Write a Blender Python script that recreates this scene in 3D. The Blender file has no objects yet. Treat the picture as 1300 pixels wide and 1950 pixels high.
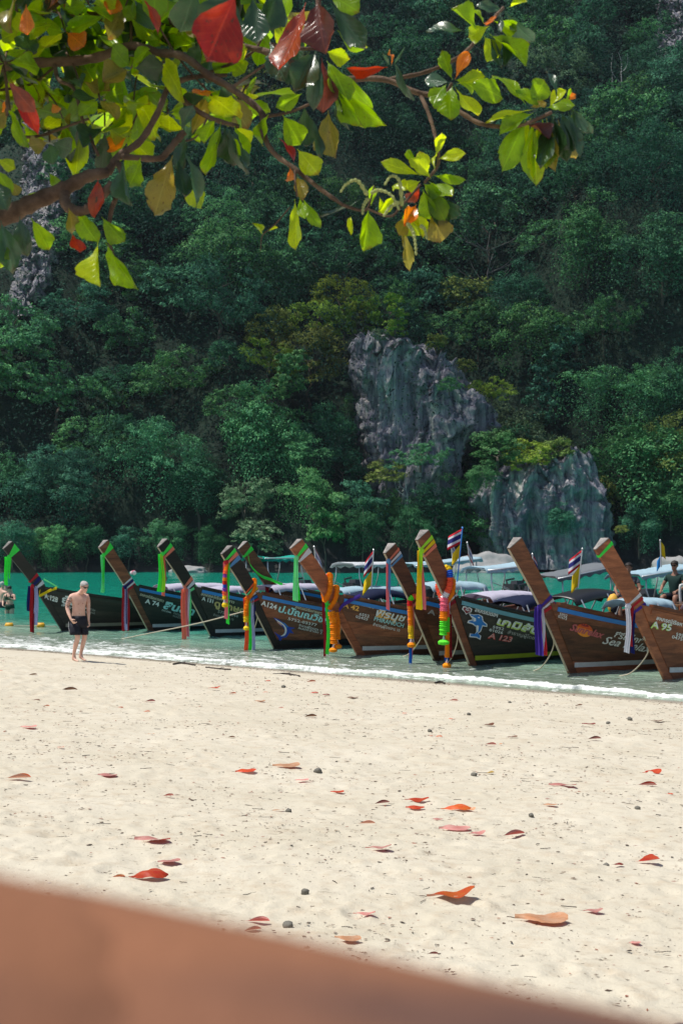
import bpy, bmesh, math, random
import numpy as np
from mathutils import Vector, Matrix

SC = bpy.context.scene
COL = SC.collection
R = math.radians
# ---------------------------------------------------------------- camera, sky, sun, exposure
ZC = 2.6                      # eye height above the sea
FP = 2708.0                   # focal length in pixels of the 1300 px wide photograph
cam = bpy.data.cameras.new('camera')
cam.sensor_fit = 'VERTICAL'; cam.sensor_height = 36.0; cam.sensor_width = 24.0
cam.lens = FP / 1950.0 * 36.0
cam.shift_y = (1042.0 - 975.0) / 1950.0
cam.clip_start = 0.05; cam.clip_end = 2000
cam.dof.use_dof = True; cam.dof.focus_distance = 12.0; cam.dof.aperture_fstop = 9.0
camo = bpy.data.objects.new('camera', cam); COL.objects.link(camo)
camo.location = (0, 0, ZC); camo.rotation_euler = (R(90), 0, 0)
SC.camera = camo

SUN_DIR = Vector((-0.42, -0.02, 0.90)).normalized()
w = bpy.data.worlds.new('World'); SC.world = w; w.use_nodes = True
nt = w.node_tree; nt.nodes.clear()
sky = nt.nodes.new('ShaderNodeTexSky'); sky.sky_type = 'NISHITA'; sky.sun_disc = False
sky.sun_elevation = math.asin(SUN_DIR.z); sky.sun_rotation = math.atan2(SUN_DIR.x, SUN_DIR.y)
sky.air_density = 1.0; sky.dust_density = 1.2; sky.ozone_density = 1.5
bg = nt.nodes.new('ShaderNodeBackground'); bg.inputs[1].default_value = 0.105
wo = nt.nodes.new('ShaderNodeOutputWorld')
nt.links.new(sky.outputs[0], bg.inputs[0]); nt.links.new(bg.outputs[0], wo.inputs[0])
sl = bpy.data.lights.new('sun', 'SUN'); sl.energy = 5.0; sl.angle = R(0.55); sl.color = (1.0, 0.955, 0.88)
so = bpy.data.objects.new('sun', sl); COL.objects.link(so); so.location = (0, 0, 60)
so.rotation_euler = SUN_DIR.to_track_quat('Z', 'Y').to_euler()
vs = SC.view_settings; vs.view_transform = 'Standard'; vs.look = 'None'; vs.exposure = 0.08; vs.gamma = 1.0
vs.use_curve_mapping = False
SC.cycles.max_bounces = 7; SC.cycles.transparent_max_bounces = 12
SC.cycles.use_denoising = True
SC.cycles.caustics_reflective = False; SC.cycles.caustics_refractive = False

# ---------------------------------------------------------------- helpers
def P(px, py, d):
    """the point at depth d that shows at pixel px, py of the photograph"""
    return Vector(((px - 650) / FP * d, d, ZC - (py - 1042) / FP * d))
def proj(v):
    return (650 + v[0] / v[1] * FP, 1042 - (v[2] - ZC) / v[1] * FP)

def tag(o, label=None, cat=None, group=None, kind=None):
    if label: o['label'] = label
    if cat: o['category'] = cat
    if group: o['group'] = group
    if kind: o['kind'] = kind
    return o
def empty(name, loc=(0, 0, 0), rz=0.0):
    o = bpy.data.objects.new(name, None); COL.objects.link(o)
    o.location = loc; o.rotation_euler = (0, 0, rz); o.empty_display_size = 0.2
    return o
def link(name, me, parent=None, mat=None):
    o = bpy.data.objects.new(name, me); COL.objects.link(o)
    if parent is not None: o.parent = parent
    if mat is not None:
        if len(me.materials) == 0: me.materials.append(mat)
        else:
            o.material_slots[0].link = 'OBJECT'; o.material_slots[0].material = mat
    return o
def mesh(name, V, F, mats=None, smooth=False, attrs=None, uv=None, midx=None):
    me = bpy.data.meshes.new(name)
    V = np.asarray(V, dtype=np.float32).reshape(-1, 3)
    if isinstance(F, np.ndarray):
        n, k = F.shape
        me.vertices.add(len(V)); me.vertices.foreach_set('co', V.ravel())
        me.loops.add(n * k); me.loops.foreach_set('vertex_index', F.astype(np.int32).ravel())
        me.polygons.add(n); me.polygons.foreach_set('loop_start', np.arange(0, n * k, k, dtype=np.int32))
        me.update(calc_edges=True)
    else:
        me.from_pydata([tuple(map(float, v)) for v in V], [], [tuple(f) for f in F]); me.update()
    if mats:
        for m in (mats if isinstance(mats, (list, tuple)) else [mats]): me.materials.append(m)
    if midx is not None: me.polygons.foreach_set('material_index', np.asarray(midx, dtype=np.int32))
    if smooth: me.polygons.foreach_set('use_smooth', np.ones(len(me.polygons), dtype=bool))
    for k, (dom, arr) in (attrs or {}).items():
        a = me.attributes.new(k, 'FLOAT', dom); a.data.foreach_set('value', np.asarray(arr, dtype=np.float32))
    if uv is not None:
        l = me.uv_layers.new(name='UVMap'); vi = np.empty(len(me.loops), dtype=np.int32)
        me.loops.foreach_get('vertex_index', vi)
        l.data.foreach_set('uv', np.asarray(uv, dtype=np.float32)[vi].ravel())
    return me
def grid_faces(nu, nv, wrap=False):
    """faces of nu rows of nv points"""
    i = np.arange(nu - 1)[:, None]; j = np.arange(nv if wrap else nv - 1)[None, :]
    a = i * nv + j; b = i * nv + (j + 1) % nv
    return np.stack([a, b, b + nv, a + nv], -1).reshape(-1, 4)

class MB:
    """collects solids and links them as one mesh object"""
    def __init__(s): s.v = []; s.f = []; s.m = []
    def add(s, V, F, mi=0):
        o = len(s.v); s.v += [tuple(map(float, p)) for p in V]
        for f in F: s.f.append(tuple(int(i) + o for i in f)); s.m.append(mi)
    def box(s, c, size, rot=None, mi=0, taper=1.0):
        hx, hy, hz = size[0] / 2, size[1] / 2, size[2] / 2; c = Vector(c); V = []
        for z in (-1, 1):
            k = taper if z > 0 else 1.0
            for x, y in ((-1, -1), (1, -1), (1, 1), (-1, 1)):
                p = Vector((x * hx * k, y * hy * k, z * hz))
                if rot is not None: p = rot @ p
                V.append(c + p)
        s.add(V, [(3, 2, 1, 0), (4, 5, 6, 7), (0, 1, 5, 4), (1, 2, 6, 5), (2, 3, 7, 6), (3, 0, 4, 7)], mi)
    def tube(s, pts, r, n=8, cap=True, mi=0, flat=1.0):
        pts = [Vector(p) for p in pts]; k = len(pts)
        rs = r if isinstance(r, (list, tuple, np.ndarray)) else [r] * k
        V = []; up = Vector((0.13, 0.21, 0.97))
        for i, p in enumerate(pts):
            t = (pts[min(i + 1, k - 1)] - pts[max(i - 1, 0)])
            t = t.normalized() if t.length > 1e-9 else Vector((0, 0, 1))
            if abs(t.dot(up)) > 0.97: up = Vector((1, 0.1, 0.05)).normalized()
            a = (up - t * up.dot(t)).normalized(); b = t.cross(a); up = a
            for j in range(n):
                q = 2 * math.pi * j / n
                V.append(p + a * (math.cos(q) * rs[i]) + b * (math.sin(q) * rs[i] * flat))
        F = [tuple(x) for x in grid_faces(k, n, True)]
        if cap: F += [tuple(range(n))[::-1], tuple((k - 1) * n + j for j in range(n))]
        s.add(V, F, mi)
    def lathe(s, prof, n=16, c=(0, 0, 0), mi=0):
        V = [(c[0] + r * math.cos(2 * math.pi * j / n), c[1] + r * math.sin(2 * math.pi * j / n), c[2] + z) for r, z in prof for j in range(n)]
        k = len(prof)
        s.add(V, [tuple(x) for x in grid_faces(k, n, True)] + [tuple(range(n))[::-1], tuple((k - 1) * n + j for j in range(n))], mi)
    def sheet(s, rows, mi=0):
        nu, nv = len(rows), len(rows[0])
        s.add([p for r in rows for p in r], [tuple(x) for x in grid_faces(nu, nv)], mi)
    def me(s, name, mats=None, smooth=False):
        m = mesh(name, s.v, s.f, mats, smooth)
        if len(m.materials) > 1: m.polygons.foreach_set('material_index', np.asarray(s.m, dtype=np.int32))
        return m
    def build(s, name, mats, parent=None, smooth=False):
        return link(name, s.me(name, mats, smooth), parent)
def solid(me_obj, t, offset=0.0):
    md = me_obj.modifiers.new('solid', 'SOLIDIFY'); md.thickness = t; md.offset = offset; return me_obj
def smooth_pts(pts, n=6):
    """Catmull-Rom through pts"""
    p = [np.array(q, dtype=float) for q in pts]; p = [2 * p[0] - p[1]] + p + [2 * p[-1] - p[-2]]; out = []
    for i in range(1, len(p) - 2):
        for k in range(n):
            t = k / n
            out.append(0.5 * (2 * p[i] + (p[i + 1] - p[i - 1]) * t + (2 * p[i - 1] - 5 * p[i] + 4 * p[i + 1] - p[i + 2]) * t * t + (3 * p[i] - p[i - 1] - 3 * p[i + 1] + p[i + 2]) * t ** 3))
    out.append(p[-2]); return out

# vectorised value noise
_rs = np.random.RandomState(5); _PERM = _rs.permutation(4096).astype(np.int64); _VAL = _rs.rand(4096)
def vnoise(x, y, z=0.0, seed=0):
    x, y, z = np.broadcast_arrays(np.asarray(x, float), np.asarray(y, float), np.asarray(z, float))
    xi, yi, zi = np.floor(x).astype(np.int64), np.floor(y).astype(np.int64), np.floor(z).astype(np.int64)
    fx, fy, fz = x - xi, y - yi, z - zi
    fx, fy, fz = [f * f * f * (f * (f * 6 - 15) + 10) for f in (fx, fy, fz)]
    def h(a, b, c): return _VAL[_PERM[(_PERM[(_PERM[(a + seed * 131) & 4095] + b) & 4095] + c) & 4095]]
    r = 0
    for dx in (0, 1):
        for dy in (0, 1):
            for dz in (0, 1):
                wgt = (fx if dx else 1 - fx) * (fy if dy else 1 - fy) * (fz if dz else 1 - fz)
                r = r + wgt * h(xi + dx, yi + dy, zi + dz)
    return r * 2 - 1
def fbm(x, y, z=0.0, o=4, seed=0, g=0.5):
    r = 0; a = 1.0; f = 1.0
    for k in range(o): r = r + a * vnoise(np.asarray(x) * f, np.asarray(y) * f, np.asarray(z) * f, seed + k); a *= g; f *= 2.03
    return r

# materials ---------------------------------------------------
class N:
    """a small writer for node materials"""
    def __init__(s, name):
        s.m = bpy.data.materials.new(name); s.m.use_nodes = True; s.t = s.m.node_tree; s.t.nodes.clear()
        s.out = s.t.nodes.new('ShaderNodeOutputMaterial')
    def n(s, typ, ins=None, **kw):
        nd = s.t.nodes.new(typ)
        for k, v in kw.items(): setattr(nd, k, v)
        for k, v in (ins or {}).items(): s.set(nd.inputs[k], v)
        return nd
    def set(s, sock, v):
        if isinstance(v, bpy.types.NodeSocket): s.t.links.new(v, sock)
        elif isinstance(v, bpy.types.Node): s.t.links.new(v.outputs[0], sock)
        else:
            if isinstance(v, tuple) and len(v) == 3 and sock.type == 'RGBA': v = (*v, 1)
            sock.default_value = v
    def mix(s, f, a, b, mode='MIX'):
        nd = s.t.nodes.new('ShaderNodeMix'); nd.data_type = 'RGBA'; nd.blend_type = mode
        s.set(nd.inputs[0], f); s.set(nd.inputs[6], a); s.set(nd.inputs[7], b); return nd.outputs[2]
    def math(s, op, a, b=0.0, c=None, clamp=False):
        nd = s.t.nodes.new('ShaderNodeMath'); nd.operation = op; nd.use_clamp = clamp
        s.set(nd.inputs[0], a); s.set(nd.inputs[1], b)
        if c is not None: s.set(nd.inputs[2], c)
        return nd.outputs[0]
    def ramp(s, f, stops, interp='LINEAR'):
        nd = s.t.nodes.new('ShaderNodeValToRGB'); nd.color_ramp.interpolation = interp; e = nd.color_ramp.elements
        while len(e) < len(stops): e.new(0.5)
        for el, (p, c) in zip(e, stops): el.position = p; el.color = (*c, 1) if len(c) == 3 else c
        s.set(nd.inputs[0], f); return nd.outputs[0]
    def step(s, f, a, b):
        nd = s.t.nodes.new('ShaderNodeMapRange'); nd.clamp = True
        s.set(nd.inputs[0], f); nd.inputs[1].default_value = a; nd.inputs[2].default_value = b; return nd.outputs[0]
    def coord(s, kind='Object', scale=(1, 1, 1), rot=(0, 0, 0)):
        if kind == 'World': v = s.t.nodes.new('ShaderNodeNewGeometry').outputs['Position']
        else: v = s.t.nodes.new('ShaderNodeTexCoord').outputs[kind]
        mp = s.t.nodes.new('ShaderNodeMapping'); s.t.links.new(v, mp.inputs[0])
        mp.inputs['Scale'].default_value = scale; mp.inputs['Rotation'].default_value = rot; return mp.outputs[0]
    def noise(s, vec, scale, detail=4, rough=0.55, dist=0.0):
        nd = s.t.nodes.new('ShaderNodeTexNoise'); s.set(nd.inputs['Vector'], vec)
        nd.inputs['Scale'].default_value = scale; nd.inputs['Detail'].default_value = detail
        nd.inputs['Roughness'].default_value = rough; nd.inputs['Distortion'].default_value = dist; return nd.outputs[0]
    def attr(s, name): return s.n('ShaderNodeAttribute', attribute_name=name).outputs['Fac']
    def rand(s): return s.t.nodes.new('ShaderNodeObjectInfo').outputs['Random']
    def bump(s, h, strength, dist):
        nd = s.t.nodes.new('ShaderNodeBump'); s.set(nd.inputs['Height'], h)
        nd.inputs['Strength'].default_value = strength; nd.inputs['Distance'].default_value = dist; return nd.outputs[0]
    def bsdf(s, col, rough=0.6, spec=0.5, bump=None, metal=0.0, **extra):
        b = s.t.nodes.new('ShaderNodeBsdfPrincipled'); s.set(b.inputs['Base Color'], col)
        s.set(b.inputs['Roughness'], rough); s.set(b.inputs['Specular IOR Level'], spec); s.set(b.inputs['Metallic'], metal)
        if bump is not None: s.t.links.new(bump, b.inputs['Normal'])
        for k, v in extra.items(): s.set(b.inputs[k], v)
        return b.outputs[0]
    def done(s, sh): s.t.links.new(sh, s.out.inputs[0]); return s.m
def hsv(nd, col, h=0.5, sat=1.0, v=1.0):
    return nd.n('ShaderNodeHueSaturation', {'Color': col, 'Hue': h, 'Saturation': sat, 'Value': v}).outputs[0]
_MC = {}
def plain(name, col, rough=0.6, spec=0.4, var=0.12, scale=6.0, bump=0.0, metal=0.0):
    key = (name, col)
    if key in _MC: return _MC[key]
    nd = N(name); c = nd.coord('Object'); n = nd.noise(c, scale, 5, 0.6)
    f = nd.math('MULTIPLY_ADD', n, var * 2, 1 - var)
    _MC[key] = nd.done(nd.bsdf(hsv(nd, col, v=f), rough, spec, nd.bump(nd.noise(c, scale * 4, 3), bump, 0.01) if bump else None, metal))
    return _MC[key]
def cloth(name, col, trans=0.35):
    key = (name, col)
    if key in _MC: return _MC[key]
    nd = N(name); c = nd.coord('Object'); n = nd.noise(c, 9.0, 3)
    cc = hsv(nd, col, v=nd.math('MULTIPLY_ADD', n, 0.3, 0.85))
    b = nd.bsdf(cc, 0.75, 0.2); tr = nd.n('ShaderNodeBsdfTranslucent', {'Color': cc}).outputs[0]
    _MC[key] = nd.done(nd.n('ShaderNodeMixShader', {0: trans, 1: b, 2: tr}).outputs[0]); return _MC[key]
# ================================================================ THE SETTING
SHN = np.array([-0.663, -0.748])                       # horizontal normal of the shoreline, towards the land
def shore_s(x, y): return (np.asarray(x) + 8.9) * SHN[0] + (np.asarray(y) - 37.0) * SHN[1]
def sand_base(x, y):
    s = shore_s(x, y)
    z = np.where(s > 0, 0.058 * s, 0.06 * s)
    z = np.where(s > 24, 0.058 * 24 + 0.02 * (s - 24), z)
    return np.maximum(z, -2.6)
def sand_z(x, y):
    x = np.asarray(x, float); y = np.asarray(y, float); s = shore_s(x, y)
    dry = np.clip((s - 0.3) / 1.6, 0.05, 1)
    return sand_base(x, y) + dry * (0.024 * fbm(x * 0.5, y * 0.5, 0, 3, 3) + 0.007 * fbm(x * 2.1, y * 2.1, 0, 2, 9))

def build_sand():
    ys = np.concatenate([np.linspace(-30, -3, 10), np.linspace(-1, 3.0, 14)[:-1], np.geomspace(3.0, 46, 560), np.geomspace(48, 175, 24)])
    u = np.concatenate([-np.geomspace(2.8, 0.42, 22)[:-1], np.linspace(-0.40, 0.40, 360), np.geomspace(0.42, 2.8, 22)[1:]])
    wdt = np.maximum(ys, 3) + 1.5
    X = 160 * np.tanh(u[None, :] * wdt[:, None] / 160); Y = np.repeat(ys[:, None], len(u), 1)
    s = shore_s(X, Y); dry = np.clip((s - 0.4) / 1.5, 0.0, 1)
    Z = sand_z(X, Y) + dry * (0.006 * fbm(X * 7, Y * 7, 0, 2, 21) + 0.004 * fbm(X * 19, Y * 19, 0, 2, 25))
    rng = np.random.RandomState(8)
    for k in range(2800):                             # old footprints and scuffs
        y0 = 4.0 * (38 / 4.0) ** rng.rand(); x0 = (rng.rand() - 0.5) * 0.62 * y0
        if k % 4 == 0: y0 = 17 + 12 * rng.rand(); x0 = -0.215 * y0 + rng.randn() * 0.5 + 0.9 * math.sin(y0 * 0.45)
        r = (0.02 + 0.075 * rng.rand() ** 2) * (0.7 + y0 / 22); dep = r * (0.05 + 0.13 * rng.rand())
        i0, i1 = np.searchsorted(ys, [y0 - 3 * r, y0 + 3 * r])
        if i1 <= i0: continue
        a = rng.rand() * 3.14; dx = X[i0:i1] - x0; dy = Y[i0:i1] - y0
        p = (dx * math.cos(a) + dy * math.sin(a)) / r; q = (-dx * math.sin(a) + dy * math.cos(a)) / (r * 0.6)
        d2 = p * p + q * q
        Z[i0:i1] += dry[i0:i1] * dep * (-np.exp(-d2) + 0.75 * np.exp(-(np.sqrt(d2) - 1.7) ** 2 * 3))
    V = np.stack([X, Y, Z], -1).reshape(-1, 3)
    nd = N('sand'); c = nd.coord('World'); s_ = nd.attr('shore')
    big = nd.noise(c, 0.9, 5, 0.6); fine = nd.noise(c, 55, 4, 0.75); mid = nd.noise(c, 6.5, 6, 0.7)
    col = nd.mix(nd.step(big, 0.35, 0.68), (0.505, 0.455, 0.352), (0.565, 0.515, 0.412))
    col = nd.mix(nd.math('MULTIPLY', nd.step(mid, 0.50, 0.70), 0.62), col, (0.42, 0.335, 0.235))
    st = nd.noise(nd.coord('World', (3.5, 7.0, 3)), 2.0, 7, 0.78)
    col = nd.mix(nd.math('MULTIPLY', nd.step(st, 0.585, 0.68), 0.66), col, (0.22, 0.175, 0.125))
    col = nd.mix(nd.math('MULTIPLY', nd.step(fine, 0.58, 0.74), 0.42), col, (0.30, 0.235, 0.16))
    vor = nd.n('ShaderNodeTexVoronoi', {'Vector': c, 'Scale': 26.0, 'Randomness': 1.0})
    sp = nd.math('MULTIPLY', nd.step(vor.outputs['Distance'], 0.16, 0.10), nd.step(vor.outputs['Color'], 0.72, 0.74))
    col = nd.mix(nd.math('MULTIPLY', sp, 0.75), col, (0.10, 0.075, 0.055))
    wet = nd.step(nd.math('ADD', s_, nd.math('MULTIPLY_ADD', big, 1.2, -0.6)), 0.95, 0.25)
    col = nd.mix(wet, col, nd.mix(nd.step(s_, 0.1, -0.7), (0.235, 0.195, 0.145), (0.46, 0.43, 0.34)))
    rg = nd.math('MULTIPLY_ADD', wet, -0.62, 0.9)
    h = nd.math('ADD', nd.math('MULTIPLY', mid, 1.0), nd.math('MULTIPLY', fine, 0.25))
    m = nd.done(nd.bsdf(col, rg, 0.25, nd.bump(h, 0.7, 0.02)))
    me = mesh('beach_sand', V, grid_faces(len(ys), len(u)), m, True, {'shore': ('POINT', s.ravel())})
    tag(link('beach_sand', me), kind='structure', label='pale sandy beach sloping down to the sea')
build_sand()

def wave_h(x, y):
    s = shore_s(x, y); t = x * SHN[1] - y * SHN[0]
    amp = np.clip(-s / 6.0, 0.12, 1.0)
    w1 = 0.020 * np.sin(s * 2.3 + 1.3 * vnoise(t * 0.25, s * 0.2, 0, 31) * 3) + 0.022 * fbm(s * 1.6, t * 0.55, 0, 3, 33) + 0.010 * fbm(s * 5, t * 2.0, 0, 2, 37)
    return amp * w1
def build_sea():
    ys = np.concatenate([np.linspace(15, 22, 8)[:-1], np.linspace(22, 50, 330), np.geomspace(50.4, 200, 90)])
    u = np.concatenate([-np.geomspace(2.6, 0.34, 24)[:-1], np.linspace(-0.33, 0.33, 260), np.geomspace(0.34, 2.6, 24)[1:]])
    X = 160 * np.tanh(u[None, :] * ys[:, None] / 160); Y = np.repeat(ys[:, None], len(u), 1)
    s = shore_s(X, Y); Z = wave_h(X, Y) - 0.012 * np.clip(s, 0, 1)
    for off, amp, wd in ((-0.35, 0.05, 0.22), (-2.7, 0.035, 0.35)):
        ln = off + 0.25 * vnoise((X - Y) * 0.35, 0, 0, 41)
        Z += amp * np.exp(-((s - ln) / wd) ** 2)
    V = np.stack([X, Y, Z], -1).reshape(-1, 3)
    nd = N('sea_water'); c = nd.coord('World'); s_ = nd.attr('shore')
    dep = nd.math('MULTIPLY', s_, -1.0)
    cn = nd.noise(nd.coord('World', (0.10, 0.10, 1)), 1.0, 4, 0.6)
    dd = nd.math('ADD', dep, nd.math('MULTIPLY_ADD', cn, 10.0, -5.0))
    col = nd.ramp(nd.step(dd, -2.0, 20.0), [(0.0, (0.48, 0.50, 0.41)), (0.26, (0.25, 0.35, 0.27)), (0.48, (0.030, 0.255, 0.185)), (1.0, (0.003, 0.255, 0.178))])
    rot = math.atan2(SHN[1], SHN[0])
    c2 = nd.coord('World', (1, 1, 1), (0, 0, -rot))
    c2s = nd.n('ShaderNodeMapping', {0: c2, 'Scale': (1.0, 0.42, 1.0)}).outputs[0]
    r1 = nd.noise(c2s, 1.3, 5, 0.62, 0.4); r2 = nd.noise(c2s, 5.5, 4, 0.6, 0.3)
    h = nd.math('ADD', r1, nd.math('MULTIPLY', r2, 0.28))
    nrm = nd.bump(h, 1.0, 0.14)
    # foam: lace on the breaking wave and the swash, scattered white caps further out
    lace = nd.noise(c2s, 5.2, 6, 0.72, 1.2)
    band = nd.math('MULTIPLY', nd.step(dep, -0.7, -0.1), nd.step(dep, 4.6, 1.6))
    left = nd.step(nd.n('ShaderNodeSeparateXYZ', {0: c}).outputs[0], 2.5, -4.0)
    band = nd.math('MULTIPLY', band, nd.math('MULTIPLY_ADD', left, 0.6, 0.4))
    crest = nd.math('MULTIPLY', nd.step(dep, 0.0, 0.3), nd.step(dep, 0.9, 0.45))
    thr = nd.math('ADD', nd.math('MULTIPLY', band, 0.165), nd.math('MULTIPLY', crest, 0.06))
    foam = nd.step(nd.math('ADD', lace, thr), 0.615, 0.70)
    foam = nd.math('MULTIPLY', foam, nd.step(dep, 9.0, 2.5))
    caps = nd.math('MULTIPLY', nd.step(r1, 0.69, 0.74), nd.step(dep, 25.0, 4.0))
    foam = nd.math('MAXIMUM', nd.math('MULTIPLY', foam, 0.85), nd.math('MULTIPLY', caps, 0.45))
    colf = nd.mix(foam, col, (0.80, 0.82, 0.80))
    wat = nd.bsdf(colf, nd.math('MULTIPLY_ADD', foam, 0.6, 0.06), 0.30, nrm, IOR=1.33)
    tr = nd.n('ShaderNodeBsdfTransparent', {'Color': (0.80, 0.88, 0.82)}).outputs[0]
    al = nd.math('MAXIMUM', nd.math('MULTIPLY_ADD', nd.step(dep, -0.5, 4.5), 0.72, 0.24), foam)
    al = nd.math('MAXIMUM', al, nd.step(dep, 4.0, 9.0))
    m = nd.done(nd.n('ShaderNodeMixShader', {0: al, 1: tr, 2: wat}).outputs[0])
    me = mesh('sea_water', V, grid_faces(len(ys), len(u)), m, True, {'shore': ('POINT', s.ravel())})
    tag(link('sea_water', me), kind='structure', label='emerald sea with small ripples')
    # the wave that runs up the sand: a low roll of bubbles with real thickness
    rng = np.random.RandomState(3); T = np.linspace(-11, 13, 900); K = 9; rows = []
    for k in range(K):
        q = k / (K - 1)                                # 0 = seaward edge, 1 = landward edge
        wd = (0.17 + 0.12 * vnoise(T * 0.8, 3.1, 0, 51) + 0.09 * vnoise(T * 4, 7.7, 0, 52) + 0.06 * vnoise(T * 11, 5.5, 0, 57)) * np.clip(1.0 + T * 0.05, 0.40, 1.1)
        off = -0.35 + 0.25 * vnoise(-T * 0.35 * 1.41, 0, 0, 41) + 0.10 * vnoise(T * 2.2, 1, 0, 53) + 0.07 * vnoise(T * 5, 2, 0, 54) + 0.05 * vnoise(T * 15, 2, 0, 58) * (q - .4)
        s0 = off + (q - 0.45) * wd * 1.5
        p = np.array([-8.9, 37.0])[None, :] + SHN[None, :] * s0[:, None] + np.array([0.748, -0.663])[None, :] * (T[:, None] + 9.5)
        h = (0.045 * np.sin(math.pi * q) ** 0.6) * (0.75 + 0.6 * np.abs(vnoise(T * 6, q * 3, 0, 55)) + 0.5 * np.abs(vnoise(T * 19, q * 7, 0, 56))) * np.clip(1.1 + T * 0.06, 0.35, 1.1)
        base = np.maximum(sand_z(p[:, 0], p[:, 1]), -0.01) + (0.035 if 0 < k < K - 1 else -0.02)
        rows.append(np.stack([p[:, 0], p[:, 1], base + h], -1))
    V = np.stack(rows, 1).reshape(-1, 3)
    nd = N('sea_foam'); c = nd.coord('World'); n1 = nd.noise(c, 14, 5, 0.7)
    fm = nd.done(nd.bsdf(nd.mix(nd.step(n1, 0.35, 0.6), (0.55, 0.58, 0.55), (0.83, 0.84, 0.82)), 0.7, 0.3, nd.bump(nd.noise(c, 40, 3), 0.6, 0.02)))
    tag(link('sea_foam', mesh('sea_foam', V, grid_faces(len(T), K), fm, True)), kind='stuff', label='white foam of a small breaking wave along the sand')
build_sea()

# the steep wooded hill beyond the bay
def shore_far(x): return 149 + 3.0 * vnoise(np.asarray(x) * 0.05, 0.3, 0, 61) * 2 + 0.0 * np.asarray(x)
def hill_z(x, y):
    x = np.asarray(x, float); y = np.asarray(y, float)
    d = y - shore_far(x)
    z = np.where(d > 0, 3.2 * (1 - np.exp(-np.maximum(d, 0) / 1.0)), 0.6 * d) + np.where(d > 0, 1.06 * np.maximum(d, 0), 0)
    rid = fbm(x * 0.028 + 3, y * 0.022, 0, 3, 63)
    z = z + np.clip(d / 14, 0, 1) * 11.0 * rid
    # the spur that carries the rock, and the gully to its right
    z = z + 6.0 * np.exp(-((x + 12) / 9) ** 2 - ((d - 18) / 13) ** 2) - 9.0 * np.exp(-((x - 9) / 10) ** 2 - ((d - 11) / 11) ** 2) * np.clip(d / 5, 0, 1) - 7.0 * np.exp(-((x - 25 - 0.12 * d) / 7) ** 2 - ((d - 14) / 16) ** 2) * np.clip(d / 8, 0, 1)
    z = z + 5.0 * np.exp(-((x - 38) / 12) ** 2 - ((d - 26) / 12) ** 2)
    return z
def build_hill():
    xs = np.linspace(-120, 125, 250); ys = np.concatenate([np.linspace(138, 160, 30), np.linspace(161, 300, 90), np.linspace(303, 325, 5)])
    X, Y = np.meshgrid(xs, ys); Z = hill_z(X, Y) + np.clip((Y - shore_far(X)) / 6, 0, 1) * 1.2 * fbm(X * 0.22, Y * 0.22, 0, 3, 71)
    nd = N('hill_ground'); c = nd.coord('World'); n = nd.noise(c, 0.35, 6, 0.65)
    col = nd.ramp(n, [(0.3, (0.006, 0.014, 0.010)), (0.55, (0.012, 0.030, 0.018)), (0.75, (0.022, 0.040, 0.022))])
    zz = nd.n('ShaderNodeSeparateXYZ', {0: nd.coord('World')}).outputs[2]
    rock = nd.ramp(nd.noise(nd.coord('World', (1, 1, 0.25)), 0.9, 6, 0.7), [(0.40, (0.012, 0.014, 0.014)), (0.62, (0.028, 0.030, 0.032)), (0.80, (0.11, 0.105, 0.10))])
    col = nd.mix(nd.step(zz, 4.2, 2.4), col, rock)
    col = nd.mix(nd.step(zz, 0.85, 0.35), col, (0.05, 0.05, 0.045))
    m = nd.done(nd.bsdf(col, 0.9, 0.2, nd.bump(n, 0.8, 0.6)))
    tag(link('hill', mesh('hill', np.stack([X, Y, Z], -1).reshape(-1, 3), grid_faces(len(ys), len(xs)), m, True)), kind='structure', label='steep jungle covered hill across the bay')
build_hill()
def hill_hit(px, py):
    """where the line of sight through a pixel meets the hill"""
    d = np.arange(146, 330, 0.25); x = (px - 650) / FP * d; z = ZC - (py - 1042) / FP * d
    hz = hill_z(x, d); k = np.argmax(hz >= z)
    return Vector((x[k], d[k], hz[k])) if hz[k] >= z[k] else None

# limestone
def rock_mat(name, lite):
    nd = N(name); c = nd.coord('World', (1, 1, 0.11)); c1 = nd.coord('World')
    n1 = nd.noise(c, 0.62, 7, 0.7, 1.2); n2 = nd.noise(c1, 0.9, 6, 0.7); n3 = nd.noise(c, 2.2, 5, 0.75)
    col = nd.ramp(n1, [(0.31, (0.055, 0.056, 0.082)), (0.42, (0.175, 0.174, 0.225)), (0.53, (0.34, 0.335, 0.375)), (0.64, (0.68, 0.65, 0.59))])
    col = nd.mix(nd.math('MULTIPLY', nd.step(n3, 0.54, 0.70), 0.7), col, (0.024, 0.026, 0.034))
    col = nd.mix(nd.math('MULTIPLY', nd.step(n2, 0.58 - lite, 0.70 - lite), 0.55), col, (0.36, 0.34, 0.31))
    return nd.done(nd.bsdf(col, 0.9, 0.15, nd.bump(nd.math('ADD', n3, nd.math('MULTIPLY', n2, 0.8)), 1.0, 0.5)))
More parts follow.
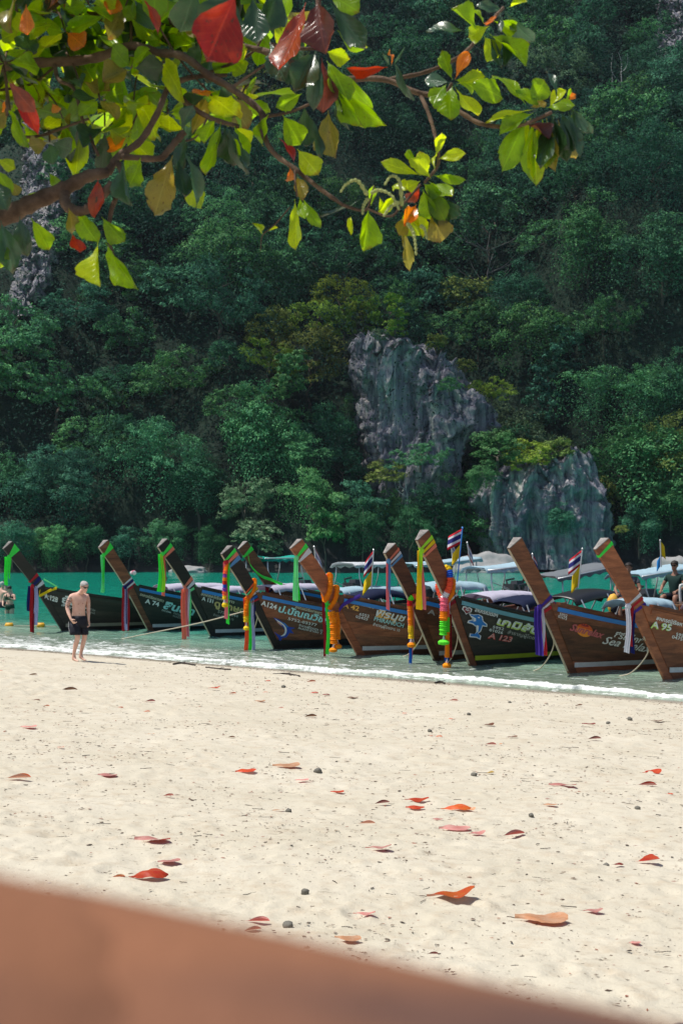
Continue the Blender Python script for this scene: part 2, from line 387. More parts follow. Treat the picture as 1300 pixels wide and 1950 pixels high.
def rock(levels, d0, depth, label, name='limestone_rock', seed=1, lean=0.0, lite=0.0):
    """levels: (py, px left, px right) from the top down; a fluted column of rock with its own depth"""
    lv = np.array(levels, float); nz = 130; na = 260
    kk = (1042 - lv[:, 0]) / FP; zb = ZC + kk[-1] * d0; zs = (ZC + kk * (d0 - lean * zb)) / (1 - kk * lean); dl = d0 + lean * (zs - zb)
    xl = (lv[:, 1] - 650) / FP * dl; xr = (lv[:, 2] - 650) / FP * dl
    z = np.linspace(zs[-1], zs[0], nz); a = np.linspace(0, 2 * math.pi, na, endpoint=False)
    L = np.interp(z, zs[::-1], xl[::-1]); Rr = np.interp(z, zs[::-1], xr[::-1])
    cx = (L + Rr) / 2; rx = np.maximum((Rr - L) / 2, 0.1)
    t = (z - z[0]) / (z[-1] - z[0]); ry = depth * (1 - 0.25 * t ** 2)
    ca, sa = np.cos(a), np.sin(a); e = 0.72
    X = cx[:, None] + rx[:, None] * np.sign(ca) * np.abs(ca) ** e
    Y = d0 + depth + lean * (z - z[0])[:, None] + ry[:, None] * np.sign(sa) * np.abs(sa) ** e
    Zg = np.repeat(z[:, None], na, 1).copy()
    nrm = np.stack([ca / rx.mean(), sa / depth], -1); nrm /= np.linalg.norm(nrm, axis=1)[:, None]
    dsp = 1.0 * (0.6 - 2 * np.abs(fbm(X * 0.55, Y * 0.55, Zg * 0.06, 3, 80 + seed))) + 0.8 * fbm(X * 0.2, Y * 0.2, Zg * 0.12, 3, 90 + seed) + 0.55 * (0.6 - 2 * np.abs(fbm(X * 1.7, Y * 1.7, Zg * 0.30, 3, 85 + seed))) + 0.5 * np.abs(vnoise(X * 0.35, 5, Zg * 0.75, 97 + seed)) + 0.35 * np.round(2 * vnoise(X * 0.3, Y * 0.3, Zg * 0.5, 95 + seed)) / 2
    k = 0.85
    X = X + k * dsp * nrm[None, :, 0]; Y = Y + k * dsp * nrm[None, :, 1]
    Zg = Zg + (1.2 * fbm(X * 0.6, Y * 0.6, 0, 3, 99 + seed)) * np.clip(t * 3 - 1.2, 0, 1)[:, None]
    V = np.concatenate([np.stack([X, Y, Zg], -1).reshape(-1, 3), [[cx[-1], d0 + depth + lean * (z[-1] - z[0]), z[-1] + 0.6]]])
    F = [tuple(f) for f in grid_faces(nz, na, True)]; top = len(V) - 1
    F += [((nz - 1) * na + j, (nz - 1) * na + (j + 1) % na, top) for j in range(na)]
    o = link(name, mesh(name, V, F, rock_mat(name + '_stone', lite), False))
    o.data.polygons.foreach_set('use_smooth', np.ones(len(o.data.polygons), bool))
    return tag(o, label, 'rock')
rock([(628, 696, 716), (645, 688, 760), (665, 684, 835), (700, 681, 868), (740, 688, 910), (780, 694, 948), (805, 700, 950), (840, 702, 890), (870, 704, 880), (905, 712, 880), (960, 720, 880)], 151.5, 10.0,
     'tall grey fluted limestone outcrop rising from the jungle right of centre', seed=1, lean=0.13, lite=0.05)
rock([(862, 1072, 1092), (876, 1045, 1115), (892, 985, 1128), (912, 915, 1142), (940, 900, 1158), (965, 905, 1166), (1000, 918, 1168), (1040, 930, 1172), (1085, 940, 1180)], 147.5, 7.0,
     'lower pale limestone bluff standing at the water behind the boats on the right', seed=4, lean=0.10, lite=0.07)
rock([(-60, 1268, 1400), (0, 1266, 1400), (60, 1264, 1400), (110, 1260, 1400), (135, 1262, 1400)], float(hill_hit(1290, 140).y) - 1, 6.0,
     'dark bare cliff face at the top right corner of the hill', name='cliff', seed=6, lean=0.8)
rock([(230, 30, 150), (300, 35, 165), (380, 30, 130), (450, 28, 110), (520, 30, 95), (570, 20, 62), (600, 24, 56)], float(hill_hit(60, 600).y) - 2, 6.0,
     'pale streaked limestone cliff behind the tree branches at the left edge', name='cliff', seed=7, lite=0.1, lean=0.72)
def boulder(px, py, d, sx, sy, sz, label, seed):
    bm = bmesh.new(); bmesh.ops.create_icosphere(bm, subdivisions=4, radius=1)
    c = np.array([v.co[:] for v in bm.verts]); F = [[v.index for v in f.verts] for f in bm.faces]; bm.free()
    n = 1 + 0.25 * fbm(c[:, 0] * 1.5, c[:, 1] * 1.5, c[:, 2] * 1.5, 4, seed)
    p = P(px, py, d); V = c * n[:, None] * np.array([sx, sy, sz]) + np.array([p.x, p.y, 0])
    tag(link('shore_rock', mesh('shore_rock', V, F, BOULDER, True)), label, 'rock')
BOULDER = plain('shore_stone', (0.27, 0.27, 0.27), 0.85, 0.2, 0.35, 1.5, 0.6)
boulder(358, 1085, 145, 1.9, 1.2, 0.7, 'low pale rock at the far shore behind the third prow from the left', 101)
boulder(930, 1068, 143, 3.4, 2.0, 1.9, 'large smooth grey rock at the far waterline behind the tarpaulin roofs', 104)
boulder(1290, 1060, 142, 2.6, 2.0, 1.6, 'dark rounded rock at the far waterline at the right edge', 107)
# ================================================================ JUNGLE ON THE HILL
def leaf_mat(name, c0, c1, c2, trans=0.22, rnd=0.5):
    """foliage: the leaf's own tone runs c0..c2, every tree a little different"""
    nd = N(name); t = nd.attr('tone'); r = nd.rand()
    col = nd.ramp(t, [(0.0, c0), (0.55, c1), (1.0, c2)])
    col = hsv(nd, col, nd.math('MULTIPLY_ADD', r, 0.05 * rnd * 2, 0.5 - 0.05 * rnd), 1.0, nd.math('MULTIPLY_ADD', nd.math('FRACT', nd.math('MULTIPLY', r, 7.31)), rnd, 1 - rnd * 0.5))
    b = nd.bsdf(col, 0.7, 0.06); tr = nd.n('ShaderNodeBsdfTranslucent', {'Color': hsv(nd, col, 0.49, 1.05, 1.3)}).outputs[0]
    return nd.done(nd.n('ShaderNodeMixShader', {0: trans, 1: b, 2: tr}).outputs[0])
FOL = {'deep': leaf_mat('foliage_deep_green', (0.013, 0.058, 0.042), (0.045, 0.160, 0.096), (0.14, 0.37, 0.18)),
       'mid': leaf_mat('foliage_green', (0.024, 0.092, 0.048), (0.082, 0.255, 0.112), (0.24, 0.50, 0.19)),
       'lime': leaf_mat('foliage_yellow_green', (0.07, 0.15, 0.026), (0.19, 0.33, 0.05), (0.38, 0.50, 0.10)),
       'olive': leaf_mat('foliage_olive', (0.06, 0.10, 0.028), (0.16, 0.23, 0.06), (0.33, 0.40, 0.12)),
       'pale': leaf_mat('foliage_grey_green', (0.045, 0.095, 0.06), (0.11, 0.20, 0.11), (0.26, 0.37, 0.21))}
BARK = plain('tree_bark', (0.10, 0.085, 0.07), 0.9, 0.2, 0.3, 3.0, 0.5)
PALEBARK = plain('pale_bark', (0.42, 0.42, 0.42), 0.8, 0.2, 0.25, 3.0, 0.3)

def leaf_cards(c, nrm, size, rng, aspect=0.5):
    """rhombic leaves at centres c lying across normals nrm, folded along the midrib"""
    n = len(c); nrm = nrm / (np.linalg.norm(nrm, axis=1)[:, None] + 1e-9)
    a = rng.randn(n, 3); a -= nrm * (a * nrm).sum(1)[:, None]; a /= np.linalg.norm(a, axis=1)[:, None] + 1e-9
    a[:, 2] -= 0.35; a /= np.linalg.norm(a, axis=1)[:, None]
    b = np.cross(nrm, a); s = (size * (0.6 + 0.8 * rng.rand(n)))[:, None]
    V = np.stack([c - a * s * 0.5, c + b * s * aspect * 0.5 + nrm * s * 0.06, c + a * s * 0.5 - nrm * s * 0.05, c - b * s * aspect * 0.5 + nrm * s * 0.06], 1).reshape(-1, 3)
    return V, np.arange(4 * n).reshape(n, 4)
def crown_mesh(name, seed, mat, kind='round', nleaf=5200, size=0.085):
    """crown of unit radius: lobes of leaf clumps, open in places; leaves sit on twigs' ends"""
    rng = np.random.RandomState(seed); C = []; NN = []; tone = []
    nl = {'round': 42, 'flat': 40, 'vine': 28, 'tall': 34}[kind]
    lobes = []; ax_ = rng.uniform(.7, 1.25, 2)
    for k in range(nl):
        a = rng.rand() * 6.283; h = rng.rand(); wob = 1 + .28 * math.sin(2 * a + seed) + .16 * math.sin(5 * a + 2 * seed)
        if kind == 'flat': r = 0.15 + 0.80 * rng.rand() ** 0.7; ly = k % 3; p = (r * math.cos(a) * wob, r * math.sin(a), 0.50 * (1 - r * r) - .32 * ly + .06 * rng.randn()); rad = 0.15 + 0.13 * rng.rand()
        elif kind == 'tall': r = 0.46 * math.sqrt(rng.rand()); p = (r * math.cos(a), r * math.sin(a), -0.8 + 1.9 * h); rad = (0.14 + 0.11 * rng.rand()) * (1.2 - 0.5 * abs(h - 0.3))
        elif kind == 'vine': r = 0.80 * math.sqrt(rng.rand()); p = (r * math.cos(a) * wob, r * math.sin(a), 0.80 * (1 - r) * (.5 + h) - 0.2 * r); rad = 0.18 + 0.16 * rng.rand()
        else:
            zz = 1.25 * rng.rand() - 0.40; r = 0.82 * math.sqrt(max(0.04, 1 - zz * zz)) * (0.70 + 0.36 * rng.rand()); p = (r * math.cos(a) * wob, r * math.sin(a), 0.80 * zz + .05 * rng.randn()); rad = 0.14 + 0.16 * rng.rand()
        lobes.append((np.array(p) * np.array([ax_[0], ax_[1], 1.0]), rad))
    per = nleaf // nl
    for p, rad in lobes:
        nt = max(10, int(46 * (rad / 0.35) ** 2)); d = rng.randn(nt, 3); d /= np.linalg.norm(d, axis=1)[:, None]
        d = d[d[:, 2] > -0.25]; tw = p + d * rad * np.array([1, 1, 0.72]) * (0.75 + 0.35 * rng.rand(len(d)))[:, None]
        i = rng.randint(0, len(tw), per); off = rng.randn(per, 3) * rad * 0.17 * np.array([1, 1, 0.6])
        C.append(tw[i] + off); NN.append(d[i] * 0.9 + np.array([-0.1, -0.1, 0.8]) + rng.randn(per, 3) * 0.38)
        lt = rng.rand(len(tw)); tone.append(np.clip(0.25 + 0.35 * lt[i] + 0.35 * rng.rand(per), 0, 1))
        if kind == 'vine':
            nv = per // 2; a = rng.rand(nv) * 6.283; st = np.round(a * 5) / 5 + rng.randn(nv) * 0.05; dn = rng.rand(nv)
            C.append(p + np.stack([np.cos(st) * rad * (0.95 - 0.12 * dn), np.sin(st) * rad * (0.95 - 0.12 * dn), -dn * 1.0 + 0.05], 1) + rng.randn(nv, 3) * 0.03)
            NN.append(np.stack([np.cos(st), np.sin(st), 0.5 + 0 * st], 1) + rng.randn(nv, 3) * 0.35); tone.append(np.clip(0.2 + 0.5 * rng.rand(nv), 0, 1))
    C = np.concatenate(C); NN = np.concatenate(NN); tone = np.concatenate(tone)
    V, F = leaf_cards(C, NN, size, rng)
    return mesh(name, V, F, mat, False, {'tone': ('FACE', tone)})
def trunk_mesh(name, seed, h=1.5, r=0.05, mat=None, limbs=6):
    rng = random.Random(seed); mb = MB(); pts = [(0, 0, -0.5)]
    for k in range(1, 6): pts.append((rng.uniform(-.05, .05) * k, rng.uniform(-.05, .05) * k, h * k / 5))
    mb.tube(pts, [r * (1 - 0.11 * i) for i in range(6)], 7)
    for k in range(limbs):
        b = Vector(pts[3 + k % 3]); a = rng.uniform(0, 6.28); e = b + Vector((math.cos(a) * .55, math.sin(a) * .55, rng.uniform(.2, .6)))
        mb.tube([b, b.lerp(e, .5) + Vector((0, 0, .06)), e], [r * .5, r * .35, r * .12], 5)
    return mb.me(name, mat or BARK)
CROWNS = [(k, crown_mesh('crown', 200 + i, None, k, n, s)) for i, (k, n, s) in enumerate(
    [('round', 9000, .066), ('round', 12000, .050), ('round', 6500, .095), ('flat', 8500, .066), ('flat', 11000, .052), ('vine', 9000, .058), ('vine', 11000, .048), ('tall', 7500, .075), ('round', 13000, .044), ('vine', 12000, .044)])]
for k_, m_ in CROWNS: m_.materials.append(FOL['deep'])
TRUNKS = [trunk_mesh('trunk', 300 + i) for i in range(3)]
TREE_WORDS = {'deep': 'dark green', 'mid': 'fresh green', 'lime': 'bright yellow green', 'olive': 'olive toned', 'pale': 'grey green'}
KIND_WORDS = {'round': 'round jungle tree', 'flat': 'broad layered jungle tree', 'vine': 'vine draped tree', 'tall': 'slim upright tree'}
_tree_rng = random.Random(77)
def jungle_tree(p, rad, ci, tone, label=None, height=None, squash=None):
    """crown centre sits height above the ground point p; trunk and crown are children"""
    kind, me = CROWNS[ci]; h = rad * 0.75 if height is None else height
    t = empty('jungle_tree', p, _tree_rng.uniform(0, 6.28))
    c = bpy.data.objects.new('crown', me); COL.objects.link(c); c.parent = t
    c.location = (0, 0, h); tr_len = max(h, .5) + max(0, float(p[2] - hill_z(p[0], p[1]))); c.rotation_euler = (_tree_rng.uniform(-.3, .3), _tree_rng.uniform(-.3, .3), 0); q = squash or _tree_rng.uniform(0.85, 1.25); c.scale = (rad, rad * _tree_rng.uniform(.8, 1.25), rad * q)
    c.material_slots[0].link = 'OBJECT'; c.material_slots[0].material = FOL[tone]
    tr = bpy.data.objects.new('trunk', _tree_rng.choice(TRUNKS)); COL.objects.link(tr); tr.parent = t
    tr.scale = (rad * 0.8, rad * 0.8, tr_len / 1.4); tr.location = (0, 0, h - max(h, .5) - (tr_len - max(h, .5)))
    px_, py_ = proj((p[0], p[1], p[2] + h))
    zone = ['at the hilltop', 'high on the slope', 'on the upper slope', 'midway up the slope', 'on the lower slope', 'low on the slope', 'down by the far water'][min(6, max(0, int(py_ // 150)))]
    side = ['far left', 'left', 'left of centre', 'in the middle', 'right of centre', 'right', 'far right'][min(6, max(0, int(px_ // 186)))]
    size = 'small ' if rad < 3.7 else ('' if rad < 5.3 else 'large ')
    return tag(t, label or f'{size}{TREE_WORDS[tone]} {KIND_WORDS[kind]} {zone}, {side}', 'tree', 'jungle trees covering the hillside')

placed = []; seen = []
def px_tree(px, py, rpx, ci, tone, label=None, fwd=0.0, **k):
    """a tree whose crown shows at this pixel: stands where the sight line meets the hill"""
    p = hill_hit(px, py + rpx * 0.5)
    if p is None: return
    rad = rpx / FP * p.y; fwd = fwd or (6.0 if tone in ('lime', 'olive') else 1.2); q_ = P(px, py + rpx * .5, p.y - fwd); p = Vector((q_.x, q_.y, q_.z)); jungle_tree((p.x, p.y, p.z - rad * 0.2), rad, ci, tone, label, **k); placed.append((p.x, p.y, rad)); seen.append((px, py, rpx, p.y))
# trees that the photograph singles out
px_tree(540, 540, 85, 6, 'mid', 'big vine smothered tree with a domed top, upper left of the grey outcrop')
px_tree(590, 700, 75, 0, 'olive', 'sunlit olive tree with a spreading crown against the left side of the outcrop')
px_tree(515, 690, 50, 1, 'lime', 'bright yellow green bush glowing left of the olive tree')
px_tree(330, 720, 85, 4, 'mid', 'broad layered tree catching the light, left of centre')
px_tree(110, 745, 85, 3, 'mid', 'wide flat topped tree at the left edge below the cliff')
px_tree(450, 780, 60, 0, 'mid', 'rounded feathery tree below the domed vine tree')
px_tree(150, 600, 75, 1, 'deep', 'dark tree below the pale cliff at the left edge')
px_tree(600, 625, 60, 0, 'lime', 'feathery lime green saplings on the shoulder left of the outcrop top')
px_tree(1150, 610, 60, 4, 'mid', 'light green tree standing out of the dark slope, far right of the outcrop')
px_tree(1010, 640, 75, 5, 'mid', 'vine hung tree just right of the outcrop summit')
px_tree(910, 640, 60, 0, 'mid', 'rounded tree touching the right shoulder of the outcrop')
px_tree(1190, 770, 95, 9, 'mid', 'wide mound of creepers filling the slope at the right edge')
px_tree(1270, 760, 80, 6, 'mid', 'pale topped creeper mound cut by the right edge of the frame')
px_tree(1260, 480, 80, 5, 'mid', 'sunlit creeper covered tree high at the right edge')
px_tree(1120, 470, 85, 6, 'mid', 'sunlit vine covered tree high on the right slope')
px_tree(930, 430, 80, 0, 'mid', 'leafy tree high on the slope above the tangle of bare branches')
px_tree(330, 560, 70, 2, 'deep', 'dark tree in the shade below the hanging twig on the left')
px_tree(470, 960, 60, 1, 'pale', 'silvery leaved shrub tree above the left boats')
px_tree(590, 950, 60, 5, 'mid', 'vine covered tree above the boat with the shark painting')
px_tree(760, 900, 55, 3, 'olive', 'olive bush at the foot of the tall outcrop')
px_tree(380, 930, 70, 6, 'deep', 'curtain of dark creepers above the third boat from the left')
px_tree(120, 940, 80, 9, 'deep', 'dark creeper mound above the bathers')
px_tree(230, 860, 70, 1, 'deep', 'dark rounded tree left of the creeper curtain')
px_tree(490, 1030, 50, 2, 'pale', 'pale green bush leaning out over the far water behind the twin prows')
px_tree(655, 585, 55, 8, 'lime', 'tall lime green crown on the shoulder above the outcrop')
px_tree(520, 640, 58, 1, 'olive', 'olive layered crown left of the lime green shoulder trees')
px_tree(690, 610, 40, 0, 'lime', 'yellow green crown just behind the left tip of the outcrop')
px_tree(25, 1030, 46, 5, 'deep', 'dark creepers over the far bank at the left edge')
px_tree(95, 1040, 40, 9, 'mid', 'creepers hanging to the far water behind the leftmost prow')
px_tree(165, 1030, 46, 6, 'deep', 'dark vine mound on the far bank right of the leftmost prow')
px_tree(245, 1040, 42, 5, 'deep', 'dark creepers on the far bank behind the second prow')
px_tree(320, 1030, 46, 9, 'mid', 'green creepers on the far bank behind the third prow')
px_tree(400, 1040, 42, 6, 'deep', 'dark creepers on the far bank between third and fourth prow')
px_tree(1215, 1000, 50, 5, 'deep', 'dark creepers right of the lower bluff')
px_tree(1275, 960, 55, 9, 'mid', 'creeper mound at the right edge above the boatman')
px_tree(620, 830, 60, 5, 'deep', 'shaded vine hung tree at the left foot of the tall outcrop')
px_tree(560, 870, 55, 9, 'mid', 'creeper mound left of the outcrop foot')
px_tree(650, 900, 50, 0, 'deep', 'dark round tree under the outcrop, above the row of prows')
px_tree(690, 1010, 46, 6, 'deep', 'dark creeper curtain reaching down to the far water near the middle')
px_tree(620, 1015, 44, 2, 'mid', 'bush overhanging the far water near the middle')
px_tree(780, 1010, 50, 9, 'deep', 'dark creepers behind the tallest prow')
px_tree(850, 1030, 34, 5, 'deep', 'small dark bush behind the flag pole')
_g = random.Random(4)
_pts = []
for q in range(6000):
    for ix in (0,):
        y = 151.5 + 118 * _g.random() ** 1.15; x = _g.uniform(-1, 1) * (0.245 * y + 7)
        if any((x - a) ** 2 + (y - b) ** 2 < 4.6 ** 2 for a, b, c_ in _pts): continue
        if abs(x) > 0.245 * y + 7: continue
        z = float(hill_z(x, y))
        if (z - ZC) / y > 0.41: continue
        if any((x - a) ** 2 + (y - b) ** 2 < (0.8 * r + 1.5) ** 2 for a, b, r in placed): continue
        px, py = proj((x, y, z + 3))
        if any((px - a) ** 2 + (py - b) ** 2 < (.85 * c_ + 14) ** 2 and y < e_ + 2 for a, b, c_, e_ in seen): continue
        if 660 < px < 985 and 610 < py < 930 and y < 168: continue
        if 880 < px < 1185 and 860 < py < 1095 and y < 158: continue
        if px < 130 and 240 < py < 600 and y < 200: continue
        if px > 1255 and py < 140 and y < 240: continue
        _pts.append((x, y, z))
print('trees', len(_pts)); _pts = _pts[:274]
for x, y, z in _pts:
    rad = _g.choice([_g.uniform(3.0, 4.6), _g.uniform(4.2, 6.8)]); hi = z > 30
    tone = _g.choices(['deep', 'mid', 'pale', 'olive', 'lime'], [5, 3.4, .8, .3, .12] if not hi else [6, 3, .5, .1, 0.02])[0]
    jungle_tree((x, y, z - 0.5), rad, _g.randrange(len(CROWNS)), tone)
# shrubs on the rocks
def rock_bush(px, py, d, rpx, ci, tone, label):
    p = P(px, py, d); rad = rpx / FP * d
    t = empty('rock_shrub', (p.x, p.y, p.z - rad * .3), _g.uniform(0, 6.28))
    c = bpy.data.objects.new('crown', CROWNS[ci][1]); COL.objects.link(c); c.parent = t; c.scale = (rad, rad, rad * .9); c.location = (0, 0, rad * .3)
    c.material_slots[0].link = 'OBJECT'; c.material_slots[0].material = FOL[tone]
    s_ = bpy.data.objects.new('stem', TRUNKS[0]); COL.objects.link(s_); s_.parent = t; s_.scale = (rad, rad, rad * .4); s_.location = (0, 0, -rad * .2)
    tag(t, label, 'shrub', 'shrubs growing on the limestone')
for a in [(752, 606, 156, 42, 7, 'lime', 'feathery lime shrub growing on the summit of the tall outcrop'),
          (722, 640, 154, 20, 0, 'pale', 'grey green tuft near the left tip of the outcrop summit'),
          (830, 655, 157, 26, 2, 'olive', 'olive tuft on the right shoulder of the tall outcrop'),
          (855, 735, 151.5, 26, 1, 'mid', 'small green bush clinging to the middle of the outcrop face'),
          (935, 742, 158, 38, 3, 'lime', 'yellowish bush on the ridge right of the tall outcrop'),
          (885, 700, 157, 24, 0, 'olive', 'tuft between the two ridges of the tall outcrop'),
          (945, 862, 149, 60, 0, 'mid', 'round green bush on the left end of the lower bluff'),
          (1000, 868, 149.5, 50, 3, 'lime', 'yellow green spreading bush on top of the lower bluff'),
          (1060, 862, 150, 38, 2, 'olive', 'thin olive bush at the crest of the lower bluff'),
          (925, 905, 147, 36, 5, 'mid', 'bush hanging over the dark cleft beside the lower bluff'),
          (1065, 990, 146.5, 36, 6, 'deep', 'dark creeper patch in the middle of the lower bluff'),
          (800, 868, 149, 46, 4, 'mid', 'leafy bush covering the foot of the tall outcrop'),
          (735, 905, 149.5, 40, 1, 'olive', 'loose bush below the pale flank of the tall outcrop'),
          (680, 960, 149, 55, 5, 'deep', 'dark vine mound below the tall outcrop'),
          (830, 965, 148.5, 55, 9, 'deep', 'dark creepers between outcrop and lower bluff'),
          (1183, 1010, 147, 14, 8, 'olive', 'small dry tuft on the right edge of the lower bluff')]: rock_bush(*a)
# bare trees
def bare_tree(px, py0, py1, label, seed, n=9, spread=.35, mat=None, r=.10, d=None):
    p = hill_hit(px, py0); d = d or (p.y - 5); b = P(px, py0, d); H = (py0 - py1) / FP * d
    rng = random.Random(seed); t = empty('bare_tree', b); mb = MB(); br = MB()
    tp = [(rng.uniform(-.03, .03) * H, 0, H * k / 6 - .3) for k in range(7)]
    mb.tube(tp, [r * (1.15 - k / 6) for k in range(7)], 7); mb.build('trunk', mat or PALEBARK, t)
    for k in range(n):
        q = Vector(tp[rng.randrange(1, 5)]); a = rng.uniform(-1, 1); L = H * rng.uniform(.25, .6)
        e = q + Vector((a * L * spread * 2, rng.uniform(-.3, .3) * L, L * .85)); m = q.lerp(e, .45) + Vector((a * L * .25, 0, -L * .04))
        pts = smooth_pts([q, m, e], 4); bb = MB(); bb.tube(pts, [r * .5 * (1 - i / len(pts)) + r * .1 for i in range(len(pts))], 5); bb.build('branch', mat or PALEBARK, t)
    tag(t, label, 'tree')
bare_tree(1180, 218, 95, 'bleached leafless tree with upright bare stems near the top right', 5, 6, .22, None, .16)
bare_tree(775, 985, 900, 'white leafless sapling below the tall outcrop', 8, 6, .35, None, .07, 149)
bare_tree(930, 560, 430, 'tangle of grey leafless branches high on the slope above the outcrop', 9, 16, .8, plain('grey_twig', (.16, .15, .15), .9), .12)
bare_tree(640, 505, 455, 'short stand of bare twigs behind the hanging leaf cluster', 19, 8, .6, plain('grey_twig', (.16, .15, .15), .9), .07)

# creepers and undergrowth between the trees: a mass nobody could count
def hill_lump(x, y): return 3.0 * np.maximum(0, fbm(x * 0.22, y * 0.22, 0, 3, 111)) + 0.9 * np.maximum(0, vnoise(x * 0.8, y * 0.8, 0, 117))
def undergrowth():
    rng = np.random.RandomState(12); n = 480000
    y = 149 + 115 * rng.rand(n) ** 1.25; x = (rng.rand(n) - 0.5) * 2 * (0.245 * y + 8)
    m = (hill_z(x, y) - ZC) / y < 0.42; x, y = x[m], y[m]; n = len(x)
    d = y - shore_far(x); keep = d > 0.2; x, y = x[keep], y[keep]; n = len(x)
    e = 0.4; zf = lambda a, b: hill_z(a, b) + hill_lump(a, b); z = hill_z(x, y); z1 = zf(x, y); gx = (zf(x + e, y) - z1) / e; gy = (zf(x, y + e) - z1) / e
    zs0 = hill_z(x, y) + hill_lump(x, y); g_ = np.hypot((hill_z(x + .5, y) + hill_lump(x + .5, y) - zs0) / .5, (hill_z(x, y + .5) + hill_lump(x, y + .5) - zs0) / .5); pr = np.sqrt(1 + g_ * g_); ii = rng.choice(n, n, p=pr / pr.sum()); x = x[ii] + rng.randn(n) * .12; y = y[ii] + rng.randn(n) * .12
    lump = hill_lump(x, y) + 0.45
    Nn = np.stack([-gx, -gy, np.ones(n)], 1); Nn /= np.linalg.norm(Nn, axis=1)[:, None]
    C = np.stack([x, y, z + lump], 1) + Nn * (rng.rand(n) * 0.7 - 0.5)[:, None]
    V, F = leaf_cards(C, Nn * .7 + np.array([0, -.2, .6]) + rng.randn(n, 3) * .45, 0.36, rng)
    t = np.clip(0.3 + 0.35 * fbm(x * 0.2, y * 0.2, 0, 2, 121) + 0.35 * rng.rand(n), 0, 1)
    tag(link('undergrowth', mesh('undergrowth', V, F, leaf_mat('foliage_undergrowth', (0.006, 0.024, 0.018), (0.014, 0.050, 0.034), (0.026, 0.082, 0.050), .15, 0.0), False, {'tone': ('FACE', t)})), kind='stuff', label='creepers and undergrowth between the trees')  # leaf colours darkened so the gaps between crowns look shaded
undergrowth()
# ================================================================ thin haze volume added over the bay to lift the hill's dark shadows
mb = MB(); mb.box((0, 150, 103), (350, 385, 214))
nd = N('haze'); pv = nd.n('ShaderNodeVolumePrincipled', {'Color': (0.72, 0.82, 1.0), 'Density': 0.00009, 'Anisotropy': 0.2})
nd.t.links.new(pv.outputs[0], nd.out.inputs['Volume'])
tag(mb.build('haze', nd.m), kind='stuff', label='thin haze added over the bay to lift dark shadows')
# ================================================================ LONGTAIL BOATS
from mathutils import geometry
def wood(name, c0, c1, rough=0.42, wear=0.0):
    nd = N(name); r = nd.rand()
    off = nd.n('ShaderNodeVectorMath', {0: nd.coord('Object', (0.6, 3.0, 5.0)), 1: nd.n('ShaderNodeCombineXYZ', {0: nd.math('MULTIPLY', r, 37.0), 2: nd.math('MULTIPLY', r, 11.0)}).outputs[0]}, operation='ADD').outputs[0]
    n = nd.noise(off, 2.2, 7, 0.65, 0.6); g = nd.noise(nd.n('ShaderNodeMapping', {0: off, 'Scale': (1, 6, 6)}).outputs[0], 6, 4, 0.6)
    col = nd.mix(nd.step(n, 0.36, 0.66), c0, c1); col = nd.mix(nd.math('MULTIPLY', nd.step(g, 0.45, 0.75), 0.35), col, tuple(x * 0.4 for x in c0))
    col = hsv(nd, col, 0.5, 1.0, nd.math('MULTIPLY_ADD', r, 0.9, 0.6))
    if wear: col = nd.mix(nd.math('MULTIPLY', nd.step(nd.noise(nd.coord('Object', (1, 1, 2)), 1.6, 6, 0.75), 0.60, 0.72), wear), col, (0.24, 0.21, 0.18))
    return nd.done(nd.bsdf(col, rough, 0.4, nd.bump(g, 0.25, 0.01)))
W_RED = wood('varnished_red_wood', (0.15, 0.042, 0.018), (0.33, 0.105, 0.045))
W_BROWN = wood('varnished_brown_wood', (0.085, 0.030, 0.016), (0.23, 0.082, 0.038))
W_TAN = wood('bare_tan_wood', (0.10, 0.052, 0.026), (0.21, 0.115, 0.058))
W_DARK = wood('dark_painted_wood', (0.014, 0.011, 0.010), (0.042, 0.028, 0.022), 0.45, 0.18)
W_GREY = wood('weathered_end_grain', (0.14, 0.13, 0.12), (0.27, 0.25, 0.235), 0.85)
W_PALE = plain('pale_worn_edge', (0.42, 0.34, 0.25), 0.7, 0.3, 0.3, 5)
PAINT = {'blue': plain('blue_gloss_paint', (0.025, 0.20, 0.60), 0.35, 0.5, 0.15, 4), 'sky': plain('pale_blue_paint', (0.13, 0.33, 0.42), 0.4, 0.5, 0.15, 4),
         'white': plain('white_boot_stripe', (0.62, 0.62, 0.62), 0.5, 0.4, 0.3, 5), 'lime': plain('lime_boot_stripe', (0.42, 0.50, 0.02), 0.5, 0.4, 0.2, 5),
         'black': plain('black_paint', (0.014, 0.013, 0.013), 0.4, 0.5, 0.2, 5), 'cream': plain('cream_boot_stripe', (0.36, 0.33, 0.25), 0.6, 0.4, 0.3, 5),
         'red': None}
INSIDE = plain('inside_planks', (0.10, 0.06, 0.035), 0.7, 0.3, 0.3, 4)
STEEL = plain('galvanised_tube', (0.55, 0.56, 0.57), 0.35, 0.5, 0.12, 8, 0, 0.6)
IRON = plain('dark_engine_iron', (0.035, 0.035, 0.04), 0.45, 0.5, 0.3, 8, 0, 0.3)
TARP = {k: cloth('tarpaulin_' + k, c, 0.35) for k, c in {'lavender': (0.60, 0.57, 0.68), 'lightblue': (0.44, 0.60, 0.68), 'teal': (0.02, 0.42, 0.33), 'grey': (0.22, 0.24, 0.26), 'white': (0.70, 0.72, 0.74), 'navy': (0.015, 0.022, 0.06), 'green': (0.02, 0.12, 0.06)}.items()}

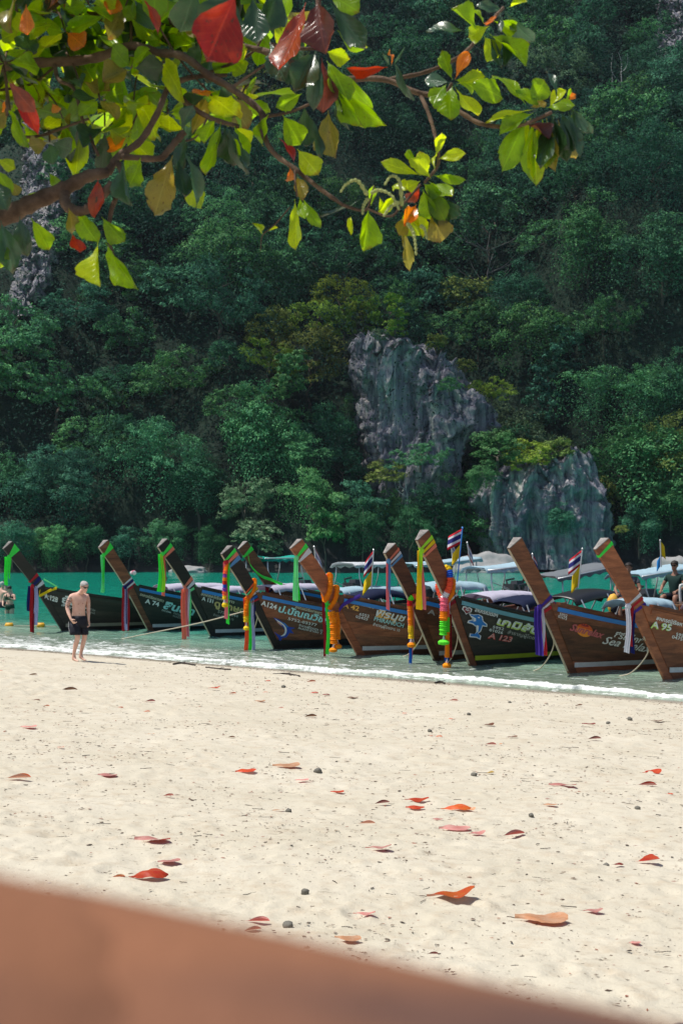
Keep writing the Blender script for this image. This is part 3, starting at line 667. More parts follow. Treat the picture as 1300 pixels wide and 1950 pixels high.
LEN = 10.5
RAKE = [1.0]                                   # how far this boat's stem leans out
def x_lead(z):
    """leading edge of the stem: raked forward, slightly kinked at the neck"""
    v = np.interp(z, [-0.45, 0.0, 1.35, 1.75, 2.9], [0.26, 0.0, -0.76, -1.02, -1.86]); return np.where(v < 0, v * RAKE[0], v)
def stem_len(z): return np.interp(z, [-0.4, 0.0, 1.2, 1.6, 2.7], [0.27, 0.30, 0.30, 0.305, 0.345])
def stem_half(z): return np.interp(z, [-0.4, 0.0, 1.2, 2.7], [0.04, 0.055, 0.095, 0.115])
def sheer(x, s): return 0.66 + (0.80 * s) * np.clip((5.4 - x) / 6.0, 0, 1.2) ** 1.75 + 0.25 * np.clip((x - 7) / 3.5, 0, 1) ** 2
KEEL = -0.28
def half_beam(x, z, s):
    zg = sheer(x, s); v = np.clip((z - KEEL) / (zg - KEEL), 0, 1.1)
    sec = 0.10 + 0.86 * np.clip(v, 0, 1.1) ** np.interp(x, [0, 3], [0.85, 0.62])
    e = x - (x_lead(z) + stem_len(z) * 0.75); q = np.clip(e / 4.6, 0, 1)
    g = 1 - (1 - q) ** 1.9; st = 1 - 0.36 * np.clip((x - 6.5) / 4, 0, 1) ** 2
    return stem_half(z) * 0.86 * (1 - q) + sec * g * st
class Boat:
    def use(b): RAKE[0] = b.rake
    def __init__(b, bow, head, s=1.0, top=2.55, rake=1.0):
        """bow: pixel where the stem meets the water; head: degrees the keel turns from screen right; s: height of the sheer; top: prow height"""
        b.rake = rake; b.use(); d = FP * ZC / (bow[1] - 1042); p = P(bow[0], bow[1], d); b.o = Vector((p.x, p.y, 0)); b.a = R(head); b.s = s; b.top = top; b.d = d
        b.M = Matrix.Translation(b.o) @ Matrix.Rotation(b.a, 4, 'Z')
        X, Z = np.meshgrid(np.linspace(-1.2, 7, 330), np.linspace(-0.1, 1.7, 150)); Y = -half_beam(X, Z, s)
        wx = b.o.x + X * math.cos(b.a) - Y * math.sin(b.a); wy = b.o.y + X * math.sin(b.a) + Y * math.cos(b.a)
        b.gx, b.gz, b.gp, b.gq = X, Z, 650 + wx / wy * FP, 1042 - (Z - ZC) / wy * FP
    def side(b, px, py):
        """hull point (x, z) on the near side that shows at this pixel"""
        k = np.argmin((b.gp - px) ** 2 + (b.gq - py) ** 2); return float(b.gx.flat[k]), float(b.gz.flat[k])
    def axis_x(b, px):
        """keel position that shows at this column"""
        x = np.linspace(-2, 12, 600); wx = b.o.x + x * math.cos(b.a); wy = b.o.y + x * math.sin(b.a)
        return float(np.interp(px, 650 + wx / wy * FP, x))
    def depth(b, x): return b.o.y + x * math.sin(b.a)
    def w(b, x, y, z): return b.M @ Vector((x, y, z))

def stem_ring(z):
    """wedge section square to the stem at height z: front near, back near, back far, front far"""
    dx = (x_lead(z + .05) - x_lead(z - .05)) / .1; n = math.hypot(dx, 1); ax = Vector((dx / n, 0, 1 / n)); pe = Vector((1 / n, 0, -dx / n))
    f = Vector((float(x_lead(z)), 0, z)); bk = f + pe * float(stem_len(z)); h = float(stem_half(z)); y = Vector((0, 1, 0)); fr = 0.035
    return [f - y * fr, bk - y * h, bk + y * h, f + y * fr], ax, pe
def make_boat(bt, label, hull='dark', stem='dark', rail='blue', stripe='white', edge=True, planks=None, deck=True, prow_end=True):
    bt.use(); t = empty('longtail_boat', bt.o, bt.a); bt.root = t; s = bt.s
    tag(t, label, 'longtail boat', 'longtail boats moored bow to the beach')
    WM = {'dark': W_DARK, 'brown': W_BROWN, 'red': W_RED, 'tan': W_TAN}
    # strakes: each plank of the skin is a piece of its own, lapped a little over the one below
    ns = 6; U = np.concatenate([np.linspace(0, 0.3, 16)[:-1], np.linspace(0.3, 1, 14)])
    def line(k, inset=0.0):
        v = k / ns; xb0 = None; z0 = KEEL + (sheer(-0.45, s) - KEEL) * v; out = []
        x0 = float(x_lead(z0) + stem_len(z0) * 0.75)
        for u in U:
            x = x0 + (LEN - x0) * u; z = KEEL + (float(sheer(x, s)) - KEEL) * v
            if x < 0.3: pass
            out.append((x, max(float(half_beam(x, z, s)) - inset, 0.005), z))
        return np.array(out)
    for sd in (-1, 1):
        for k in range(ns):
            lo, hi = line(k), line(k + 1)
            mid = (lo + hi) / 2; mid[:, 1] = [float(half_beam(m[0], m[2], s)) for m in mid]
            rows = [lo + np.array([0, 0.014, -0.006]), mid + np.array([0, 0.009, 0]), hi + np.array([0, 0.004, 0]), hi - np.array([0, 0.026, 0]), lo - np.array([0, 0.020, 0])]
            A = np.stack(rows, 1); A[:, :, 1] *= sd; V = A.reshape(-1, 3)
            F = grid_faces(len(U), 5, True)
            if sd > 0: F = F[:, ::-1]
            F = [tuple(f) for f in F] + [tuple(range(5)), tuple((len(U) - 1) * 5 + j for j in range(5))]
            pm = WM[(planks or {}).get(k, hull)]
            link('plank', mesh('plank', V, F, pm), t)
    # stem post
    zz = np.concatenate([np.linspace(-0.35, 1.2, 7), np.linspace(1.35, 1.9, 5), np.linspace(2.1, bt.top, 5)]); rings = []
    for z in zz: rings += stem_ring(float(z))[0]
    mb = MB(); n = len(zz); F = [tuple(f) for f in grid_faces(n, 4, True)]; mb.add(rings, F + [(3, 2, 1, 0)])
    mb.build('stem_post', WM[stem], t)
    r, ax, pe = stem_ring(float(bt.top)); tip = (r[0] + r[1] + r[2] + r[3]) / 4 + ax * 0.05; mb = MB()
    rr = [p + ax * 0.003 for p in r]; mb.add(rr + [p + ax * 0.02 for p in r] + [tip], [(0, 1, 5, 4), (1, 2, 6, 5), (2, 3, 7, 6), (3, 0, 4, 7), (4, 5, 8), (5, 6, 8), (6, 7, 8), (7, 4, 8)])
    mb.build('prow_cap', W_GREY, t)
    if edge:
        mb = MB(); pts = [Vector((float(x_lead(z)) - 0.008, 0, z)) for z in np.linspace(0.05, bt.top - .01, 14)]
        rows = [[p + Vector((0, -.030, 0)), p + Vector((-.012, -.022, 0)), p + Vector((-.012, .022, 0)), p + Vector((0, .030, 0))] for p in pts]
        mb.add([q for r_ in rows for q in r_], [tuple(f) for f in grid_faces(len(pts), 4, True)]); mb.build('stem_edge', W_PALE, t)
    # gunwale cap, rubbing rail, boot stripe on both sides
    xs = np.concatenate([np.linspace(-0.48, 3, 18), np.linspace(3.4, LEN, 14)])
    def strip(name, zoff, hgt, thick, proud, mat, inner=0.0, x0=None, follow=None):
        for sd in (-1, 1):
            rows = []
            for x in xs if x0 is None else x0:
                z = float(sheer(x, s)) + zoff if follow is None else follow(x)
                y0 = float(half_beam(x, min(z, float(sheer(x, s))), s)) + 0.004; y1 = float(half_beam(x, min(z + hgt, float(sheer(x, s))), s)) + 0.004
                pr = proud
                rows.append([(x, sd * (y0 + pr), z), (x, sd * (y1 + pr), z + hgt), (x, sd * (y1 + pr - thick), z + hgt), (x, sd * (y0 + pr - thick), z)])
            F = grid_faces(len(rows), 4, True); F = F[:, ::-1] if sd < 0 else F
            nn = len(rows) - 1
            link(name, mesh(name, [p for r_ in rows for p in r_], [tuple(f) for f in F] + [(0, 1, 2, 3), tuple(nn * 4 + j for j in (3, 2, 1, 0))], mat), t)
    cap = PAINT['black'] if hull == 'dark' else WM[hull]
    strip('gunwale', -0.005, 0.055, 0.11, 0.05, cap)
    strip('rub_rail', -0.135, 0.085, 0.03, 0.028, PAINT.get(rail) or WM['red'])
    xb = np.concatenate([np.linspace(0.10, 3, 12), np.linspace(3.5, LEN, 8)])
    strip('boot_stripe', 0, 0.10, 0.006, 0.019, PAINT[stripe], x0=xb, follow=lambda x: 0.10 + 0.02 * math.exp(-x))
    # inside: floor, bow deck, benches, ribs
    xf = np.linspace(0.5, LEN - .1, 24); mb = MB()
    mb.sheet([[(x, -half_beam(x, 0.16, s) + .05, 0.16), (x, half_beam(x, 0.16, s) - .05, 0.16)] for x in xf]); mb.build('floor_boards', INSIDE, t)
    if deck:
        xd = np.linspace(-0.35, 1.7, 12); mb = MB()
        mb.sheet([[(x, -half_beam(x, sheer(x, s), s) + .03, sheer(x, s) - 0.05), (x, 0, sheer(x, s) - .02), (x, half_beam(x, sheer(x, s), s) - .03, sheer(x, s) - 0.05)] for x in xd]); mb.build('bow_deck', INSIDE, t)
    for x in (2.6, 3.5, 4.4, 5.3, 6.2, 7.1, 8.0):
        mb = MB(); z = 0.52; y = float(half_beam(x, z, s)) - .02; mb.box((x, 0, z), (0.26, 2 * y, 0.04)); mb.build('bench', INSIDE, t)
    mb = MB(); y = float(half_beam(LEN, .6, s)); zg = float(sheer(LEN, s)); mb.add([(LEN, -half_beam(LEN, KEEL + .02, s), KEEL), (LEN, -half_beam(LEN, .2, s), .2), (LEN, -half_beam(LEN, zg, s), zg), (LEN, half_beam(LEN, zg, s), zg), (LEN, half_beam(LEN, .2, s), .2), (LEN, half_beam(LEN, KEEL + .02, s), KEEL)], [(0, 1, 2, 3, 4, 5)]); mb.build('transom', WM[hull], t)
    # engine on its swivel with the long shaft
    e = 9.6; mb = MB(); mb.box((e, 0, 1.12), (.62, .42, .34)); mb.box((e + .06, 0, 1.36), (.40, .34, .16), taper=.8); mb.box((e - .3, 0, 1.18), (.10, .5, .30)); mb.tube([(e - .15, .24, 1.2), (e - .15, .34, 1.45), (e + .25, .36, 1.5)], .035, 8); mb.box((e, 0, .92), (.2, .12, .5))
    for k in range(4): mb.box((e - .18 + .12 * k, -.23, 1.14), (.05, .06, .22))
    eng = mb.build('engine', IRON, t)
    mb = MB(); mb.tube([(e - .3, 0, 1.15), (e - 1.2, .02, 1.42)], .018, 8); link('tiller', mb.me('tiller', STEEL), eng)
    mb = MB(); mb.tube([(e + .3, 0, 1.08), (e + 3.3, 0, .15)], .024, 8); link('shaft', mb.me('shaft', STEEL), eng)
    return t

def hull_patch(bt, x0, z0, x1, z1):
    """frame of a flat print on the near side: origin, unit step along the hull per metre, upright"""
    L = math.hypot(x1 - x0, z1 - z0); return L, (x1 - x0) / L, (z1 - z0) / L
def lay(bt, pts, x0, z0, cx, cz, lift=0.024):
    """lays 2-D print points (along, up) on the near side of the hull"""
    a = np.asarray(pts, float); X = x0 + a[:, 0] * cx; Z = z0 + a[:, 0] * cz + a[:, 1]
    Y = -(half_beam(X, Z, bt.s) + lift); return np.stack([X, Y, Z], 1)
def flatmat(name, col, col2=None, em=0):
    return plain(name, col, 0.55, 0.3, 0.18, 14)
LET = {'white': flatmat('white_lettering', (0.75, 0.76, 0.76)), 'cream': flatmat('cream_lettering', (0.62, 0.55, 0.42)), 'aqua': flatmat('aqua_lettering', (0.42, 0.72, 0.74)), 'gold': flatmat('gold_lettering', (0.55, 0.40, 0.16)),
       'orange': flatmat('orange_lettering', (0.80, 0.42, 0.10)), 'limegreen': flatmat('lime_lettering', (0.55, 0.68, 0.16)), 'red': flatmat('red_lettering', (0.62, 0.06, 0.04)), 'pink': flatmat('rose_lettering', (0.48, 0.12, 0.13)),
       'dark': flatmat('dark_outline', (0.01, 0.012, 0.015)), 'blue': flatmat('blue_print', (0.025, 0.20, 0.58)), 'deepblue': flatmat('deep_blue_print', (0.015, 0.06, 0.42)), 'maroon': flatmat('maroon_print', (0.22, 0.02, 0.03)),
       'teal': flatmat('teal_lettering', (0.12, 0.45, 0.50)), 'grey': flatmat('grey_lettering', (0.40, 0.38, 0.36)), 'sunred': flatmat('sunset_red', (0.62, 0.09, 0.02)), 'sunorange': flatmat('sunset_orange', (0.85, 0.30, 0.03)), 'blush': flatmat('blush_print', (0.65, 0.35, 0.33))}
_tc = {}
def text_mesh(body, shear=0.0, bold=0.0):
    k = (body, shear, bold)
    if k in _tc: return _tc[k]
    c = bpy.data.curves.new('lettering', 'FONT'); c.body = body; c.resolution_u = 2; c.shear = shear; c.offset = bold
    o = bpy.data.objects.new('lettering', c); COL.objects.link(o); dg = bpy.context.evaluated_depsgraph_get()
    m = bpy.data.meshes.new_from_object(o.evaluated_get(dg)); bpy.data.objects.remove(o); bpy.data.curves.remove(c)
    V = np.array([v.co[:2] for v in m.vertices]); F = [tuple(p.vertices) for p in m.polygons]; bpy.data.meshes.remove(m)
    _tc[k] = (V, F); return _tc[k]
def letters(bt, body, a, b, hpx, col, shear=0.0, bold=0.012, outline=None, lift=0.024, grow=0.0):
    """body painted on the hull, its baseline from pixel a to pixel b, capitals hpx pixels high"""
    bt.use(); V, F = text_mesh(body, shear, bold); V = V.copy()
    x0, z0 = bt.side(*a); x1, z1 = bt.side(*b); L = math.hypot(x1 - x0, z1 - z0); cx, cz = (x1 - x0) / L, (z1 - z0) / L
    w0, w1 = V[:, 0].min(), V[:, 0].max(); V[:, 0] = (V[:, 0] - w0) / (w1 - w0) * L; V[:, 1] *= hpx / FP * bt.d / 0.70
    W = lay(bt, V, x0, z0, cx, cz, lift)
    o = link('lettering', mesh('lettering', W, F, LET[col]), bt.root)
    if outline:
        V2, F2 = text_mesh(body, shear, bold + outline); V2 = V2.copy(); V2[:, 0] = (V2[:, 0] - w0) / (w1 - w0) * L; V2[:, 1] *= hpx / FP * bt.d / 0.70
        link('lettering_outline', mesh('lettering_outline', lay(bt, V2, x0, z0, cx, cz, lift - 0.004), F2, LET['dark']), bt.root)
def picture(bt, layers, a, b, name):
    """layers of flat outlines in pixel offsets (right, up) from pixel a; the hull slope runs to pixel b"""
    bt.use(); x0, z0 = bt.side(*a); x1, z1 = bt.side(*b); n = abs(b[0] - a[0]); kx = (x1 - x0) / n; kz = (z1 - z0) / n; kh = bt.d / FP
    base = None
    for i, (col, pts, smooth) in enumerate(layers):
        q = [np.array(p, float) for p in pts]
        if smooth: q = smooth_pts(q + [q[0]], 4)[:-1]
        q = np.array([p[:2] for p in q])
        W = np.stack([x0 + q[:, 0] * kx, np.zeros(len(q)), z0 + q[:, 0] * kz + q[:, 1] * kh], 1)
        W[:, 1] = -(half_beam(W[:, 0], W[:, 2], bt.s) + 0.021 + 0.003 * i)
        tri = geometry.tessellate_polygon([[Vector((p[0], p[1], 0)) for p in q]])
        me = mesh(name, W, [tuple(f) for f in tri]); me.materials.append(LET[col])
        o = link(name if base is None else 'painted_shape', me, bt.root if base is None else base); base = base or o

def canopy(bt, pxl, pxr, py, tarp, tilt=0.0, sag=0.05, width=1.05, label=None, posts=2):
    """tarpaulin roof on a tube frame: parts of its boat"""
    x0 = bt.axis_x(pxl); x1 = bt.axis_x(pxr); xm = (x0 + x1) / 2; z = ZC - (py - 1042) / FP * bt.depth(xm); t = bt.root
    fr = MB(); r = 0.022
    for sd in (-1, 1):
        fr.tube([(x0, sd * width / 2 * .96, z - tilt), (xm, sd * width / 2 * .96, z), (x1, sd * width / 2 * .96, z + tilt)], r, 8)
    for k in range(posts):
        x = x0 + (x1 - x0) * (k + .08) / (posts - .84); zt = z + tilt * ((x - xm) / max((x1 - x0) / 2, .1)) - .01
        fr.tube([(x, -width / 2 * .96, zt), (x, 0, zt + .05), (x, width / 2 * .96, zt)], r, 8)
    f = fr.build('canopy_frame', STEEL, t, True)
    for k in range(posts):
        x = x0 + (x1 - x0) * (k + .08) / (posts - .84); zt = z + tilt * ((x - xm) / max((x1 - x0) / 2, .1))
        for sd in (-1, 1):
            yb = sd * (float(half_beam(x, float(sheer(x, bt.s)), bt.s)) - .03); mb = MB()
            mb.tube([(x, yb, float(sheer(x, bt.s)) - .25), (x, sd * width / 2 * .98, zt - .35), (x, sd * width / 2 * .96, zt)], .019, 8); link('canopy_post', mb.me('canopy_post', STEEL, True), f)
    nu, nv = 26, 13; rows = []
    for i in range(nu):
        u = i / (nu - 1); row = []
        for j in range(nv):
            v = j / (nv - 1) * 2 - 1
            zz = z + .035 + tilt * (u * 2 - 1) + .06 * (1 - v * v) - sag * abs(math.sin(math.pi * u * (posts - 1))) * (1 - .6 * abs(v)) + .012 * math.sin(u * 31 + v * 5)
            yy = v * width / 2 * 1.04
            if j in (0, nv - 1): zz -= .10 + .025 * math.sin(u * 40); yy *= 1.015
            row.append((x0 - .08 + (x1 - x0 + .16) * u, yy, zz))
        rows.append(row)
    mb = MB(); mb.sheet(rows); solid(mb.build('canopy_tarp', TARP[tarp], t, True), .008)
    return x0, x1, z
def low_roof(bt, pxl, pxr, py, col, arch=.14, rise=0.0, width=1.05, hard=False, under=None):
    """low flat or arched awning over the fore part of the boat"""
    x0 = bt.axis_x(pxl); x1 = bt.axis_x(pxr); xm = (x0 + x1) / 2; z = ZC - (py - 1042) / FP * bt.depth(xm); t = bt.root
    rows = []
    for i in range(22):
        u = i / 21; row = []
        for j in range(11):
            v = j / 5 - 1
            row.append((x0 + (x1 - x0) * u, v * width / 2, z + arch * math.sin(math.pi * u) + rise * (u - .5) + .10 * (1 - v * v) - (.10 if abs(v) == 1 else 0) + (0 if hard else .015 * math.sin(u * 23 + v * 4))))
        rows.append(row)
    mb = MB(); mb.sheet(rows); solid(mb.build('awning', TARP[col] if col in TARP else col, t, True), .03 if hard else .008)
    for k in range(3):
        x = x0 + (x1 - x0) * (.08 + .42 * k)
        for sd in (-1, 1):
            yb = sd * (float(half_beam(x, float(sheer(x, bt.s)), bt.s)) - .03); mb = MB(); zt = z + arch * math.sin(math.pi * (.08 + .42 * k)) + rise * (.08 + .42 * k - .5)
            mb.tube([(x, yb, float(sheer(x, bt.s)) - .1), (x, sd * width / 2 * .95, max(zt, float(sheer(x, bt.s))))], .018, 6); mb.build('awning_post', STEEL, t)

B = {}
B['a128'] = Boat((118, 1201), 40, 0.86, 2.54, 1.24)
B['a74'] = Boat((283, 1202), 48, 0.96, 2.58, 1.18)
B['a131'] = Boat((402, 1213), 46, 1.0, 2.6, 1.19)
B['shark'] = Boat((522, 1236), 40, 1.0, 2.42, 1.085)
B['twin'] = Boat((556, 1204), 38, 1.0, 2.54, 1.23)
B['a42'] = Boat((680, 1248), 33, 1.0, 2.56, 1.16)
B['plain'] = Boat((826, 1258), 48, 1.0, 2.46, 1.14)
B['dolphin'] = Boat((894, 1268), 48, 1.08, 2.74, 1.06)
B['sunset'] = Boat((1082, 1282), 39, 1.0, 2.57, 1.09)
B['a95'] = Boat((1262, 1292), 32, 1.0, 2.55, 1.12)
make_boat(B['a128'], 'black longtail boat numbered A.128 behind the shirtless walker, leftmost of the row', 'dark', 'dark', 'black', 'cream', edge=False)
make_boat(B['a74'], 'worn dark longtail boat numbered A 74 with a blue rail', 'dark', 'brown', 'blue', 'white')
make_boat(B['a131'], 'dark longtail boat numbered A 131 with faded gold lettering', 'dark', 'dark', 'blue', 'white')
make_boat(B['shark'], 'brown longtail boat numbered A124 with a blue shark painted on the bow', 'brown', 'dark', 'blue', 'black', planks={0: 'dark', 1: 'dark', 4: 'red'})
make_boat(B['twin'], 'longtail boat half hidden behind the shark boat, its prow wound with a green ribbon', 'brown', 'brown', 'blue', 'white', edge=False)
make_boat(B['a42'], 'brown longtail boat numbered A 42 with white and gold lettering', 'brown', 'red', 'blue', 'white', planks={3: 'red', 1: 'brown', 2: 'brown'}, edge=False)
make_boat(B['plain'], 'dark brown longtail boat squeezed behind the tallest prow', 'brown', 'brown', 'blue', 'white')
make_boat(B['dolphin'], 'black longtail boat numbered A 123 with a blue dolphin and the tallest red brown prow', 'dark', 'red', 'sky', 'lime')
make_boat(B['sunset'], 'brown longtail boat with a sunset disc and white script on its side', 'brown', 'brown', 'blue', 'white', planks={1: 'red', 2: 'brown'})
make_boat(B['a95'], 'red brown longtail boat numbered A 95 at the right edge of the frame', 'red', 'red', 'red', 'white', edge=False)
# roofs
canopy(B['a74'], 484, 558, 1063, 'teal', sag=.12, posts=2)
canopy(B['a131'], 655, 748, 1076, 'white', sag=.01)
canopy(B['twin'], 772, 895, 1071, 'lightblue', tilt=.10)
canopy(B['a42'], 905, 990, 1081, 'lightblue', tilt=.06)
canopy(B['plain'], 1030, 1140, 1090, 'grey', tilt=.14)
canopy(B['dolphin'], 1188, 1290, 1089, 'lightblue', tilt=.10)
low_roof(B['a128'], 305, 420, 1118, 'lavender', .03)
low_roof(B['a74'], 395, 470, 1124, 'lavender', .03)
low_roof(B['a131'], 500, 600, 1120, 'lavender', .04)
low_roof(B['twin'], 635, 760, 1125, 'lightblue', .05)
low_roof(B['shark'], 670, 765, 1140, 'navy', .16, hard=True)
low_roof(B['a42'], 800, 905, 1118, 'lightblue', .05)
low_roof(B['plain'], 905, 1000, 1137, 'lavender', .05)
low_roof(B['dolphin'], 962, 1030, 1152, 'navy', .12)
low_roof(B['sunset'], 1180, 1250, 1150, 'lightblue', .03)
low_roof(B['a95'], 1330, 1420, 1150, 'lavender', .03)
low_roof(B['dolphin'], 1062, 1178, 1142, PAINT['black'], .16, hard=True)
# lettering
L_ = letters
b = B['a128']; L_(b, 'สหกรณ์ฯ', (83, 1134), (110, 1142), 4, 'cream'); L_(b, 'A.128', (85, 1139), (110, 1147), 9, 'white', bold=.03)
L_(b, 'ยั่งยืน', (117, 1148), (168, 1160), 13, 'white', bold=.03); L_(b, 'สำราญทัวร์', (117, 1154), (172, 1170), 4, 'white'); L_(b, '5752 0364', (168, 1161), (181, 1165), 4, 'grey'); L_(b, 'จ.กระบี่', (168, 1166), (180, 1170), 3, 'grey')
b = B['a74']; L_(b, 'สหกรณ์เรือหางยาว', (266, 1134), (310, 1147), 5, 'cream', bold=.02); L_(b, 'A 74', (275, 1148), (302, 1155), 8, 'white', bold=.03)
L_(b, 'สินสุด', (310, 1158), (368, 1172), 13, 'aqua', .2, .04, .03); L_(b, '5752 03441', (307, 1163), (324, 1168), 3, 'white'); L_(b, 'จำนวนผู้โดยสาร 10', (329, 1169), (362, 1179), 4, 'grey'); L_(b, 'คนประจำเรือ 2', (329, 1174), (362, 1184), 4, 'grey')
b = B['a131']; L_(b, 'สหกรณ์เรือหางยาว', (382, 1133), (445, 1149), 5, 'cream', bold=.02); L_(b, 'A 131', (384, 1143), (405, 1149), 7, 'white', bold=.02)
L_(b, 'ดู เกษตร', (407, 1154), (475, 1172), 11, 'gold', 0, .04, .02); L_(b, '5752-0344', (413, 1166), (452, 1176), 5, 'grey'); L_(b, 'จำนวนผู้โดยสาร 10', (405, 1172), (443, 1182), 4, 'grey')
b = B['shark']; L_(b, 'A124', (495, 1152), (525, 1161), 9, 'white', .1, .03); L_(b, 'สหกรณ์เรือหางยาว', (560, 1158), (612, 1171), 5, 'cream', bold=.02)
L_(b, 'ป.ปัณณวิชญ์', (529, 1165), (632, 1190), 12, 'aqua', .15, .035, .03); L_(b, '5752-03377', (547, 1180), (602, 1193), 5, 'white'); L_(b, 'จำนวนผู้โดยสาร 10', (568, 1192), (612, 1203), 4, 'white'); L_(b, 'คนประจำเรือ 2', (566, 1197), (612, 1208), 4, 'white')
picture(b, [('deepblue', [(0, 0), (10, -1), (22, -6), (30, -9), (42, -8), (34, -13), (41, -19), (33, -20), (28, -30), (20, -34), (17, -44), (14, -36), (4, -26), (12, -29), (18, -30), (22, -26), (24, -18), (20, -13), (12, -10), (5, -4)], False),
            ('white', [(2, -1), (10, -6), (18, -9), (23, -15), (23, -24), (17, -31), (24, -28), (27, -20), (25, -12), (17, -6), (8, -3)], True), ('blush', [(7, -5), (14, -7), (17, -11), (9, -8)], True), ('blue', [(13, -3), (20, -6), (26, -12), (29, -10), (22, -5)], False)], (520, 1176), (556, 1186), 'shark_painting')
b = B['twin']; L_(b, 'สหกรณ์เรือฯ', (536, 1136), (560, 1142), 5, 'cream', bold=.02); L_(b, 'บัวแก้ว', (572, 1152), (606, 1160), 9, 'white', 0, .03)
b = B['a42']; L_(b, 'สหกรณ์เรือหางยาว', (667, 1148), (711, 1160), 5, 'cream', bold=.02); L_(b, 'A 42', (651, 1156), (682, 1164), 9, 'orange', .05, .035, .03); L_(b, '6552', (682, 1171), (702, 1176), 5, 'white'); L_(b, '02425', (675, 1176), (699, 1182), 5, 'white')
L_(b, 'พีรนุช', (713, 1174), (768, 1186), 13, 'orange', .2, .045, .04); L_(b, 'พีรนุช', (713.5, 1172), (768.5, 1184), 13, 'white', .2, .02, lift=.028); L_(b, 'PHIRANUCH', (711, 1182), (766, 1195), 8, 'aqua', .1, .02); L_(b, 'สำราญผู้โดยสาร 10', (708, 1191), (760, 1203), 5, 'white')
b = B['plain']; L_(b, 'A 77', (811, 1168), (850, 1178), 9, 'grey', 0, .02); L_(b, 'ทัวร์', (850, 1190), (868, 1196), 8, 'grey')
b = B['dolphin']; L_(b, 'สหกรณ์เรือฯ', (902, 1164), (944, 1175), 7, 'white', 0, .025); L_(b, 'เกมิสั้น', (943, 1189), (1022, 1209), 12, 'limegreen', .1, .05, .02); L_(b, 'เกมิสั้น', (943.5, 1187), (1022.5, 1207), 12, 'white', .1, .012, lift=.028)
L_(b, '5952', (936, 1196), (957, 1201), 5, 'white'); L_(b, '01026', (929, 1202), (955, 1208), 5, 'white'); L_(b, 'A 123', (926, 1215), (971, 1223), 10, 'red', .15, .05, .03); L_(b, 'A 123', (926.5, 1214.5), (971.5, 1222.5), 9, 'blush', .15, .012, lift=.028); L_(b, 'สำราญผู้โดยสาร', (964, 1206), (1030, 1222), 6, 'grey', 0, .015)
picture(b, [('white', [(0, -11), (-3, -7), (-9, -3), (-8, 3), (-3, 4), (0, 2), (4, 4), (9, 2), (9, -4), (3, -8)], False), ('maroon', [(0, -9), (-7, -2), (-6, 1), (-3, 2), (0, 0), (4, 2), (7, 0), (7, -4)], False)], (888, 1159), (920, 1167), 'heart_emblem')
L_(b, 'No.1', (882.5, 1162), (894, 1164.5), 4, 'white', .1, .03, lift=.036)
picture(b, [('white', [(-2, 1), (6, 1), (16, 4), (24, 2), (27, -6), (36, -10), (37, -15), (28, -16), (27, -26), (22, -32), (29, -34), (29, -42), (20, -40), (6, -42), (6, -35), (16, -34), (18, -28), (16, -20), (8, -17), (-2, -17), (-1, -12), (7, -8), (1, -3)], False),
            ('blue', [(0, 0), (7, 0), (15, 3), (22, 1), (26, -7), (34, -11), (35, -14), (27, -14), (25, -26), (21, -31), (27, -35), (27, -40), (20, -38), (8, -40), (8, -36), (17, -33), (20, -28), (18, -20), (9, -15), (0, -15), (1, -13), (9, -9), (2, -2)], False),
            ('white', [(2, -2), (9, -8), (8, -12), (13, -10), (12, -5)], False), ('white', [(15, -17), (20, -17), (21, -28), (19, -30), (17, -24)], False), ('white', [(15, -1), (18, -1), (18, -3), (15, -3)], True)], (893, 1170), (930, 1179), 'dolphin_painting')
b = B['sunset']; L_(b, '5952', (1063, 1171), (1077, 1175), 5, 'white'); L_(b, '01673', (1060, 1176), (1076, 1181), 5, 'white')
picture(b, [('sunorange', [(12 * math.cos(q) * 1.25 + 14, 12 * math.sin(q) - 6) for q in np.linspace(0, 6.0, 20)], False), ('sunred', [(14 + 15 * math.cos(q), -6 + 12 * math.sin(q)) for q in np.linspace(.3, 2.84, 12)], False), ('maroon', [(5, 2), (9, 7), (8, 2), (13, 8), (12, 3), (17, 6), (20, 2), (12, 1)], False)], (1098, 1191), (1130, 1199), 'sunset_emblem')
L_(b, 'Sunrelax', (1082, 1200), (1146, 1216), 13, 'pink', .45, .03, lift=.036); L_(b, 'ซีรีแล็กซ์', (1166, 1214), (1222, 1226), 11, 'white', .3, .02); L_(b, 'Sea Relax', (1143, 1225), (1236, 1243), 15, 'white', .5, .012)
b = B['a95']; L_(b, 'สหกรณ์เรือหางยาว', (1246, 1180), (1318, 1198), 7, 'white', 0, .025); L_(b, 'A 95', (1236, 1195), (1275, 1202), 12, 'limegreen', .05, .05, .03); L_(b, 'A 95', (1236.5, 1194.5), (1275.5, 1201.5), 12, 'white', .05, .01, lift=.028); L_(b, '5952', (1284, 1210), (1304, 1215), 6, 'white'); L_(b, '04759', (1276, 1215), (1302, 1222), 6, 'white')
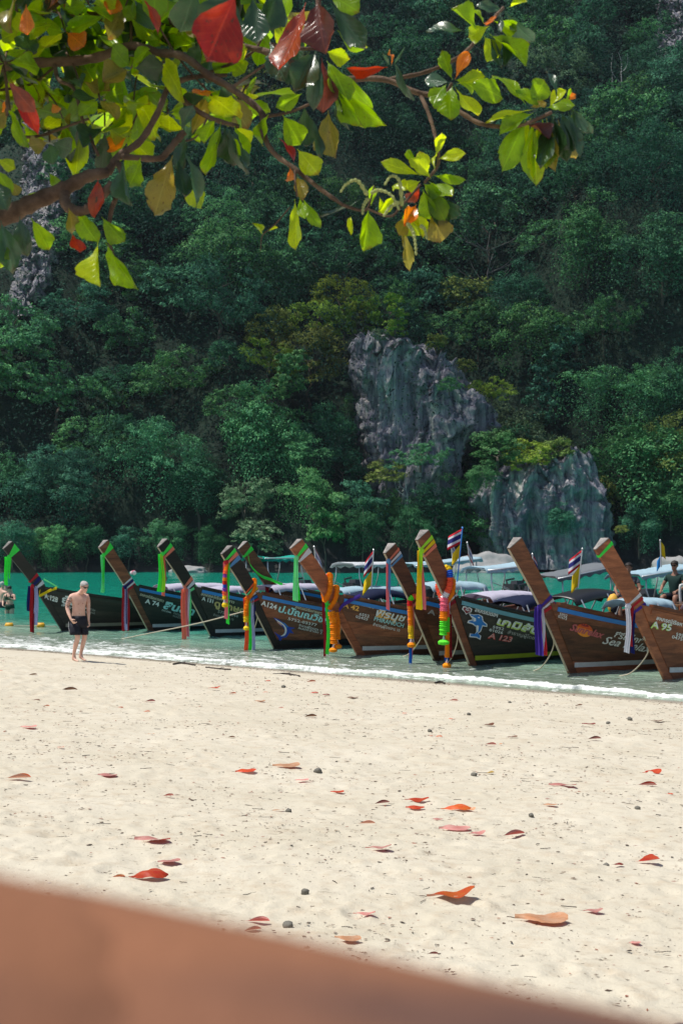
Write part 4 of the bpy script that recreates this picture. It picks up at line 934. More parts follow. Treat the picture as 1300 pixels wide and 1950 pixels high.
# ================================================================ RIBBONS, GARLANDS, FLAGS, ROPES
CL = {k: cloth('ribbon_' + k, c, .4) for k, c in {'green': (.09, .92, .13), 'mint': (.28, .88, .42), 'red': (.62, .035, .05), 'navy': (.025, .03, .20), 'blue': (.02, .16, .62), 'white': (.85, .83, .88), 'lav': (.66, .64, .88),
      'pink': (.92, .30, .34), 'salmon': (.95, .30, .20), 'orange': (.95, .19, .06), 'yellow': (.95, .72, .02), 'lime': (.55, .92, .06), 'violet': (.10, .05, .40), 'sky': (.16, .38, .68), 'gold': (.72, .40, .02), 'maroon': (.36, .015, .03)}.items()}
FLW = {k: plain('marigold_' + k, c, .8, .15, .3, 40, .6) for k, c in {'orange': (.88, .27, .01), 'yellow': (.85, .58, .02), 'coral': (.88, .13, .06), 'green': (.12, .75, .04), 'white': (.76, .74, .76), 'red': (.65, .02, .02), 'blue': (.02, .10, .55), 'purple': (.30, .05, .38), 'pink': (.80, .16, .24)}.items()}
_r = random.Random(91)
def band(bt, root, z, wf, wb, col, off=0.012, slope=0.0, name='band'):
    """a cloth band wound round the stem; wf and wb: its height at the front and the back edge"""
    rg, ax, pe = stem_ring(z); c = sum(rg, Vector()) / 4; rows = []
    for j, q in enumerate(rg):
        h = wf if j in (0, 3) else wb; o = (q - c); o = o.normalized() * off; s_ = slope if j in (1, 2) else 0
        rows.append([q + o + ax * s_, q + o * 1.25 + ax * (s_ + h * .5), q + o + ax * (s_ + h)])
    mb = MB(); mb.sheet(rows + [rows[0]]); solid(mb.build(name, CL[col], root), .004)
def tail(root, p, L, w0, w1, col, ph=0.0, ang=0.0, drift=(0, 0), name='ribbon_tail'):
    """a strip of cloth hanging from p, folded lengthwise"""
    rows = []; n = 14; dx, dy = math.cos(ang), math.sin(ang)
    for i in range(n):
        u = i / (n - 1); wd = w0 + (w1 - w0) * u; row = []
        sw = .018 * math.sin(u * 5 + ph) + drift[0] * u * u; sv = .02 * math.sin(u * 4 + ph * 1.7) + drift[1] * u * u
        for j in range(5):
            v = j / 4 - .5; f = (.35 * wd * (1 - .5 * u)) * ((j % 2) - .5)
            row.append((p[0] + v * wd * dx + sw * dx + f * -dy, p[1] + v * wd * dy + sv + f * dx, p[2] - L * u - (.03 * v if i == n - 1 else 0)))
        rows.append(row)
    mb = MB(); mb.sheet(rows); solid(mb.build(name, CL[col], root), .003)
def knot(root, p, r, col):
    bm = bmesh.new(); bmesh.ops.create_icosphere(bm, subdivisions=2, radius=r)
    for v in bm.verts: v.co = Vector((v.co.x * _r.uniform(.8, 1.2), v.co.y * 1.1 * _r.uniform(.8, 1.2), v.co.z * 1.2)) + Vector(p)
    me = bpy.data.meshes.new('knot'); bm.to_mesh(me); bm.free(); me.materials.append(CL[col]); link('knot', me, root)
def flowers(root, pts, segs, r=.05, name='flower_string'):
    """a threaded garland: thick rounds of petals along pts, coloured in runs; segs: (share of length, colour)"""
    pts = smooth_pts(pts, 8); P3 = [Vector(p) for p in pts]; L = [0]
    for a, b in zip(P3, P3[1:]): L.append(L[-1] + (b - a).length)
    tot = sum(s for s, c in segs); acc = 0
    for sh, col in segs:
        t0, t1 = acc / tot * L[-1], (acc + sh) / tot * L[-1]; acc += sh; n = max(3, int((t1 - t0) / (r * .42))); mb = MB(); ring = []; rr = []
        for k in range(2 * n + 1):
            t = t0 + (t1 - t0) * k / (2 * n); i = min(np.searchsorted(L, t, 'right') - 1, len(P3) - 2); f = (t - L[i]) / max(L[i + 1] - L[i], 1e-6)
            ring.append(P3[i].lerp(P3[i + 1], f)); rr.append(r * (1.0 if k % 2 else .66) * _r.uniform(.9, 1.12))
        mb.tube(ring, rr, 9); mb.build(name, FLW[col], root)
def tassel(root, p, col, w=.16):
    mb = MB()
    for k in range(5):
        a = k * 1.256; mb.tube([p, (p[0] + .03 * math.cos(a), p[1] + .03 * math.sin(a), p[2] - .10)], .006, 5)
    mb.build('tassel_thread', CL['white'], root)
    mb = MB(); mb.lathe([(.02, -.07), (w * .45, -.05), (w * .5, 0), (w * .3, .04), (.02, .05)], 10, (p[0], p[1], p[2] - .14)); mb.build('tassel_flower', FLW[col], root)
def neck_pt(bt, z=1.36, out=.03):
    bt.use(); return Vector((float(x_lead(z)) - out, 0, z))
def bundle(bt, kind, label, z, bands, tails, knotcol=None, group='ribbons tied to the prows'):
    """bands: (wf, wb, colour, lift, slope); tails: (dx along the keel, dy, length px, w0, w1, colour)"""
    root = empty(kind, bt.w(*neck_pt(bt, z)), bt.a); root_off = neck_pt(bt, z)
    M = Matrix.Translation(-root_off)
    for wf, wb, col, lift, slope in bands:
        n0 = len(root.children); band(bt, root, z + lift, wf, wb, col, slope=slope, off=.012 + .003 * _r.random())
    for ch in [o for o in COL.objects if o.parent == root]: ch.data.transform(M)
    for dx, dy, lp, w0, w1, col in tails:
        L = lp / FP * (bt.d + root_off.x * math.sin(bt.a)); tail(root, (dx - .02, dy, .03), L, w0, w1, col, _r.uniform(0, 6), _r.uniform(-.5, .5) - bt.a * .6)
    if knotcol: knot(root, (-.02, -.02, .03), .055, knotcol)
    return tag(root, label, 'ribbon', group)
S, G = 'ribbons tied to the prows', 'flower garlands on the prows'
Bt = B
# top of the prows
bundle(Bt['a128'], 'prow_ribbon', 'two bright green ribbon ends tied round the tip of the leftmost prow', Bt['a128'].top - .26, [(.10, .26, 'green', 0, .0)], [(-.10, -.02, 54, .12, .11, 'green'), (.0, -.04, 42, .10, .04, 'green')], 'green')
bundle(Bt['a74'], 'prow_ribbon', 'green and mint ribbon hanging from the tip of the second prow from the left', Bt['a74'].top - .24, [(.07, .20, 'green', 0, .02)], [(-.06, -.02, 72, .08, .11, 'mint'), (-.02, -.03, 70, .05, .08, 'green')], 'green')
bundle(Bt['a131'], 'prow_ribbon', 'wide lime green and salmon ribbons at the tip of the third prow from the left', Bt['a131'].top - .22, [(.06, .11, 'salmon', -.07, 0), (.07, .13, 'green', .0, .02)], [(-.07, -.02, 72, .10, .22, 'green'), (-.03, -.05, 70, .08, .14, 'lime'), (.05, -.02, 80, .07, .09, 'salmon')], 'green')
bundle(Bt['shark'], 'prow_ribbon', 'pink and green ribbons under the coloured bands of the shark boat prow tip', Bt['shark'].top - .22, [(.05, .13, 'sky', -.10, 0), (.05, .11, 'salmon', -.01, .01), (.05, .10, 'green', .06, .03)], [(-.02, -.03, 108, .07, .09, 'pink'), (.05, -.03, 118, .07, .08, 'green')], 'red')
bundle(Bt['a42'], 'prow_ribbon', 'mint ribbon under the green and white band of the prow wearing the orange garland', Bt['a42'].top - .24, [(.05, .14, 'white', -.06, 0), (.05, .11, 'green', .03, .04)], [(-.03, -.03, 82, .09, .13, 'mint'), (.02, -.02, 80, .06, .10, 'green')], 'mint')
bundle(Bt['plain'], 'prow_ribbon', 'thin pink and blue ribbons hanging from the prow just left of the tallest one', Bt['plain'].top - .20, [(.04, .07, 'sky', -.08, 0), (.04, .07, 'white', -.02, 0), (.04, .07, 'salmon', .04, .02)], [(-.04, -.02, 92, .06, .08, 'pink'), (.0, -.03, 94, .05, .06, 'sky')], 'sky')
bundle(Bt['dolphin'], 'prow_ribbon', 'yellow, lime and pink ribbons fluttering from the tip of the tallest prow', Bt['dolphin'].top - .24, [(.05, .09, 'salmon', -.10, 0), (.05, .09, 'yellow', -.02, 0), (.05, .09, 'lime', .06, .01)], [(-.10, -.02, 112, .07, .16, 'yellow'), (-.05, -.03, 110, .07, .10, 'lime'), (.02, -.02, 112, .07, .13, 'pink')], 'lime')
bundle(Bt['a95'], 'prow_ribbon', 'narrow green band round the tip of the rightmost prow', Bt['a95'].top - .14, [(.05, .08, 'green', 0, .03)], [])
# the long green ribbon wound down the twin boat's stem
bt = Bt['twin']; root = empty('prow_ribbon', bt.w(*neck_pt(bt, 2.2)), bt.a); off = neck_pt(bt, 2.2)
band(bt, root, 2.30, .07, .14, 'green')
for ch in [o for o in COL.objects if o.parent == root]: ch.data.transform(Matrix.Translation(-off))
for sgn, ys_ in ((1, -.12),):
    pts = smooth_pts([(x_ * RAKE[0] + .05, y_, z_) for x_, y_, z_ in ((-1.42, ys_, 2.34), (-1.36, ys_ - .03, 2.05), (-1.10, ys_ - .08, 1.75), (-.80, ys_ - .10, 1.62), (-.45, ys_ - .10, 1.46))], 5)
    mb = MB(); mb.sheet([[Vector(p) - off + Vector((-.02, 0, .05)), Vector(p) - off + Vector((0, -.015, 0)), Vector(p) - off + Vector((.02, 0, -.05))] for p in pts]); solid(mb.build('ribbon_tail', CL['green'], root), .004)
tag(root, 'long bright green ribbon wound down the prow behind the shark boat', 'ribbon', S)
# at the necks
TH = lambda z: [(.05, .09, 'red', -.10, 0), (.04, .06, 'white', -.03, 0), (.05, .08, 'navy', .02, 0), (.04, .06, 'white', .09, 0)]
bundle(Bt['a128'], 'neck_ribbon', 'red, navy and white ribbons knotted at the neck of the leftmost boat', 1.38, [(.06, .14, 'navy', .02, .02), (.05, .10, 'red', .14, .02), (.05, .12, 'white', -.08, .0)], [(-.10, .03, 48, .08, .12, 'navy'), (-.03, -.02, 88, .09, .10, 'red'), (.10, -.04, 74, .10, .16, 'lav'), (.16, -.02, 66, .05, .06, 'navy'), (.03, -.03, 90, .06, .06, 'maroon')], 'red')
bundle(Bt['a74'], 'neck_ribbon', 'red, white and navy sash at the neck of the second boat from the left', 1.36, TH(0), [(-.06, -.02, 84, .08, .09, 'red'), (.02, -.04, 82, .10, .11, 'lav'), (.10, -.03, 84, .08, .09, 'red'), (.03, -.06, 70, .03, .03, 'navy')], 'navy')
bundle(Bt['a131'], 'neck_ribbon', 'salmon, white and mint sash at the neck of the third boat from the left', 1.38, [(.05, .10, 'mint', -.08, -.04), (.05, .12, 'white', .0, 0), (.06, .12, 'salmon', .08, .03)], [(-.06, -.02, 96, .12, .13, 'salmon'), (.02, -.05, 90, .10, .12, 'pink'), (.09, -.03, 92, .09, .10, 'white'), (.15, -.02, 76, .06, .07, 'mint')], 'salmon')
bundle(Bt['shark'], 'neck_ribbon', 'many coloured sash with orange and green tails at the neck of the shark boat', 1.30, [(.03, .06, 'red', -.10, -.06), (.04, .08, 'blue', -.05, -.03), (.03, .06, 'white', .02, 0), (.03, .06, 'yellow', .06, .02), (.03, .07, 'mint', .10, .04), (.03, .06, 'orange', .15, .06)], [(-.07, -.03, 104, .10, .11, 'orange'), (.02, -.05, 100, .09, .10, 'green'), (.09, -.02, 96, .06, .07, 'mint'), (.13, -.05, 102, .09, .09, 'lav'), (.19, -.02, 92, .05, .05, 'navy')], 'orange')
bundle(Bt['twin'], 'neck_ribbon', 'red, white and blue sash on the boat half hidden behind the shark boat', 1.34, [(.04, .07, 'maroon', .02, 0), (.03, .05, 'white', -.04, 0), (.04, .07, 'navy', -.10, 0)], [(.0, -.05, 86, .10, .10, 'red'), (.1, -.04, 88, .08, .08, 'navy')])
bundle(Bt['a42'], 'neck_ribbon', 'green and red ribbons hanging beside the orange garland', 1.28, [(.05, .07, 'green', -.06, -.03)], [(-.04, .02, 106, .06, .06, 'maroon'), (.02, -.02, 100, .07, .09, 'green')], 'green')
bundle(Bt['plain'], 'neck_ribbon', 'pink and blue ribbons at the neck of the boat left of the tallest prow', 1.30, [(.05, .10, 'salmon', -.06, .04)], [(.03, -.03, 104, .08, .10, 'pink'), (-.02, -.02, 116, .06, .07, 'blue')], 'salmon')
bundle(Bt['dolphin'], 'neck_ribbon', 'blue, white and dark red ribbons hanging at the neck of the dolphin boat', 1.46, [(.05, .10, 'maroon', -.14, -.04), (.03, .05, 'white', -.06, -.02)], [(.02, -.04, 118, .08, .09, 'blue'), (.09, -.05, 108, .07, .07, 'lav'), (.17, -.03, 112, .10, .12, 'maroon')], 'maroon')
bundle(Bt['sunset'], 'neck_ribbon', 'violet, white and red sash with tails at the neck of the sunset boat', 1.36, [(.05, .08, 'red', -.10, -.02), (.03, .06, 'white', -.03, 0), (.05, .08, 'violet', .02, .02)], [(-.03, -.02, 92, .14, .16, 'violet'), (.06, -.04, 90, .06, .06, 'white'), (.11, -.03, 92, .08, .09, 'red')], 'violet')
bundle(Bt['a95'], 'neck_ribbon', 'white, red and blue sash with tails at the neck of the rightmost boat', 1.42, [(.05, .07, 'violet', -.12, .0), (.04, .06, 'red', -.02, .0), (.04, .07, 'white', .05, .0)], [(-.03, -.03, 88, .09, .10, 'white'), (.05, -.04, 76, .06, .07, 'red'), (.11, -.02, 90, .08, .10, 'navy')], 'white')
# yellow and green streamers of the leftmost boat, blue sash across the garlanded boat
def streamer(bt, pts, w, col, label):
    p0 = Vector(pts[0]); root = empty('streamer', bt.w(*p0), bt.a); q = smooth_pts([Vector(p) - p0 for p in pts], 5)
    mb = MB(); mb.sheet([[Vector(p) + Vector((0, -.004, w / 2)), Vector(p) + Vector((0, -.018, 0)), Vector(p) + Vector((0, -.004, -w / 2))] for p in q]); solid(mb.build('ribbon', CL[col], root), .004)
    tag(root, label, 'ribbon', S)
def hp(bt, px, py, lift=.05):
    bt.use()
    x, z = bt.side(px, py); return (x, -(float(half_beam(x, z, bt.s)) + lift), z)
streamer(Bt['a128'], [(-.80, -.10, 1.28), hp(Bt['a128'], 75, 1134), hp(Bt['a128'], 95, 1124), hp(Bt['a128'], 106, 1120)], .09, 'yellow', 'yellow streamer blown back over the bow of the leftmost boat')
streamer(Bt['a128'], [(-.72, -.18, 1.62), (-.50, -.20, 1.50), (-.25, -.22, 1.36)], .05, 'mint', 'pale green streamer on the bow of the leftmost boat')
streamer(Bt['a42'], [(-.62, -.14, 1.10), hp(Bt['a42'], 652, 1152), hp(Bt['a42'], 668, 1142), hp(Bt['a42'], 682, 1134)], .10, 'violet', 'dark blue sash slung across the bow above the number A 42')
# garlands
def garland(bt, label, strings, tassels=(), z=1.45):
    p0 = neck_pt(bt, z); root = empty('flower_garland', bt.w(*p0), bt.a)
    for pts, segs, r in strings: flowers(root, [Vector(p) - p0 for p in pts], segs, r)
    for p, col, wd in tassels: tassel(root, Vector(p) - p0, col, wd)
    tag(root, label, 'garland', G)
def loop(z, up=.28, r=.07, near=-1):
    """round the stem: from the front edge down one flank and back up the other"""
    rg, ax, pe = stem_ring(z); f = (rg[0] + rg[3]) / 2; b_ = (rg[1] + rg[2]) / 2; h = float(stem_half(z)) + r * .8
    return [tuple(f - pe * r + ax * 0), tuple((f + b_) / 2 + Vector((0, near * h * .8, 0)) + ax * up * .45), tuple(b_ + Vector((0, near * h * .8, 0)) + pe * r * .4 + ax * up), tuple(b_ + pe * r + ax * (up + .03)), tuple((f + b_) / 2 - Vector((0, near * h * .9, 0)) + ax * up * .5), tuple(f - pe * r * .6)]
bt = Bt['shark']; f = neck_pt(bt, bt.top - .24)
garland(bt, 'garland of orange, red, purple and blue blossoms at the tip of the shark boat prow', [([f, f + Vector((-.07, -.02, -.3)), f + Vector((-.08, -.02, -.88))], [(2, 'orange'), (1, 'coral'), (1, 'purple'), (1, 'orange'), (1, 'red'), (1, 'blue'), (1, 'purple'), (1.2, 'coral'), (1.2, 'yellow')], .065)], [(f + Vector((-.11, -.05, -.86)), 'yellow', .12), (f + Vector((-.04, -.03, -.86)), 'yellow', .12)])
f = neck_pt(bt, 1.34)
garland(bt, 'orange marigold garland round the neck of the shark boat', [(loop(1.30, .30, .05), [(1, 'orange')], .05), ([f, f + Vector((-.06, -.04, -.25)), f + Vector((-.06, -.04, -.62))], [(3, 'orange'), (1, 'yellow')], .075)], [(f + Vector((-.07, -.06, -.62)), 'yellow', .16)])
bt = Bt['a42']; f = neck_pt(bt, 1.36)
garland(bt, 'thick orange marigold garland with a pink blossom looped over the A 42 prow', [(loop(1.34, .42, .07), [(3, 'orange'), (.8, 'pink'), (2, 'orange')], .072), (loop(1.16, .30, .06), [(1, 'orange')], .068), ([f + Vector((.10, -.12, -.28)), f + Vector((.16, -.14, -.55)), f + Vector((.17, -.14, -1.05))], [(1, 'orange')], .105), ([f + Vector((.24, -.12, -.30)), f + Vector((.27, -.14, -.6)), f + Vector((.27, -.14, -.95))], [(1, 'orange')], .08)], [(f + Vector((.13, -.16, -1.04)), 'orange', .2), (f + Vector((.26, -.16, -.96)), 'orange', .2)])
bt = Bt['plain']; f = neck_pt(bt, 1.40)
garland(bt, 'yellow and orange garland at the neck of the boat left of the tallest prow', [([(f.x + .22, -.20, 1.52), f + Vector((.02, -.06, .05)), f + Vector((.02, -.05, -.3)), f + Vector((.05, -.05, -.85))], [(.6, 'blue'), (.8, 'coral'), (.7, 'green'), (.8, 'red'), (3, 'orange'), (2, 'yellow')], .07)], [(f + Vector((0, -.08, -.84)), 'orange', .18), (f + Vector((.09, -.07, -.84)), 'yellow', .14)])
bt = Bt['dolphin']; f = neck_pt(bt, 1.52)
garland(bt, 'big garland of yellow, blue, coral, green and orange blossoms on the dolphin boat', [(loop(1.50, .46, .08), [(1, 'white'), (1.6, 'coral'), (.7, 'blue'), (1.2, 'yellow'), (1, 'green'), (2, 'coral')], .085), (loop(1.40, .32, .07), [(1, 'orange')], .06), ([f + Vector((-.02, -.05, 0)), f + Vector((-.05, -.06, -.3)), f + Vector((-.06, -.06, -.80))], [(1.6, 'pink'), (1.1, 'orange'), (1.7, 'green')], .095), ([f + Vector((.06, -.04, 0)), f + Vector((.05, -.08, -.4)), f + Vector((.04, -.08, -1.28))], [(2, 'coral'), (1.5, 'green'), (2.6, 'orange')], .06)], [(f + Vector((-.08, -.08, -.80)), 'green', .26), (f + Vector((.02, -.09, -1.30)), 'orange', .2)], z=1.5)
bt = Bt['a74']; f = neck_pt(bt, 1.6)
garland(bt, 'small pale pink blossom bunch behind the neck of the second boat from the left', [([(f.x + .46, -.12, 1.80), (f.x + .52, -.02, 1.84), (f.x + .50, .10, 1.80)], [(1, 'white'), (1, 'pink'), (1, 'white')], .06)])

# flags
def flag_mat(name, stripes):
    nd = N(name); uv = nd.n('ShaderNodeSeparateXYZ', {0: nd.t.nodes.new('ShaderNodeTexCoord').outputs['UV']}).outputs[1]
    col = nd.ramp(uv, stripes, 'CONSTANT'); b = nd.bsdf(col, .8, .15); tr = nd.n('ShaderNodeBsdfTranslucent', {'Color': col}).outputs[0]
    return nd.done(nd.n('ShaderNodeMixShader', {0: .4, 1: b, 2: tr}).outputs[0])
RD, WT, BL = (.62, .03, .05), (.75, .74, .78), (.035, .04, .22)
THAI = flag_mat('thai_flag_cloth', [(0, RD), (.167, WT), (.333, BL), (.667, WT), (.833, RD)])
YEL = flag_mat('yellow_flag_cloth', [(0, (.85, .62, .02)), (.5, (.85, .64, .03))]); SKY = flag_mat('blue_flag_cloth', [(0, (.03, .30, .70)), (.5, (.03, .30, .70))])
PURP = flag_mat('faded_flag_cloth', [(0, (.62, .20, .22)), (.2, WT), (.4, (.30, .28, .48)), (.65, WT), (.85, (.62, .30, .32))])
STAFF = {'blue': PAINT['blue'], 'grey': STEEL, 'wood': W_TAN}
def flag(px0, py0, px1, py1, d, label, cloths, staff='grey'):
    """staff from the lower pixel up to the upper one; cloths: (share of the staff at the hoist top, hoist m, fly m, droop, material, side)"""
    a, b_ = P(px0, py0, d), P(px1, py1, d); root = empty('flag', a); mb = MB(); v = b_ - a
    mb.tube([(0, 0, 0), v], .016, 7); mb.lathe([(.004, -.02), (.026, 0), (.026, .02), (.004, .04)], 8, v); mb.build('flag_staff', STAFF[staff], root)
    for at, hoist, fly, droop, mat, sd in cloths:
        top = v * at; nu, nv = 13, 7; V = []; uv = []
        for i in range(nu):
            u = i / (nu - 1)
            for j in range(nv):
                w_ = j / (nv - 1); x = sd * fly * u * (1 - .55 * droop); z = -hoist * (1 - w_) - droop * fly * u * .95 * (1 - .12 * math.sin(w_ * 3)) ; y = .10 * fly * math.sin(u * 6.5 + w_ * 1.6) * u ** .6 + .04 * w_ * u
                sh = 1 - .25 * droop * u * w_
                V.append((top.x + x * sh + .015 * sd, top.y + y, top.z + z)); uv.append((u, w_))
        me = mesh('flag_cloth', V, grid_faces(nu, nv), mat, True, uv=uv); solid(link('flag_cloth', me, root), .002)
    tag(root, label, 'flag', 'flags on the boats')
flag(604, 1092, 598, 1042, 37, 'small drooping striped flag right behind the prow with the orange garland', [(.98, .30, .40, .9, PURP, 1)])
flag(707, 1122, 711, 1048, 37, 'red, white and blue flag above a yellow one on the staff left of centre', [(.98, .40, .42, .75, THAI, -1), (.48, .36, .42, .75, YEL, -1)])
flag(870, 1108, 880, 1006, 34.5, 'large red, white and blue flag over a yellow one on the tall blue pole', [(.99, .34, .46, .42, THAI, -1), (.70, .30, .34, .7, YEL, -1)], 'blue')
flag(862, 1078, 858, 1030, 39, 'faded striped flag left of the tall blue pole', [(.98, .30, .32, .9, PURP, 1)])
flag(897, 1085, 889, 1034, 39, 'thin faded flag right of the tall blue pole', [(.98, .34, .36, .95, PURP, 1)])
flag(1018, 1100, 1013, 1056, 35, 'small red, white and blue flag beside the prow of the sunset boat', [(.98, .28, .26, .85, THAI, 1)])
flag(1100, 1120, 1108, 1046, 32.5, 'red, white and blue flag over a torn yellow one above the grey roof', [(.98, .34, .44, .55, THAI, -1), (.58, .40, .34, .75, YEL, -1)])
flag(1258, 1080, 1256, 1030, 35.0, 'yellow flag over a blue one standing on the pale blue roof at the right', [(.98, .32, .20, .7, YEL, 1), (.42, .26, .16, .85, SKY, -1)])

# mooring lines
ROPE = plain('mooring_rope', (.46, .40, .31), .9, .1, .2, 30)
def rope(pts, r, label):
    p0 = Vector(pts[0]); root = empty('mooring_rope', p0); mb = MB(); mb.tube(smooth_pts([Vector(p) - p0 for p in pts], 8), r, 7)
    o = mb.build('rope', ROPE, root, True); tag(root, label, 'rope', 'mooring ropes of the boats')
def ring_at(bt, z):
    bt.use(); p = bt.w(float(x_lead(z)) - .02, -.03, z); return p
def wp(px, py, z=0.0):
    d = FP * (ZC - z) / (py - 1042); return P(px, py, d)
a, e = ring_at(Bt['shark'], 1.05), wp(225, 1216)
rope([a, a.lerp(e, .35) + Vector((0, 0, -.06)), a.lerp(e, .7) + Vector((0, 0, -.05)), e + Vector((0, 0, -.03)), wp(205, 1219, -.1)], .016, 'long taut mooring rope running left from the shark boat into the water')
def slack(bt, z, px, py, label, bow=.14):
    a, e = ring_at(bt, z), wp(px, py, -.02); m = a.lerp(e, .5) + Vector((bow, 0, -.10))
    rope([a, a.lerp(m, .5) + Vector((bow * .5, 0, .0)), m, m.lerp(e, .6) + Vector((bow * .2, 0, -.05)), e, e + Vector((-.15, -.05, -.06))], .013, label)
slack(Bt['a42'], .95, 614, 1246, 'slack mooring rope hanging from the stem of the A 42 boat', .20)
slack(Bt['plain'], .95, 760, 1252, 'slack mooring rope hanging left of the tallest prow', .22)
slack(Bt['dolphin'], .75, 848, 1263, 'slack mooring rope at the stem of the dolphin boat', .05)
slack(Bt['sunset'], .90, 1014, 1278, 'slack mooring rope hanging from the stem of the sunset boat', .16)
slack(Bt['a95'], .85, 1178, 1288, 'slack mooring rope hanging from the stem of the rightmost boat', .22)
slack(Bt['shark'], .85, 466, 1230, 'short mooring rope with a knot beside the orange ribbon tails', .02)
# swimming line floats
FLOAT = plain('yellow_float_plastic', (.70, .36, .02), .5, .4, .2, 8)
for px, py, lb in ((18, 1193, 'yellow float on the swimming line near the left edge'), (78, 1193, 'yellow float on the swimming line just left of the leftmost hull')):
    p = wp(px, py, 0); root = empty('float_buoy', p); mb = MB(); mb.tube([(-.13, 0, .02), (-.10, 0, .03), (.10, 0, .03), (.13, 0, .02)], [.04, .095, .095, .04], 12); mb.build('float_body', FLOAT, root, True)
    mb = MB(); mb.tube([(-.17, 0, .02), (-.12, 0, .02)], .015, 6); mb.build('float_eye', ROPE, root)
    tag(root, lb, 'buoy', 'yellow floats on the swimming line')
a, b_ = wp(-40, 1193), wp(110, 1193); rope([a, a.lerp(b_, .3) + Vector((0, 0, .012)), a.lerp(b_, .6) + Vector((0, 0, .02)), b_], .012, 'dark swimming line stretched between the yellow floats')
# ================================================================ PEOPLE
def skin_mat(name, c0, c1, tattoo=None):
    nd = N(name); c = nd.coord('Object'); n = nd.noise(c, 7, 5, .6); col = nd.mix(nd.step(n, .35, .65), c0, c1)
    if tattoo:
        x0, x1, z0, z1 = tattoo; s = nd.n('ShaderNodeSeparateXYZ', {0: c}); x, z = s.outputs[0], s.outputs[2]
        m = nd.math('MULTIPLY', nd.math('MULTIPLY', nd.step(z, z0, z0 + .03), nd.step(z, z1, z1 - .03)), nd.step(nd.math('ADD', x, nd.math('MULTIPLY', z, -.35)), x1, x1 - .02))
        wv = nd.n('ShaderNodeTexWave', {'Vector': c, 'Scale': 9.0, 'Distortion': 9.0, 'Detail': 3.0, 'Detail Scale': 1.5}, wave_type='RINGS').outputs[1]
        ink = nd.step(wv, .42, .52); col = nd.mix(nd.math('MULTIPLY', nd.math('MULTIPLY', m, ink), .85), col, (.045, .05, .065))
    return nd.done(nd.bsdf(col, .5, .35, **{'Subsurface Weight': .08, 'Subsurface Radius': (.02, .008, .004), 'Subsurface Scale': .5}))
def skin_body(name, J, edges, root, mat, parent, sub=2):
    """one continuous body: joints J name -> (x, y, z, r) or (x, y, z, rx, ry), grown along the edges"""
    names = list(J); idx = {k: i for i, k in enumerate(names)}
    me = bpy.data.meshes.new(name); me.from_pydata([J[k][:3] for k in names], [(idx[a], idx[b]) for a, b in edges], []); me.update()
    o = bpy.data.objects.new(name, me); COL.objects.link(o); o.modifiers.new('skin', 'SKIN'); sv = me.skin_vertices[0].data
    for k in names:
        r = J[k][3:]; sv[idx[k]].radius = (r[0], r[-1]); sv[idx[k]].use_root = (k == root)
    sm = o.modifiers.new('sub', 'SUBSURF'); sm.levels = sub; sm.render_levels = sub
    dg = bpy.context.evaluated_depsgraph_get(); m2 = bpy.data.meshes.new_from_object(o.evaluated_get(dg)); bpy.data.objects.remove(o)
    m2.materials.clear(); m2.materials.append(mat); m2.polygons.foreach_set('use_smooth', np.ones(len(m2.polygons), bool)); m2.name = name
    return link(name, m2, parent)
def add_hand(J, E, wrist, w, dirv, side, up, s=1.0, curl=.6, tag_=''):
    """palm, four unequal bent fingers and a thumb; dirv: along the hand, side: towards the thumb, up: back of the hand"""
    d = Vector(dirv).normalized(); t = Vector(side); t = (t - d * t.dot(d)).normalized(); u = d.cross(t); u = u if u.dot(Vector(up)) > 0 else -u
    w = Vector(w); P0 = w + d * .05 * s; J[tag_ + 'palm'] = (*P0, .026 * s, .017 * s); E.append((wrist, tag_ + 'palm'))
    for k, (o, L) in enumerate(((.027, .074), (.009, .083), (-.009, .077), (-.026, .060))):
        b = w + (d * .088 + t * o) * s; c1 = curl * (1 + .12 * k); m = b + (d * math.cos(c1 * .6) - u * math.sin(c1 * .6)) * L * .5 * s; e = m + (d * math.cos(c1 * 1.7) - u * math.sin(c1 * 1.7)) * L * .5 * s
        for nm, q, r in (('a', b, .0098), ('b', m, .0088), ('c', e, .0070)): J[f'{tag_}f{k}{nm}'] = (*q, r * s)
        E += [(tag_ + 'palm', f'{tag_}f{k}a'), (f'{tag_}f{k}a', f'{tag_}f{k}b'), (f'{tag_}f{k}b', f'{tag_}f{k}c')]
    b = w + (d * .030 + t * .028) * s; m = b + (d * .6 + t * .65 - u * .25).normalized() * .036 * s; e = m + (d * .85 + t * .25 - u * .4).normalized() * .030 * s
    for nm, q, r in (('a', b, .013), ('b', m, .0105), ('c', e, .008)): J[f'{tag_}t{nm}'] = (*q, r * s)
    E += [(tag_ + 'palm', tag_ + 'ta'), (tag_ + 'ta', tag_ + 'tb'), (tag_ + 'tb', tag_ + 'tc')]
